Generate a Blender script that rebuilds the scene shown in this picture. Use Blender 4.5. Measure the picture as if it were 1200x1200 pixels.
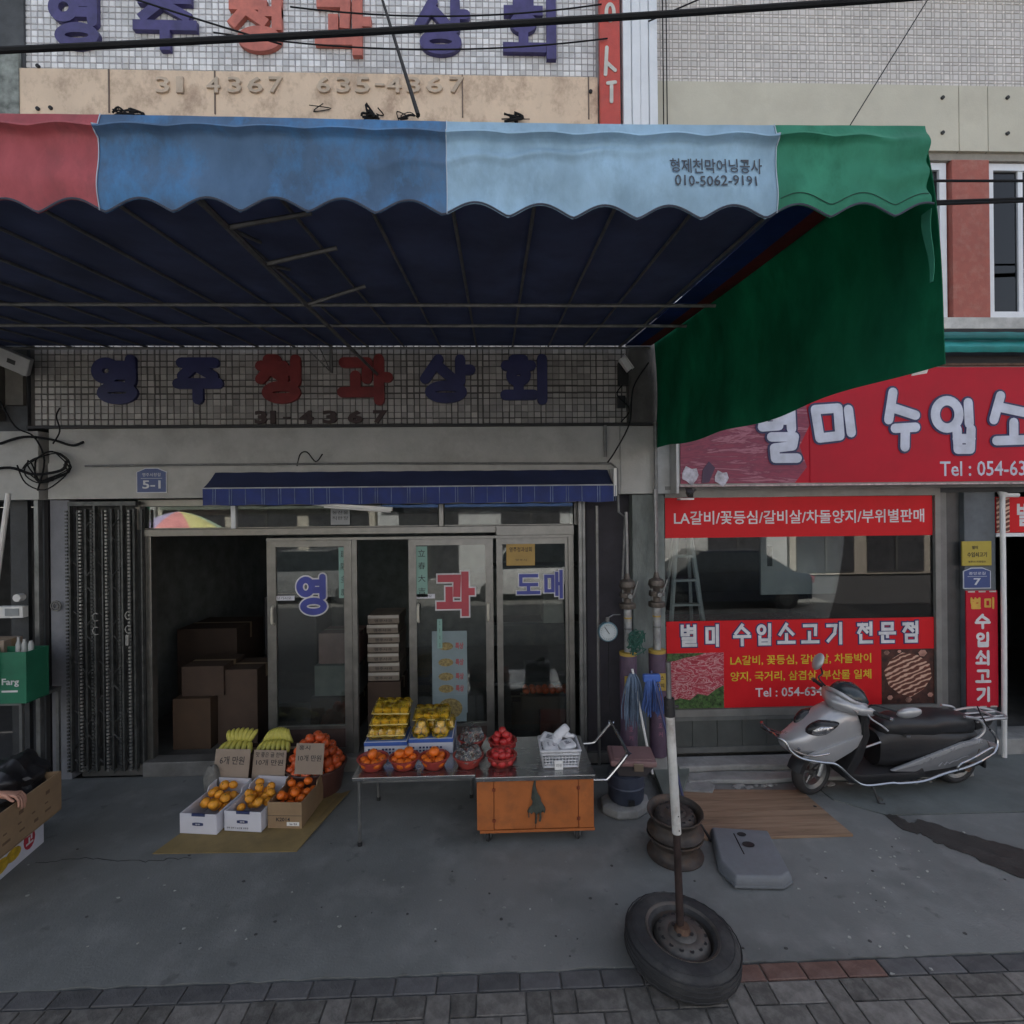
import bpy, bmesh, math, random
from mathutils import Vector, Matrix
R = math.radians
PI = math.pi
rng = random.Random(7)
SC = bpy.context.scene
COL = SC.collection
for _o in list(bpy.data.objects):
    bpy.data.objects.remove(_o)

# ---------------------------------------------------------------- camera
YAW, ROLL, F0, CAMZ = R(1.8), R(0.6), 600.0, 2.5
cd = bpy.data.cameras.new('street_camera')
cd.sensor_width = 36.0
cd.lens = 18.0                      # 90 degrees across
cd.clip_start = 0.02
cd.clip_end = 500
cam = bpy.data.objects.new('street_camera', cd)
COL.objects.link(cam)
cam.matrix_world = (Matrix.Translation((0, 0, CAMZ)) @ Matrix.Rotation(-YAW, 4, 'Z')
                    @ Matrix.Rotation(PI / 2, 4, 'X') @ Matrix.Rotation(-ROLL, 4, 'Z'))
SC.camera = cam

# ---------------------------------------------------------------- sky and sun
SUN_EL, SUN_AZ = R(47), R(14)       # the sun stands behind these shops: their fronts are in open shade
world = bpy.data.worlds.new('World')
SC.world = world
world.use_nodes = True
wn = world.node_tree
sky = wn.nodes.new('ShaderNodeTexSky')
sky.sky_type = 'NISHITA'
sky.sun_disc = False
sky.sun_elevation = SUN_EL
sky.sun_rotation = SUN_AZ
sky.air_density = 1.0
sky.dust_density = 5.0
sky.ozone_density = 1.0
hs = wn.nodes.new('ShaderNodeHueSaturation')      # a milky, hazy sky
hs.inputs['Saturation'].default_value = 0.58
wn.links.new(sky.outputs[0], hs.inputs['Color'])
wn.links.new(hs.outputs[0], wn.nodes['Background'].inputs[0])
wn.nodes['Background'].inputs[1].default_value = 0.10
sl = bpy.data.lights.new('sun', 'SUN')
sl.energy = 4.0
sl.angle = R(0.6)
sl.color = (1.0, 0.95, 0.88)
sun = bpy.data.objects.new('sun', sl)
COL.objects.link(sun)
sd = Vector((math.sin(SUN_AZ) * math.cos(SUN_EL), math.cos(SUN_AZ) * math.cos(SUN_EL), math.sin(SUN_EL)))
sun.rotation_euler = sd.to_track_quat('Z', 'Y').to_euler()
sun.location = (0, 0, 20)
SC.view_settings.view_transform = 'Standard'
SC.view_settings.look = 'None'
SC.view_settings.gamma = 1
SC.view_settings.use_curve_mapping = False
SC.view_settings.exposure = 1.78
SC.render.engine = 'CYCLES'
SC.cycles.max_bounces = 7
SC.cycles.diffuse_bounces = 4
SC.cycles.glossy_bounces = 3
SC.cycles.transparent_max_bounces = 12
SC.cycles.caustics_reflective = False
SC.cycles.caustics_refractive = False


# ---------------------------------------------------------------- reading places off the photograph
def ray(px, py):
    u, v = (px - 600) / F0, (600 - py) / F0
    rt = Vector((math.cos(YAW), -math.sin(YAW), 0))
    up = Vector((0, 0, 1))
    r_ = rt * math.cos(ROLL) - up * math.sin(ROLL)
    u_ = up * math.cos(ROLL) + rt * math.sin(ROLL)
    return r_ * u + u_ * v + Vector((math.sin(YAW), math.cos(YAW), 0))


def at(px, py, Y):
    d = ray(px, py)
    d = d * (Y / d.y)
    return Vector((d.x, Y, CAMZ + d.z))


def gp(px, py, z=0.0):
    d = ray(px, py)
    d = d * ((z - CAMZ) / d.z)
    return Vector((d.x, d.y, z))


# ---------------------------------------------------------------- materials
_M = {}


def mat(name, col, rough=0.6, metal=0.0, var=0.18, scale=5.0, bump=0.15, bscale=60.0, rnd=0.0,
        spec=0.5, trans=0.0, stretch=(1, 1, 1), dirt=None, dirt_amt=0.5, dscale=2.2, coat=0.0):
    if name in _M:
        return _M[name]
    m = bpy.data.materials.new(name)
    m.use_nodes = True
    nt = m.node_tree
    N, L = nt.nodes, nt.links
    b = N['Principled BSDF']
    b.inputs['Metallic'].default_value = metal
    b.inputs['Specular IOR Level'].default_value = spec
    if coat:
        b.inputs['Coat Weight'].default_value = coat
        b.inputs['Coat Roughness'].default_value = 0.12
    tc = N.new('ShaderNodeTexCoord')
    mp = N.new('ShaderNodeMapping')
    mp.inputs['Scale'].default_value = stretch
    L.new(tc.outputs['Object'], mp.inputs['Vector'])
    n1 = N.new('ShaderNodeTexNoise')
    n1.inputs['Scale'].default_value = scale
    n1.inputs['Detail'].default_value = 7
    n1.inputs['Roughness'].default_value = 0.62
    L.new(mp.outputs[0], n1.inputs['Vector'])
    mr = N.new('ShaderNodeMapRange')
    mr.inputs['From Min'].default_value = 0.3
    mr.inputs['From Max'].default_value = 0.7
    mr.inputs['To Min'].default_value = 1 - var * 1.3
    mr.inputs['To Max'].default_value = 1 + var
    L.new(n1.outputs['Fac'], mr.inputs['Value'])
    last = mr.outputs[0]
    if rnd:
        oi = N.new('ShaderNodeObjectInfo')
        m2 = N.new('ShaderNodeMapRange')
        m2.inputs['To Min'].default_value = 1 - rnd
        m2.inputs['To Max'].default_value = 1 + rnd
        L.new(oi.outputs['Random'], m2.inputs['Value'])
        mu = N.new('ShaderNodeMath')
        mu.operation = 'MULTIPLY'
        L.new(last, mu.inputs[0])
        L.new(m2.outputs[0], mu.inputs[1])
        last = mu.outputs[0]
    hv = N.new('ShaderNodeVectorMath')
    hv.operation = 'SCALE'
    hv.inputs[0].default_value = col
    L.new(last, hv.inputs['Scale'])
    colout = hv.outputs[0]
    if dirt:
        n3 = N.new('ShaderNodeTexNoise')
        n3.inputs['Scale'].default_value = dscale
        n3.inputs['Detail'].default_value = 9
        n3.inputs['Roughness'].default_value = 0.7
        L.new(mp.outputs[0], n3.inputs['Vector'])
        r3 = N.new('ShaderNodeMapRange')
        r3.inputs['From Min'].default_value = 0.48
        r3.inputs['From Max'].default_value = 0.66
        r3.inputs['To Max'].default_value = dirt_amt
        L.new(n3.outputs['Fac'], r3.inputs['Value'])
        mx = N.new('ShaderNodeMix')
        mx.data_type = 'RGBA'
        L.new(r3.outputs[0], mx.inputs['Factor'])
        L.new(colout, mx.inputs['A'])
        mx.inputs['B'].default_value = (*dirt, 1)
        colout = mx.outputs['Result']
    L.new(colout, b.inputs['Base Color'])
    mr2 = N.new('ShaderNodeMapRange')
    mr2.inputs['To Min'].default_value = max(0.03, rough - 0.14)
    mr2.inputs['To Max'].default_value = min(1.0, rough + 0.14)
    L.new(n1.outputs['Fac'], mr2.inputs['Value'])
    L.new(mr2.outputs[0], b.inputs['Roughness'])
    if bump:
        n2 = N.new('ShaderNodeTexNoise')
        n2.inputs['Scale'].default_value = bscale
        n2.inputs['Detail'].default_value = 5
        L.new(mp.outputs[0], n2.inputs['Vector'])
        bp = N.new('ShaderNodeBump')
        bp.inputs['Strength'].default_value = bump
        bp.inputs['Distance'].default_value = 0.01
        L.new(n2.outputs['Fac'], bp.inputs['Height'])
        L.new(bp.outputs[0], b.inputs['Normal'])
    if trans:
        tr = N.new('ShaderNodeBsdfTranslucent')
        L.new(colout, tr.inputs['Color'])
        ms = N.new('ShaderNodeMixShader')
        ms.inputs[0].default_value = trans
        L.new(b.outputs[0], ms.inputs[1])
        L.new(tr.outputs[0], ms.inputs[2])
        L.new(ms.outputs[0], N['Material Output'].inputs['Surface'])
    _M[name] = m
    return m


def glass(name, tint=(0.8, 0.85, 0.84), ior=1.5, haze=0.0, film=(0.35, 0.36, 0.35)):
    if name in _M:
        return _M[name]
    m = bpy.data.materials.new(name)
    m.use_nodes = True
    nt = m.node_tree
    N, L = nt.nodes, nt.links
    N.remove(N['Principled BSDF'])
    t = N.new('ShaderNodeBsdfTransparent')
    t.inputs[0].default_value = (*tint, 1)
    g = N.new('ShaderNodeBsdfGlossy')
    g.inputs['Roughness'].default_value = 0.015
    fr = N.new('ShaderNodeFresnel')
    fr.inputs['IOR'].default_value = ior
    mx = N.new('ShaderNodeMixShader')
    L.new(fr.outputs[0], mx.inputs[0])
    L.new(t.outputs[0], mx.inputs[1])
    L.new(g.outputs[0], mx.inputs[2])
    out = mx.outputs[0]
    if haze:      # a film of dust on the pane
        d = N.new('ShaderNodeBsdfDiffuse')
        d.inputs[0].default_value = (*film, 1)
        no = N.new('ShaderNodeTexNoise')
        no.inputs['Scale'].default_value = 4
        no.inputs['Detail'].default_value = 6
        mr = N.new('ShaderNodeMapRange')
        mr.inputs['From Min'].default_value = 0.35
        mr.inputs['From Max'].default_value = 0.7
        mr.inputs['To Max'].default_value = haze
        L.new(no.outputs['Fac'], mr.inputs['Value'])
        m2 = N.new('ShaderNodeMixShader')
        L.new(mr.outputs[0], m2.inputs[0])
        L.new(out, m2.inputs[1])
        L.new(d.outputs[0], m2.inputs[2])
        out = m2.outputs[0]
    L.new(out, N['Material Output'].inputs['Surface'])
    _M[name] = m
    return m


def ramp_mat(name, kind, stops, scale=8.0, stretch=(1, 1, 1), dist=2.0, rough=0.5, bump=0.2):
    """wave / noise pattern between several colours: meat prints, wood grain, cloth"""
    if name in _M:
        return _M[name]
    m = bpy.data.materials.new(name)
    m.use_nodes = True
    nt = m.node_tree
    N, L = nt.nodes, nt.links
    b = N['Principled BSDF']
    b.inputs['Roughness'].default_value = rough
    tc = N.new('ShaderNodeTexCoord')
    mp = N.new('ShaderNodeMapping')
    mp.inputs['Scale'].default_value = stretch
    L.new(tc.outputs['Object'], mp.inputs['Vector'])
    if kind == 'wave':
        t = N.new('ShaderNodeTexWave')
        t.bands_direction = 'DIAGONAL'
        t.inputs['Distortion'].default_value = dist
        t.inputs['Detail'].default_value = 4
        t.inputs['Detail Scale'].default_value = 1.6
    elif kind == 'wavez':
        t = N.new('ShaderNodeTexWave')
        t.bands_direction = 'Y'
        t.inputs['Distortion'].default_value = dist
        t.inputs['Detail'].default_value = 4
    else:
        t = N.new('ShaderNodeTexNoise')
        t.inputs['Detail'].default_value = 8
        t.inputs['Roughness'].default_value = 0.65
        t.inputs['Distortion'].default_value = dist
    t.inputs['Scale'].default_value = scale
    L.new(mp.outputs[0], t.inputs['Vector'])
    cr = N.new('ShaderNodeValToRGB')
    e = cr.color_ramp.elements
    e[0].position, e[0].color = stops[0][0], (*stops[0][1], 1)
    e[1].position, e[1].color = stops[-1][0], (*stops[-1][1], 1)
    for p, c in stops[1:-1]:
        k = e.new(p)
        k.color = (*c, 1)
    L.new(t.outputs['Fac'], cr.inputs[0])
    L.new(cr.outputs[0], b.inputs['Base Color'])
    if bump:
        bp = N.new('ShaderNodeBump')
        bp.inputs['Strength'].default_value = bump
        bp.inputs['Distance'].default_value = 0.003
        L.new(t.outputs['Fac'], bp.inputs['Height'])
        L.new(bp.outputs[0], b.inputs['Normal'])
    _M[name] = m
    return m


# ---------------------------------------------------------------- objects
_ORG = {}


def thing(name, label, cat, loc=(0, 0, 0), rotz=0.0, group=None, rot=None):
    o = bpy.data.objects.new(name, None)
    COL.objects.link(o)
    o.location = loc
    o.rotation_euler = rot or (0, 0, rotz)
    o.empty_display_size = 0.1
    o['label'] = label
    o['category'] = cat
    if group:
        o['group'] = group
    _ORG[o] = Matrix.Translation(loc) @ o.rotation_euler.to_matrix().to_4x4()
    return o


def obj(name, bm, m, parent=None, smooth=False, bevel=0.0, seg=2, local=False, label=None, sharp=35):
    """link a bmesh as one object.  Vertices are in world space unless local is set."""
    if bevel:
        es = [e for e in bm.edges if len(e.link_faces) == 2 and e.calc_face_angle(0) > R(30)]
        if es:
            bmesh.ops.bevel(bm, geom=es, offset=bevel, segments=seg, affect='EDGES', profile=0.6,
                            clamp_overlap=True)
    me = bpy.data.meshes.new(name)
    bm.normal_update()
    bm.to_mesh(me)
    bm.free()
    return link(name, me, m, parent, smooth, local, label, sharp)


def link(name, me, m, parent=None, smooth=False, local=False, label=None, sharp=35):
    for k in (m if isinstance(m, (list, tuple)) else [m]):
        me.materials.append(k)
    if smooth:
        for p in me.polygons:
            p.use_smooth = True
        me.set_sharp_from_angle(angle=R(sharp))
    o = bpy.data.objects.new(name, me)
    COL.objects.link(o)
    if parent is not None:
        M = _ORG[parent]
        if not local:
            me.transform(M.inverted())
        o.parent = parent
        _ORG[o] = M
    elif not local and len(me.vertices):
        xs = [v.co.x for v in me.vertices]
        ys = [v.co.y for v in me.vertices]
        c = Vector(((min(xs) + max(xs)) / 2, (min(ys) + max(ys)) / 2, min(v.co.z for v in me.vertices)))
        me.transform(Matrix.Translation(-c))
        o.location = c
        _ORG[o] = Matrix.Translation(c)
    else:
        _ORG[o] = Matrix.Identity(4)
    if label:
        o['label'] = label
    return o


def tag(o, label, cat, group=None):
    o['label'] = label
    o['category'] = cat
    if group:
        o['group'] = group
    return o


def structure(o):
    o['kind'] = 'structure'
    return o


def stuff(o):
    o['kind'] = 'stuff'
    return o


def copy_tree(o, parent=None, loc=None, rotz=None, label=None, rot=None):
    c = o.copy()
    COL.objects.link(c)
    if parent is not None:
        c.parent = parent
    if loc is not None:
        c.location = loc
    if rotz is not None:
        c.rotation_euler = (0, 0, rotz)
    if rot is not None:
        c.rotation_euler = rot
    if label:
        c['label'] = label
    _ORG[c] = Matrix.Translation(c.location) @ c.rotation_euler.to_matrix().to_4x4() if parent is None else _ORG[parent]
    for ch in list(o.children):
        copy_tree(ch, c)
    return c


# ---------------------------------------------------------------- shapes
def B():
    return bmesh.new()


def box(bm, x0, x1, y0, y1, z0, z1, M=None):
    vs = [bm.verts.new((x, y, z)) for x in (x0, x1) for y in (y0, y1) for z in (z0, z1)]
    for f in ((0, 1, 3, 2), (4, 6, 7, 5), (0, 4, 5, 1), (2, 3, 7, 6), (0, 2, 6, 4), (1, 5, 7, 3)):
        bm.faces.new([vs[i] for i in f])
    if M is not None:
        for v in vs:
            v.co = M @ v.co
    return vs


def bx(x0, x1, y0, y1, z0, z1, M=None):
    bm = B()
    box(bm, x0, x1, y0, y1, z0, z1, M)
    bmesh.ops.recalc_face_normals(bm, faces=bm.faces)
    return bm


def prism(bm, pts, d0, d1, axis='y', M=None):
    """extrude a 2D outline.  axis y: pts are (x, z); axis z: (x, y); axis x: (y, z)"""
    def P(a, b, d):
        return {'y': (a, d, b), 'z': (a, b, d), 'x': (d, a, b)}[axis]
    A = [bm.verts.new(P(a, b, d0)) for a, b in pts]
    C = [bm.verts.new(P(a, b, d1)) for a, b in pts]
    n = len(pts)
    fs = [bm.faces.new(A), bm.faces.new(C[::-1])]
    for i in range(n):
        fs.append(bm.faces.new((A[i], C[i], C[(i + 1) % n], A[(i + 1) % n])))
    if M is not None:
        for v in A + C:
            v.co = M @ v.co
    bmesh.ops.recalc_face_normals(bm, faces=fs)


def cyl(bm, p, q, r0, r1=None, n=16, cap=True):
    tube(bm, [p, q], [r0, r0 if r1 is None else r1], n, cap)


def tube(bm, pts, rad, n=8, cap=True):
    pts = [Vector(p) for p in pts]
    if not isinstance(rad, (list, tuple)):
        rad = [rad] * len(pts)
    up = Vector((0, 0, 1))
    rings = []
    pu = None
    for i, p in enumerate(pts):
        a = pts[max(0, i - 1)]
        c = pts[min(len(pts) - 1, i + 1)]
        t = (c - a).normalized()
        if pu is None:
            u = t.cross(up)
            if u.length < 0.05:
                u = t.cross(Vector((1, 0, 0)))
        else:
            u = pu - t * pu.dot(t)
        u.normalize()
        pu = u
        w = t.cross(u)
        k = 1.0
        if 0 < i < len(pts) - 1:
            co = (p - a).normalized().dot((c - p).normalized())
            k = 1 / max(0.5, math.sqrt(max(0.05, (1 + co) / 2)))
        rings.append([bm.verts.new(p + (u * math.cos(2 * PI * j / n) + w * math.sin(2 * PI * j / n)) * rad[i] * k)
                      for j in range(n)])
    fs = []
    for a, c in zip(rings, rings[1:]):
        for j in range(n):
            fs.append(bm.faces.new((a[j], a[(j + 1) % n], c[(j + 1) % n], c[j])))
    if cap:
        fs.append(bm.faces.new(rings[0][::-1]))
        fs.append(bm.faces.new(rings[-1]))
    bmesh.ops.recalc_face_normals(bm, faces=fs)


def lathe(bm, prof, n=24, M=None, close=False):
    """prof: (r, z) pairs turned about z"""
    rings = []
    for r, z in prof:
        if r < 1e-5:
            rings.append([bm.verts.new((0, 0, z))])
        else:
            rings.append([bm.verts.new((r * math.cos(2 * PI * j / n), r * math.sin(2 * PI * j / n), z)) for j in range(n)])
    pairs = list(zip(rings, rings[1:]))
    if close:
        pairs.append((rings[-1], rings[0]))
    fs = []
    for a, c in pairs:
        for j in range(n):
            k = (j + 1) % n
            if len(a) == 1 and len(c) == 1:
                continue
            if len(a) == 1:
                fs.append(bm.faces.new((a[0], c[k], c[j])))
            elif len(c) == 1:
                fs.append(bm.faces.new((a[j], a[k], c[0])))
            else:
                fs.append(bm.faces.new((a[j], a[k], c[k], c[j])))
    if M is not None:
        for rg in rings:
            for v in rg:
                v.co = M @ v.co
    bmesh.ops.recalc_face_normals(bm, faces=fs)


def loft(bm, rings, cap=True, closed=True):
    R_ = [[bm.verts.new(p) for p in rg] for rg in rings]
    fs = []
    n = len(R_[0])
    for a, c in zip(R_, R_[1:]):
        for j in range(n if closed else n - 1):
            fs.append(bm.faces.new((a[j], a[(j + 1) % n], c[(j + 1) % n], c[j])))
    if cap and closed:
        fs.append(bm.faces.new(R_[0][::-1]))
        fs.append(bm.faces.new(R_[-1]))
    bmesh.ops.recalc_face_normals(bm, faces=fs)


def grid(bm, nu, nv, fn, thick=0.0):
    """sheet from fn(u, v); with thickness it becomes a closed slab"""
    V = [[bm.verts.new(fn(i / nu, j / nv)) for j in range(nv + 1)] for i in range(nu + 1)]
    fs = []
    for i in range(nu):
        for j in range(nv):
            fs.append(bm.faces.new((V[i][j], V[i + 1][j], V[i + 1][j + 1], V[i][j + 1])))
    if thick:
        bm.normal_update()
        bmesh.ops.solidify(bm, geom=fs, thickness=thick)
    return V


def catenary(p, q, sag, n=16):
    p, q = Vector(p), Vector(q)
    return [p.lerp(q, i / n) - Vector((0, 0, sag * 4 * (i / n) * (1 - i / n))) for i in range(n + 1)]


def smooth_path(pts, k=5):
    """Catmull-Rom through the points"""
    P = [Vector(p) for p in pts]
    out = []
    for i in range(len(P) - 1):
        a, b_, c, d = P[max(0, i - 1)], P[i], P[i + 1], P[min(len(P) - 1, i + 2)]
        for j in range(k):
            t = j / k
            out.append(0.5 * ((2 * b_) + (c - a) * t + (2 * a - 5 * b_ + 4 * c - d) * t * t + (-a + 3 * b_ - 3 * c + d) * t ** 3))
    out.append(P[-1])
    return out


# ---------------------------------------------------------------- writing
def text_mesh(s, off=0.0, ext=0.0, res=2):
    c = bpy.data.curves.new('lettering', 'FONT')
    c.body = s
    c.size = 1
    c.offset = off
    c.extrude = ext
    c.resolution_u = res
    o = bpy.data.objects.new('lettering', c)
    COL.objects.link(o)
    dg = bpy.context.evaluated_depsgraph_get()
    me = bpy.data.meshes.new_from_object(o.evaluated_get(dg))
    bpy.data.objects.remove(o)
    bpy.data.curves.remove(c)
    return me


def text(s, x0, x1, z0, z1, Y, m, parent, off=0.0, depth=0.002, M=None, name='lettering', label=None):
    """lettering fitted into the box x0..x1, z0..z1; its front lies at Y, facing -Y; M maps (x, y, z) on"""
    me = text_mesh(s, off, 0.5)
    co = [v.co for v in me.vertices]
    a0, a1 = min(c.x for c in co), max(c.x for c in co)
    b0, b1 = min(c.y for c in co), max(c.y for c in co)
    for v in me.vertices:
        x, y, z = v.co
        p = Vector((x0 + (x - a0) / (a1 - a0) * (x1 - x0), Y + (0.5 - z) * depth, z0 + (y - b0) / (b1 - b0) * (z1 - z0)))
        v.co = (M @ p) if M is not None else p
    return link(name, me, m, parent, False, False, label)


GL = {
    '영': ['o.3,.73,.2,.19', '.85,.99 .85,.46', '.5,.84 .85,.84', '.52,.64 .85,.64', 'o.55,.2,.33,.15'],
    '주': ['.12,.92 .88,.92', '.5,.92 .14,.6', '.52,.8 .86,.6', '.03,.42 .97,.42', '.5,.42 .5,.04'],
    '청': ['.24,.99 .42,.99', '.06,.84 .6,.84', '.34,.84 .06,.52', '.36,.7 .6,.54', '.88,.99 .88,.46', '.62,.72 .88,.72', 'o.54,.2,.33,.15'],
    '과': ['.06,.92 .56,.92 .54,.52', '.3,.6 .3,.24', '.02,.2 .64,.2', '.8,1 .8,.0', '.8,.56 .99,.56'],
    '상': ['.33,.99 .05,.52', '.35,.8 .6,.54', '.78,.99 .78,.46', '.78,.74 .99,.74', 'o.48,.2,.33,.15'],
    '회': ['.22,.98 .44,.98', '.04,.84 .62,.84', 'o.33,.6,.17,.11', '.33,.45 .33,.18', '.02,.12 .68,.12', '.88,1 .88,.0'],
    '도': ['.9,.94 .12,.94 .12,.5 .9,.5', '.5,.5 .5,.12', '.0,.1 1,.1'],
    '매': ['.06,.82 .44,.82 .44,.24 .06,.24 .06,.82', '.66,.93 .66,.1', '.9,1 .9,.0', '.66,.52 .9,.52'],
    '별': ['.08,1 .08,.56', '.46,1 .46,.56', '.08,.8 .46,.8', '.08,.56 .46,.56', '.88,1 .88,.48', '.58,.86 .88,.86', '.58,.68 .88,.68',
          '.14,.37 .88,.37 .88,.2 .16,.2 .16,.02 .92,.02'],
    '미': ['.1,.86 .58,.86 .58,.16 .1,.16 .1,.86', '.88,1 .88,.0'],
    '수': ['.5,1 .08,.58', '.52,.86 .92,.58', '.0,.42 1,.42', '.5,.42 .5,.0'],
    '입': ['o.32,.75,.22,.2', '.86,1 .86,.46', '.2,.38 .2,.02', '.84,.38 .84,.02', '.2,.22 .84,.22', '.2,.02 .84,.02'],
    '소': ['.5,1 .08,.5', '.52,.82 .92,.5', '.5,.48 .5,.1', '.0,.08 1,.08'],
    '고': ['.12,.92 .86,.92 .84,.46', '.44,.56 .44,.1', '.0,.08 1,.08'],
    '기': ['.08,.9 .58,.9 .5,.5 .1,.12', '.88,1 .88,.0'],
    '전': ['.05,.92 .6,.92', '.34,.92 .05,.52', '.36,.74 .62,.54', '.9,1 .9,.42', '.64,.74 .9,.74', '.18,.36 .18,.02 .92,.02'],
    '문': ['.18,.96 .84,.96 .84,.66 .18,.66 .18,.96', '.0,.46 1,.46', '.5,.46 .5,.28', '.16,.28 .16,.02 .9,.02'],
    '점': ['.05,.92 .6,.92', '.34,.92 .05,.55', '.36,.76 .62,.56', '.9,1 .9,.46', '.64,.76 .9,.76', '.2,.34 .86,.34 .86,.02 .2,.02 .2,.34'],
    '쇠': ['.35,1 .05,.52', '.37,.8 .66,.52', '.35,.48 .35,.14', '.02,.1 .68,.1', '.88,1 .88,.0'],
    # the soft hand-drawn look of the big meat sign
    'm': ['.1,.86 .62,.9 .66,.16 .2,.1 .1,.86', '.86,.86 .92,.24'],
    's': ['.22,1 .08,.5', '.2,.72 .92,.58', '.28,.34 .92,.36', '.6,.34 .58,.0'],
    't': ['.22,1 .06,.5', '.2,.76 .92,.62', '.52,.44 .52,.12', '.12,.06 .98,.08'],
    'i': ['o.34,.68,.27,.26', '.82,.9 .84,.5', '.56,.4 .58,.02', '.88,.4 .86,.02', '.56,.22 .88,.22', '.58,.02 .86,.02'],
    'b': ['.08,1 .12,.6', '.42,.98 .44,.62', '.1,.8 .44,.8', '.1,.6 .46,.62', '.72,1 .74,.56', '.46,.86 .72,.86', '.46,.72 .72,.72',
          '.3,.42 .8,.42 .76,.26 .36,.22 .38,.04 .86,.04'],
}


def glyph(ch, x0, x1, z0, z1, Y, hw, depth=0.02, square=False, M=None, bm=None, slant=0.0):
    """one chunky letter; strokes have half width hw (metres); front at Y, body behind it"""
    bm = bm or B()
    sx, sz = (x1 - x0) - 2 * hw, (z1 - z0) - 2 * hw
    k = 0

    def W(u, v):
        return Vector((x0 + hw + u * sx, z0 + hw + v * sz))
    for s in GL[ch]:
        if s[0] == 'o':
            cx, cz, rx, rz = map(float, s[1:].split(','))
            c = W(cx, cz)
            rx, rz = max(rx * sx, hw * 1.15), max(rz * sz, hw * 1.15)
            n = 28
            y0, y1 = Y + k * 0.0001, Y + k * 0.0001 + depth
            vs = []
            for j in range(n):
                a = 2 * PI * j / n
                ca, sa = math.cos(a), math.sin(a)
                o_, i_ = (c.x + (rx + hw) * ca, c.y + (rz + hw) * sa), (c.x + (rx - hw) * ca, c.y + (rz - hw) * sa)
                vs.append([bm.verts.new((o_[0], y0, o_[1])), bm.verts.new((i_[0], y0, i_[1])),
                           bm.verts.new((i_[0], y1, i_[1])), bm.verts.new((o_[0], y1, o_[1]))])
            fs = []
            for j in range(n):
                a, b_ = vs[j], vs[(j + 1) % n]
                for q in range(4):
                    fs.append(bm.faces.new((a[q], a[(q + 1) % 4], b_[(q + 1) % 4], b_[q])))
            if M is not None:
                for r_ in vs:
                    for v in r_:
                        v.co = M @ v.co
            bmesh.ops.recalc_face_normals(bm, faces=fs)
            k += 1
            continue
        pts = [W(*map(float, t.split(','))) for t in s.split()]
        for a, b_ in zip(pts, pts[1:]):
            d = (b_ - a).normalized()
            nrm = Vector((-d.y, d.x))
            if square:
                a2, b2 = a - d * hw, b_ + d * hw
                out = [a2 + nrm * hw, a2 - nrm * hw, b2 - nrm * hw, b2 + nrm * hw]
            else:
                out = []
                base = math.atan2(nrm.y, nrm.x)
                for j in range(7):
                    t = base + PI * j / 6
                    out.append(a + Vector((math.cos(t), math.sin(t))) * hw)
                for j in range(7):
                    t = base + PI + PI * j / 6
                    out.append(b_ + Vector((math.cos(t), math.sin(t))) * hw)
            prism(bm, [(p.x, p.y) for p in out], Y + k * 0.0001, Y + k * 0.0001 + depth, 'y', M)
            k += 1
    return bm


# ---------------------------------------------------------------- small pieces of wall
def tone_mat(name, col, rough=0.45, lo=0.75, hi=1.15, dirt=None):
    """like mat, but each little tile carries its own tone"""
    m = mat(name, col, rough, var=0.10, scale=1.6, bump=0.05, dirt=dirt, dirt_amt=0.55, dscale=1.3)
    nt = m.node_tree
    b = nt.nodes['Principled BSDF']
    lk = b.inputs['Base Color'].links[0]
    src = lk.from_socket
    a = nt.nodes.new('ShaderNodeAttribute')
    a.attribute_name = 'tone'
    r_ = nt.nodes.new('ShaderNodeMapRange')
    r_.inputs['To Min'].default_value = lo
    r_.inputs['To Max'].default_value = hi
    nt.links.new(a.outputs['Fac'], r_.inputs['Value'])
    s = nt.nodes.new('ShaderNodeVectorMath')
    s.operation = 'SCALE'
    nt.links.new(src, s.inputs[0])
    nt.links.new(r_.outputs[0], s.inputs['Scale'])
    nt.links.new(s.outputs[0], b.inputs['Base Color'])
    return m


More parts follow.
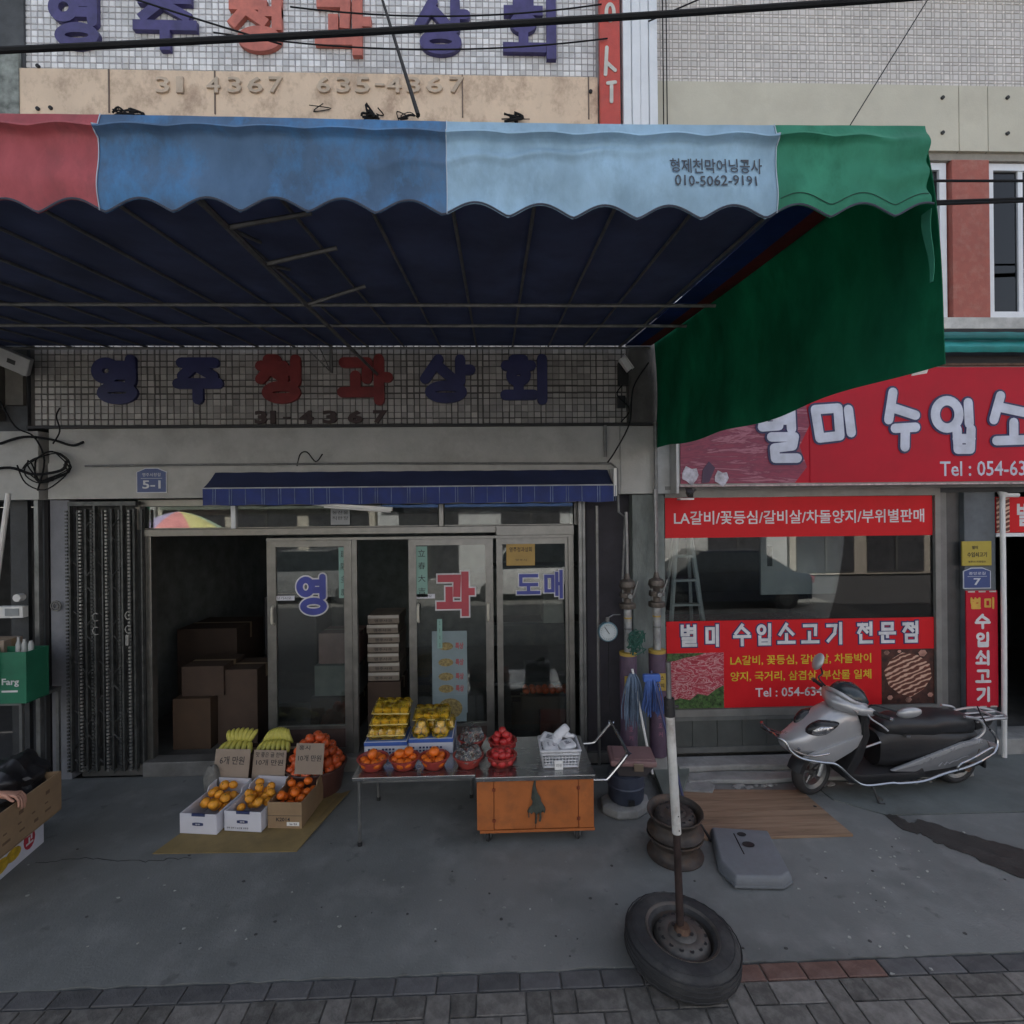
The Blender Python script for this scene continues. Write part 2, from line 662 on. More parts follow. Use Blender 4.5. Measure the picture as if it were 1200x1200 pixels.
def tile_sheet(name, x0, x1, z0, z1, Y, ws, hs, gap, m, parent, proud=0.006, small_bright=False, irregular=False):
    vs, fs, tone = [], [], []
    r = random.Random(3)
    z = z0
    j = 0
    cg = [gap * r.choice((0.3, 0.45, 0.6, 1.0, 1.5)) if irregular else gap for _ in range(400)]
    rg = [gap * r.choice((0.3, 0.45, 0.6, 1.0, 1.5)) if irregular else gap for _ in range(100)]
    while z < z1 - 0.01:
        h = min(hs[j % len(hs)], z1 - z)
        x = x0
        i = 0
        while x < x1 - 0.01:
            w = min(ws[i % len(ws)], x1 - x)
            g = cg[i] * r.uniform(0.7, 1.4) / 2
            gz = rg[j] * r.uniform(0.7, 1.4) / 2
            y = Y - proud - r.uniform(0, 0.0012)
            a, b_, c, d = x + g, x + w - g, z + gz, z + h - gz
            n = len(vs)
            e = 0.0025
            vs += [(a + e, y, c + e), (b_ - e, y, c + e), (b_ - e, y, d - e), (a + e, y, d - e),
                   (a, Y, c), (b_, Y, c), (b_, Y, d), (a, Y, d)]
            fs += [(n, n + 1, n + 2, n + 3), (n, n + 4, n + 5, n + 1), (n + 1, n + 5, n + 6, n + 2),
                   (n + 2, n + 6, n + 7, n + 3), (n + 3, n + 7, n + 4, n)]
            t = r.random()
            if small_bright:
                t = 0.35 + 0.25 * r.random()
                if i % len(ws) == 1 and j % len(hs) == 1:
                    t = 1.0
            tone += [t] * 5
            x += w
            i += 1
        z += h
        j += 1
    me = bpy.data.meshes.new(name)
    me.from_pydata(vs, [], fs)
    at_ = me.attributes.new('tone', 'FLOAT', 'FACE')
    at_.data.foreach_set('value', tone)
    return stuff(link(name, me, m, parent))

# ================================================================ materials in use
CONC = mat('old_concrete', (0.30, 0.305, 0.30), 0.85, var=0.22, scale=3, bump=0.35, bscale=45, dirt=(0.12, 0.12, 0.12), dirt_amt=0.6)
PLASTER = mat('painted_concrete_beam', (0.44, 0.44, 0.42), 0.75, var=0.10, scale=4, bump=0.15, bscale=50, dirt=(0.26, 0.25, 0.23), dirt_amt=0.5)
BEIGE = mat('beige_rendered_band', (0.68, 0.53, 0.39), 0.85, var=0.07, scale=3, bump=0.3, stretch=(1.0, 1, 0.75), dirt=(0.30, 0.20, 0.14), dirt_amt=0.7, dscale=4.5)
BEIGE2 = mat('cream_rendered_band', (0.54, 0.515, 0.42), 0.8, var=0.06, scale=2, bump=0.1, dirt=(0.45, 0.42, 0.34), dirt_amt=0.5)
GROUT = mat('dark_grout', (0.10, 0.10, 0.105), 0.9)
GROUT2 = mat('grey_grout', (0.40, 0.38, 0.36), 0.9)
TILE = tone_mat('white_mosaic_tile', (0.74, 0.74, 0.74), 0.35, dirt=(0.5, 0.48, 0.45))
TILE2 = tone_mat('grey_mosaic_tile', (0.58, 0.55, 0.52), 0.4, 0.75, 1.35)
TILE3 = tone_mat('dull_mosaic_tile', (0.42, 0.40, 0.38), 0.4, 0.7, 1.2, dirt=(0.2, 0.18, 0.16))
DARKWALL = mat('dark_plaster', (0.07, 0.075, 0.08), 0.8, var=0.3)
BLACK = mat('black_gap', (0.015, 0.015, 0.017), 0.7)
REDPAINT = mat('red_painted_brick', (0.34, 0.10, 0.075), 0.7, var=0.10, scale=14, bump=0.15, stretch=(1, 1, 1), dirt=(0.45, 0.25, 0.2), dirt_amt=0.35, dscale=9)
WHITEM = mat('white_metal', (0.72, 0.75, 0.78), 0.4, var=0.05)
WHITEP = mat('white_plastic', (0.75, 0.75, 0.74), 0.4, var=0.05, bump=0.02)
ALU = mat('aluminium_frame', (0.21, 0.207, 0.195), 0.36, 0.75, var=0.15, scale=9, bump=0.04)
ALUD = mat('dull_steel', (0.22, 0.225, 0.225), 0.42, 0.7, var=0.25, scale=8, bump=0.08)
STEEL = mat('stainless_steel', (0.45, 0.46, 0.47), 0.24, 0.95, var=0.12, scale=6, bump=0.02, stretch=(1, 6, 1))
CHROME = mat('chrome', (0.42, 0.43, 0.45), 0.22, 1.0, var=0.05, bump=0)
RUST = mat('rusty_steel', (0.14, 0.085, 0.06), 0.7, 0.5, var=0.35, scale=22, bump=0.4)
RUBBER = mat('worn_rubber', (0.028, 0.028, 0.03), 0.68, var=0.3, scale=12, bump=0.25, dirt=(0.07, 0.07, 0.07), dirt_amt=0.5)
BLACKP = mat('black_plastic', (0.02, 0.02, 0.022), 0.45, var=0.2, bump=0.08)
WIREM = mat('black_cable', (0.02, 0.021, 0.023), 0.85, spec=0.1)
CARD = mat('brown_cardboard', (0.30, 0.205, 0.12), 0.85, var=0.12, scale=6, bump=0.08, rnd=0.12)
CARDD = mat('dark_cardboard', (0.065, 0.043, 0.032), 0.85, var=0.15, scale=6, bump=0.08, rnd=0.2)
CARDX = mat('indoor_shade_cardboard', (0.085, 0.052, 0.032), 0.85, var=0.15, scale=6, bump=0.08, rnd=0.2)  # brown cardboard with the shade inside the shop put into its colour
CARDG = mat('grey_brown_cardboard', (0.30, 0.24, 0.19), 0.85, var=0.08, scale=6, bump=0.06, rnd=0.05)
MATCARD = mat('mustard_cardboard', (0.26, 0.19, 0.08), 0.85, var=0.18, scale=3, bump=0.12, dirt=(0.15, 0.11, 0.06))
WHITEBOX = mat('white_box_board', (0.62, 0.63, 0.70), 0.6, var=0.06, scale=5, bump=0.04)
INK = mat('black_ink', (0.02, 0.02, 0.025), 0.7, bump=0)
NAVYINK = mat('navy_print', (0.03, 0.045, 0.13), 0.6, bump=0)
NAVY = mat('navy_letter_paint', (0.035, 0.04, 0.13), 0.5, var=0.2, bump=0.05)
PURPLE = mat('violet_letter_paint', (0.062, 0.052, 0.165), 0.5, var=0.25, scale=9, bump=0.05)
REDL = mat('red_letter_paint', (0.36, 0.035, 0.035), 0.5, var=0.25, scale=9, bump=0.05)
REDF = mat('faded_red_letter_paint', (0.50, 0.15, 0.11), 0.55, var=0.22, scale=9, bump=0.05)
GLASS = glass('shop_glass', ior=1.7, haze=0.06)
GLASSC = glass('clear_glass', (0.8, 0.84, 0.84), 1.75, haze=0.03)
PLASTICF = glass('clear_plastic', (0.92, 0.9, 0.88), 1.6, haze=0.5)

# ================================================================ ground
ground_m = mat('street_asphalt', (0.07, 0.07, 0.072), 0.9, var=0.2, scale=8, bump=0.4, bscale=90)
g = B()
box(g, -60, 60, -60, 60, -0.4, -0.075)
structure(obj('ground', g, ground_m))


def slab_material():
    m = mat('pavement_concrete', (0.172, 0.182, 0.180), 0.78, var=0.16, scale=1.3, bump=0.3, bscale=70,
            dirt=(0.095, 0.10, 0.10), dirt_amt=0.5, dscale=1.1)
    nt = m.node_tree
    N, L = nt.nodes, nt.links
    b = N['Principled BSDF']
    src = b.inputs['Base Color'].links[0].from_socket
    # pale worn scabs and dark spots
    tc = N.new('ShaderNodeTexCoord')
    for (sc, lo, hi, colr, amt, dt) in ((0.55, 0.50, 0.60, (0.26, 0.265, 0.26), 0.4, 6), (3.3, 0.52, 0.68, (0.29, 0.295, 0.29), 0.35, 14), (1.7, 0.55, 0.68, (0.085, 0.09, 0.09), 0.4, 15), (26.0, 0.66, 0.72, (0.28, 0.29, 0.285), 0.5, 10), (7.0, 0.63, 0.70, (0.07, 0.07, 0.07), 0.5, 12),
                                        (55.0, 0.735, 0.75, (0.05, 0.05, 0.05), 0.8, 3)):
        n = N.new('ShaderNodeTexNoise')
        n.inputs['Scale'].default_value = sc
        n.inputs['Detail'].default_value = dt
        n.inputs['Roughness'].default_value = 0.55
        L.new(tc.outputs['Object'], n.inputs['Vector'])
        r_ = N.new('ShaderNodeMapRange')
        r_.inputs['From Min'].default_value = lo
        r_.inputs['From Max'].default_value = hi
        r_.inputs['To Max'].default_value = amt
        L.new(n.outputs['Fac'], r_.inputs['Value'])
        mx = N.new('ShaderNodeMix')
        mx.data_type = 'RGBA'
        L.new(r_.outputs[0], mx.inputs['Factor'])
        L.new(src, mx.inputs['A'])
        mx.inputs['B'].default_value = (*colr, 1)
        src = mx.outputs['Result']
    L.new(src, b.inputs['Base Color'])
    return m


SLAB = slab_material()
SLAB2 = mat('older_pavement_concrete', (0.14, 0.158, 0.155), 0.82, var=0.2, scale=2.2, bump=0.4, bscale=60, dirt=(0.09, 0.095, 0.09), dirt_amt=0.6, dscale=1.7)
pav = thing('pavement', '', '', (0, 0, 0))
del pav['label'], pav['category']
structure(pav)
KY = 2.785                          # the front edge of the concrete apron
# main slab with a slightly ragged street edge
b = B()
edge = []
rr = random.Random(5)
x = -9.0
while x < 9.0:
    edge.append((x, KY + rr.uniform(-0.006, 0.012)))
    x += 0.07
edge.append((9.0, KY))
JX = 2.9
p_in = [(q[0], q[1]) for q in edge]
prism(b, p_in + [(9.0, 4.02), (3.15, 4.06), (2.86, 4.30), (2.80, 5.02), (-9.0, 5.02)], -0.07, 0.0, 'z')
obj('concrete_slab', b, SLAB, pav)
b = B()
prism(b, [(9.0, 4.032), (3.156, 4.072), (2.872, 4.306), (2.812, 5.02), (9.0, 5.02)], -0.07, 0.004, 'z')
obj('concrete_slab', b, SLAB2, pav)
# raised strips of broken concrete along the meat shop
b = B()
prism(b, [(1.72, 4.58), (2.0, 4.60), (2.4, 4.57), (2.8, 4.61), (3.3, 4.59), (4.4, 4.6), (4.4, 4.90), (1.72, 4.90)], 0.005, 0.045, 'z')
obj('step', b, CONC, pav, bevel=0.012)
b = B()
prism(b, [(1.68, 4.72), (2.2, 4.74), (3.0, 4.71), (4.4, 4.73), (4.4, 4.93), (1.68, 4.93)], 0.05, 0.105, 'z')
obj('step', b, CONC, pav, bevel=0.015)
# broken lumps along the crack below the step
b = B()
for i in range(46):
    x = 1.75 + 2.2 * rr.random()
    y = 4.55 + rr.uniform(-0.03, 0.02)
    s = rr.uniform(0.012, 0.04)
    v = bmesh.ops.create_icosphere(b, subdivisions=1, radius=s)['verts']
    for q in v:
        q.co = Vector((q.co.x * rr.uniform(0.8, 1.6) + x, q.co.y * rr.uniform(0.7, 1.2) + y, q.co.z * 0.45 + 0.004))
stuff(tag(obj('rubble', b, CONC), 'crumbled bits of concrete along the crack below the meat shop step', 'rubble'))
# wet trickle running to the street
b = B()
tr = [(1035, 955), (1052, 957), (1066, 966), (1076, 962), (1100, 967), (1128, 976), (1150, 983), (1180, 990), (1215, 1002), (1290, 1030),
      (1300, 1072), (1250, 1052), (1212, 1036), (1180, 1022), (1150, 1010), (1120, 996), (1098, 988), (1086, 980), (1075, 977), (1058, 972)]
tr2 = []
for i_ in range(len(tr)):
    a_, b_ = tr[i_], tr[(i_ + 1) % len(tr)]
    for k_ in range(4):
        f_ = k_ / 4
        tr2.append((a_[0] + (b_[0] - a_[0]) * f_ + rr.uniform(-2.0, 2.0), a_[1] + (b_[1] - a_[1]) * f_ + rr.uniform(-1.6, 1.6)))
prism(b, [tuple(gp(*q)[:2]) for q in tr2], 0.0035, 0.0065, 'z')
structure(obj('wet_trickle', b, mat('wet_mud', (0.045, 0.042, 0.04), 0.5, var=0.3, scale=9, bump=0.3)))
# chips and litter on the slab
b = B()
for i in range(70):
    if i < 44:
        q = gp(rr.gauss(1055, 50), rr.gauss(1040, 34))
    else:
        q = gp(rr.uniform(10, 700), rr.uniform(1010, 1120))
    s = rr.uniform(0.004, 0.011)
    prism(b, [(q.x + s * rr.uniform(0.5, 1.6) * math.cos(a), q.y + s * rr.uniform(0.5, 1.3) * math.sin(a)) for a in (0, 1, 2, 3, 4, 5)], 0.0005, 0.004, 'z')
stuff(tag(obj('grit', b, mat('pale_chips', (0.34, 0.35, 0.33), 0.9, var=0.5, scale=40)), 'pale chips and grit scattered over the concrete pavement', 'grit'))

# gum, oil spots and hairline cracks
b = B()
for i in range(34):
    q = gp(rr.uniform(-40, 1180), rr.uniform(985, 1125))
    s = rr.uniform(0.004, 0.012)
    prism(b, [(q.x + s * rr.uniform(0.7, 1.2) * math.cos(a), q.y + s * rr.uniform(0.6, 1.1) * math.sin(a)) for a in (0, 0.8, 1.6, 2.4, 3.2, 4.0, 4.8, 5.6)], 0.0006, 0.0032, 'z')
stuff(tag(obj('gum_spots', b, mat('trodden_gum', (0.055, 0.055, 0.055), 0.8, var=0.3, scale=20)), 'dark trodden gum spots scattered over the concrete pavement', 'gum'))
for k, pts in enumerate(([(40, 1012), (100, 1006), (170, 1010), (230, 1004)],)):
    b = B()
    P2_ = []
    for (xa, ya), (xb, yb) in zip(pts, pts[1:]):
        for j in range(9):
            P2_.append(gp(xa + (xb - xa) * j / 9 + rr.uniform(-2.5, 2.5), ya + (yb - ya) * j / 9 + rr.uniform(-1.5, 1.5), 0.0))
    for a_, c_ in zip(P2_, P2_[1:]):
        n_ = Vector((-(c_ - a_).y, (c_ - a_).x, 0)).normalized() * rr.uniform(0.0010, 0.0024)
        prism(b, [tuple((a_ + n_)[:2]), tuple((c_ + n_)[:2]), tuple((c_ - n_)[:2]), tuple((a_ - n_)[:2])], 0.0005, 0.0022, 'z')
    stuff(obj('crack', b, BLACK, pav))

# ---- kerb row and herringbone pavers: each block its own object
PAVM = [mat('paver_grey', (0.145, 0.138, 0.13), 0.85, var=0.35, scale=14, bump=0.4, bscale=90, rnd=0.33, dirt=(0.20, 0.195, 0.185), dirt_amt=0.35, dscale=14),
        mat('paver_red', (0.15, 0.085, 0.07), 0.85, var=0.25, scale=14, bump=0.4, bscale=90, rnd=0.15, dirt=(0.16, 0.12, 0.11), dirt_amt=0.5, dscale=6),
        mat('kerb_block_grey', (0.10, 0.10, 0.105), 0.85, var=0.25, scale=14, bump=0.4, bscale=90, rnd=0.25, dirt=(0.10, 0.10, 0.10), dirt_amt=0.5, dscale=6)]
road = thing('road', '', '', (0, 0, 0))
del road['label'], road['category']
structure(road)
b = bx(-9, 9, -14, KY - 0.004, -0.075, -0.013)
obj('mortar_bed', b, mat('sandy_joint', (0.17, 0.165, 0.155), 0.95, var=0.4, scale=9, bump=0.3), road)


def block_mesh(w, d, m):
    b = bx(-w / 2, w / 2, -d / 2, d / 2, -0.03, 0.0)
    es = [e for e in b.edges if all(v.co.z > -0.001 for v in e.verts)]
    bmesh.ops.bevel(b, geom=es, offset=0.004, segments=1, affect='EDGES')
    me = bpy.data.meshes.new('paver')
    b.to_mesh(me)
    b.free()
    me.materials.append(m)
    return me


def block(name, me, x, y, r=0.0, z=0.0):
    o = bpy.data.objects.new(name, me)
    COL.objects.link(o)
    o.parent = road
    o.location = (x, y, z + rr.uniform(-0.003, 0.0))
    o.rotation_euler = (rr.uniform(-0.006, 0.006), rr.uniform(-0.006, 0.006), r + rr.uniform(-0.008, 0.008))
    return o


KB = [block_mesh(0.212, 0.098, PAVM[2]), block_mesh(0.212, 0.098, PAVM[1])]
x = -3.42
n_pav = 0
while x < 3.9:
    red = 1.10 < x < 2.0
    block('kerb_block', KB[1 if red else 0], x + 0.11, KY - 0.056)
    x += 0.22
W_ = 0.128
PB = [block_mesh(2 * W_ - 0.008, W_ - 0.008, PAVM[0]), block_mesh(W_ - 0.008, 2 * W_ - 0.008, PAVM[0])]
PY = KY - 0.112
far, rest = [], []
for j in range(1, 20):
    for i in range(-34, 34):
        d = (i - (-j)) % 4
        if d == 0:
            c = ((i + 1) * W_, PY - j * W_ + W_ / 2, 0)
        elif d == 3:
            c = ((i + 0.5) * W_, PY - j * W_ + W_, 1)
        else:
            continue
        if abs(c[0]) > 4.2:
            continue
        if d == 3 and j == 1:
            continue
        (far if (c[1] > 2.0 and n_pav < 240 and abs(c[0]) < 3.6) else rest).append(c)
for c in far[:240]:
    block('paver', PB[c[2]], c[0], c[1])
rest += far[240:]
b = B()
for c in rest:
    hw, hd = (W_ - 0.004, W_ / 2 - 0.004) if c[2] == 0 else (W_ / 2 - 0.004, W_ - 0.004)
    box(b, c[0] - hw, c[0] + hw, c[1] - hd, c[1] + hd, -0.03, rr.uniform(-0.003, 0))
for i in range(-34, 34):            # half blocks closing the pattern against the kerb row
    if (i + 1) % 4 == 3:
        box(b, i * W_ + 0.004, (i + 1) * W_ - 0.004, PY - W_ + 0.004, PY - 0.004, -0.03, -0.001)
stuff(obj('paver', b, PAVM[0], road))

# ================================================================ fruit shop building
shop = thing('fruit_shop_building', 'two-storey fruit shop with white mosaic tiles and concrete beam behind the long awning', 'building', (-1.5, 5, 0))
P = shop


def part(name, b, m, parent=None, **k):
    return obj(name, b, m, parent or P, **k)


# piers, beam, walls
part('pier', bx(-4.235, -4.055, 5.0, 5.3, 0, 2.66), mat('blue_grey_pier_paint', (0.22, 0.23, 0.26), 0.7, var=0.15, dirt=(0.12, 0.12, 0.14)), bevel=0.004)
part('pier', bx(1.335, 1.655, 4.98, 5.3, 0.0, 2.66), mat('mossy_concrete_pier', (0.20, 0.225, 0.215), 0.85, var=0.25, scale=7, bump=0.4, stretch=(1, 1, 0.35),
                                                 dirt=(0.09, 0.10, 0.10), dirt_amt=0.7, dscale=3), bevel=0.01)
b = B()
box(b, -4.19, 1.21, 4.93, 5.3, 2.665, 3.0)
box(b, -4.19, 1.21, 4.945, 5.3, 3.0, 3.325)
part('beam', b, PLASTER, bevel=0.004)
part('beam', bx(1.217, 1.565, 4.95, 5.3, 2.665, 3.325), PLASTER, bevel=0.004)
part('beam', bx(1.585, 1.775, 4.97, 5.3, 2.665, 3.35), mat('pale_plaster', (0.5, 0.51, 0.51), 0.8), bevel=0.004)
part('ledge', bx(-4.37, 1.52, 4.915, 5.3, 3.326, 3.352), mat('black_ledge', (0.03, 0.03, 0.032), 0.7))
part('wall', bx(-4.40, 1.60, 5.0, 5.3, 3.353, 4.6), mat('brown_grout', (0.10, 0.095, 0.09), 0.9))
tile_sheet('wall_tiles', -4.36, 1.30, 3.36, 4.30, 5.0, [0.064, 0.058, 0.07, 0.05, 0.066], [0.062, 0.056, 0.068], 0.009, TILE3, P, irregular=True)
part('wall', bx(1.31, 1.60, 4.975, 5.0, 3.353, 4.6), mat('brown_grey_plaster', (0.13, 0.125, 0.12), 0.9, var=0.3, bump=0.4))
part('roof_trim', bx(-4.37, 1.31, 4.96, 4.999, 4.20, 4.222), mat('pale_trim', (0.32, 0.31, 0.29), 0.7))
part('wall', bx(-4.40, 1.60, 5.0, 5.3, 4.6, 9.6), mat('mid_grout', (0.36, 0.35, 0.36), 0.9))
# the fascia of the upper storey
part('wall', bx(-4.52, 1.03, 4.94, 5.0, 5.2, 6.71), BEIGE)
b = B()
for zz in (-4.52, -3.60, -2.62, -0.28, 0.94):
    box(b, zz - 0.006, zz + 0.006, 4.932, 4.94, 6.30, 6.71)
part('panel_joint', b, mat('brown_joint', (0.16, 0.12, 0.10), 0.9))
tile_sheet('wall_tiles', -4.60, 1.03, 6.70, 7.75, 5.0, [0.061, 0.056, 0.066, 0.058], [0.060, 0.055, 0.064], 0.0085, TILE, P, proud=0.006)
b = B()
for q in ((30, 78), (31, 128), (692, 108), (60, 127)):
    c = at(q[0] if q[0] > 40 else 45, q[1], 4.94)
    cyl(b, (c.x, 4.925, c.z), (c.x, 4.945, c.z), 0.018, n=10)
part('wall_vent', b, BLACK)
# room behind the shopfront
dark_in = mat('dim_interior_plaster', (0.19, 0.21, 0.21), 0.85, var=0.25)
b = B()
box(b, -4.05, 1.33, 9.2, 9.3, 0, 2.9)
box(b, -4.15, -4.05, 5.3, 9.3, 0, 2.9)
box(b, 1.33, 1.43, 5.3, 9.3, 0, 2.9)
part('interior_wall', b, dark_in)
part('interior_ceiling', bx(-4.05, 1.33, 5.3, 9.3, 2.75, 2.9), dark_in)
part('interior_floor', bx(-4.0, 1.33, 5.05, 9.3, 0.0, 0.10), mat('dark_floor_tiles', (0.12, 0.12, 0.115), 0.6, var=0.3))
part('door_sill', bx(-3.40, 0.86, 5.0, 5.16, 0.0, 0.14), mat('worn_metal_sill', (0.20, 0.20, 0.195), 0.55, 0.4, var=0.25), bevel=0.008)
# roof slab and far walls, never seen but they close the house and shade it
b = B()
box(b, -4.40, 1.60, 5.3, 12.0, 9.4, 9.6)
box(b, -4.40, 1.60, 11.8, 12.0, 0, 9.4)
box(b, -4.40, -4.25, 5.3, 11.8, 2.9, 9.4)
box(b, 1.45, 1.60, 5.3, 11.8, 2.9, 9.4)
part('rear_wall', b, mat('rear_render', (0.3, 0.3, 0.3), 0.8))

# aluminium shopfront
YF = 5.10
part('door_frame', bx(-3.40, -3.345, 5.07, 5.15, 0.14, 2.36), ALU, bevel=0.004)
part('door_frame', bx(0.715, 0.77, 5.07, 5.15, 0.14, 2.36), ALU, bevel=0.004)
part('head_rail', bx(-3.40, -0.005, 5.04, 5.16, 2.30, 2.365), ALU, bevel=0.003)
part('head_rail', bx(0.0, 0.77, 5.045, 5.16, 2.27, 2.365), ALU, bevel=0.003)
part('door_track', bx(-2.24, 0.74, 5.06, 5.12, 2.243, 2.268), ALU)
part('top_rail', bx(-3.46, 0.86, 5.06, 5.15, 2.59, 2.655), ALU, bevel=0.003)
for x in (-3.47, -2.56, -0.54, 0.80):
    w = 0.045
    part('mullion', bx(x - w / 2, x + w / 2, 5.07, 5.13, 2.366, 2.588), WHITEM if x == -2.56 else ALU, bevel=0.003)
for x0, x1 in ((-3.44, -2.59), (-2.53, -0.57), (-0.51, 0.77)):
    f = part('transom_window', bx(x0, x1, 5.085, 5.115, 2.368, 2.378), ALU)
    obj('pane', bx(x0 + 0.003, x1 - 0.003, 5.098, 5.104, 2.379, 2.587), GLASS, f)


def door(x0, x1, kick, Y, st, inner=True):
    """framed glass door leaf; stiles of width st[0], st[1]"""
    f = B()
    z0, z1 = 0.15, 2.24
    box(f, x0, x0 + st[0], Y - 0.02, Y + 0.02, z0, z1)
    box(f, x1 - st[1], x1, Y - 0.02, Y + 0.02, z0, z1)
    box(f, x0 + st[0], x1 - st[1], Y - 0.019, Y + 0.019, z1 - 0.06, z1)
    box(f, x0 + st[0], x1 - st[1], Y - 0.019, Y + 0.019, z0, z0 + 0.05)
    box(f, x0 + st[0], x1 - st[1], Y - 0.017, Y + 0.017, kick - 0.03, kick)
    d = part('door', f, ALU, bevel=0.003)
    obj('kick_panel', bx(x0 + st[0] - 0.001, x1 - st[1] + 0.001, Y - 0.008, Y + 0.008, z0 + 0.051, kick - 0.031),
        mat('maroon_kick_panel', (0.07, 0.045, 0.04), 0.5, var=0.2), d)
    obj('pane', bx(x0 + st[0] - 0.001, x1 - st[1] + 0.001, Y - 0.003, Y + 0.003, kick + 0.001, z1 - 0.061), GLASS, d)
    return d


d1 = door(-2.245, -1.425, 0.42, 5.10, (0.085, 0.075))
d2 = door(-0.865, -0.035, 0.42, 5.085, (0.075, 0.075))
d3 = door(0.0, 0.715, 0.24, 5.12, (0.06, 0.03))
b = B()
box(b, -1.43, -1.375, 5.09, 5.14, 0.14, 2.24)
part('door_frame', b, ALU, bevel=0.004)
WOODG = mat('cream_pull', (0.55, 0.53, 0.45), 0.4)
for d, hx, Y in ((d1, -2.185, 5.065), (d2, -0.77, 5.05), (d2, -0.085, 5.05)):
    b = B()
    tube(b, smooth_path([(hx, Y + 0.01, 1.43), (hx, Y - 0.02, 1.45), (hx, Y - 0.025, 1.52), (hx, Y - 0.02, 1.58), (hx, Y + 0.01, 1.60)], 4), 0.013, 8)
    obj('handle', b, WOODG, d, smooth=True)
# stickers on the glass
LETW = mat('white_sticker_edge', (0.62, 0.62, 0.66), 0.5, bump=0)
LETB = mat('blue_sticker', (0.05, 0.065, 0.33), 0.45, var=0.15, bump=0)
LETR = mat('red_sticker', (0.44, 0.055, 0.08), 0.45, var=0.15, bump=0)


def sticker(ch, x0, x1, z0, z1, Y, hw, edge, m, parent, square=False):
    obj('letter_outline', glyph(ch, x0, x1, z0, z1, Y - 0.0025, hw + edge, 0.002, square), LETW, parent)
    obj('letter', glyph(ch, x0 + edge, x1 - edge, z0 + edge, z1 - edge, Y - 0.0065, hw, 0.002, square), m, parent)


sticker('영', -2.01, -1.62, 1.475, 1.93, 5.094, 0.032, 0.014, LETB, d1)
sticker('과', -0.615, -0.20, 1.46, 1.93, 5.079, 0.036, 0.014, LETR, d2, True)
sticker('도', 0.19, 0.445, 1.645, 1.90, 5.114, 0.017, 0.010, LETB, d3, True)
sticker('매', 0.455, 0.69, 1.62, 1.925, 5.114, 0.017, 0.010, LETB, d3, True)
STRIP = mat('pale_green_strip', (0.22, 0.38, 0.34), 0.6, var=0.08, bump=0)
for d, x0, x1, z0, z1, Y, s in ((d2, -0.80, -0.67, 1.67, 2.17, 5.079, '立春大吉'), (d1, -1.56, -1.44, 1.67, 2.17, 5.094, '建陽多慶'), (d2, -0.60, -0.53, 1.16, 1.45, 5.079, '입춘대길')):
    Z = 0
    p_ = obj('paper_strip', bx(x0 + 0.008, x1 - 0.012, Y - 0.003, Y - 0.001, z0, z1), STRIP, d)
    h = (z1 - z0) / 4
    for i, c in enumerate(s):
        text(c, x0 + 0.028, x1 - 0.032, z1 - (i + 0.8) * h, z1 - (i + 0.25) * h, Y - 0.0045, INK, d, 0.0, 0.001, name='lettering')
b = bx(0.10, 0.385, 5.106, 5.1105, 1.965, 2.225)
obj('notice', b, mat('ochre_notice', (0.40, 0.26, 0.07), 0.5, var=0.1, bump=0), d3)
text('영주청과상회', 0.13, 0.355, 2.10, 2.15, 5.105, INK, d3, 0.01, 0.001)
text('영주시', 0.19, 0.30, 2.01, 2.03, 5.105, INK, d3, 0.0, 0.001)
for d, x0, Y in ((d1, -2.175, 5.094), (d2, -0.80, 5.079)):
    obj('notice', bx(x0, x0 + 0.19, Y - 0.003, Y - 0.0015, 1.655, 1.70), WHITEBOX, d)
    text('당기시오', x0 + 0.02, x0 + 0.16, 1.665, 1.692, Y - 0.0045, INK, d, 0, 0.001)
# price poster behind the middle door, with pictures of fruit crates
PO = mat('poster_blue_grey', (0.20, 0.26, 0.28), 0.6, var=0.1, bump=0)
obj('poster', bx(-0.645, -0.30, 5.079, 5.081, 0.52, 1.33), PO, d2)
PF = mat('poster_fruit_print', (0.26, 0.20, 0.08), 0.6, var=0.5, scale=40, bump=0)
PR = mat('poster_red_print', (0.35, 0.07, 0.08), 0.6, bump=0)
for i, z in enumerate((1.18, 1.02, 0.88, 0.76)):
    b = B()
    prism(b, [(-0.58 + 0.075 * math.cos(a) * 1.0 + 0.07, z + 0.04 * math.sin(a)) for a in [k * PI / 6 for k in range(12)]], 5.077, 5.0785, 'y')
    obj('picture', b, PF, d2)
    text('특상', -0.415, -0.335, z - 0.03, z + 0.035, 5.077, PR, d2, 0.03, 0.001)
obj('poster', bx(-0.63, -0.31, 5.0745, 5.0765, 0.435, 0.70), PO, d2)
b = B()
prism(b, [(-0.47 + 0.12 * math.cos(a), 0.567 + 0.10 * math.sin(a)) for a in [k * PI / 8 for k in range(16)]], 5.072, 5.074, 'y')
obj('picture', b, PF, d2)

# things standing in the room
SHELF = []


def carton(x0, x1, y0, y1, z0, z1, m, label, group=None, name='cardboard_box', rz=0.0, tape=True):
    t = thing(name, label, 'box', ((x0 + x1) / 2, (y0 + y1) / 2, z0), rz, group)
    w, d, h = (x1 - x0) / 2, (y1 - y0) / 2, z1 - z0
    obj('box_body', bx(-w, w, -d, d, 0, h), m, t, bevel=0.004, local=True)
    b = B()
    box(b, -w - 0.0012, w + 0.0012, -0.024, 0.024, h * 0.82, h + 0.0012)
    obj('tape', b, mat('parcel_tape', (0.30, 0.22, 0.13), 0.35, var=0.1), t, local=True)
    return t


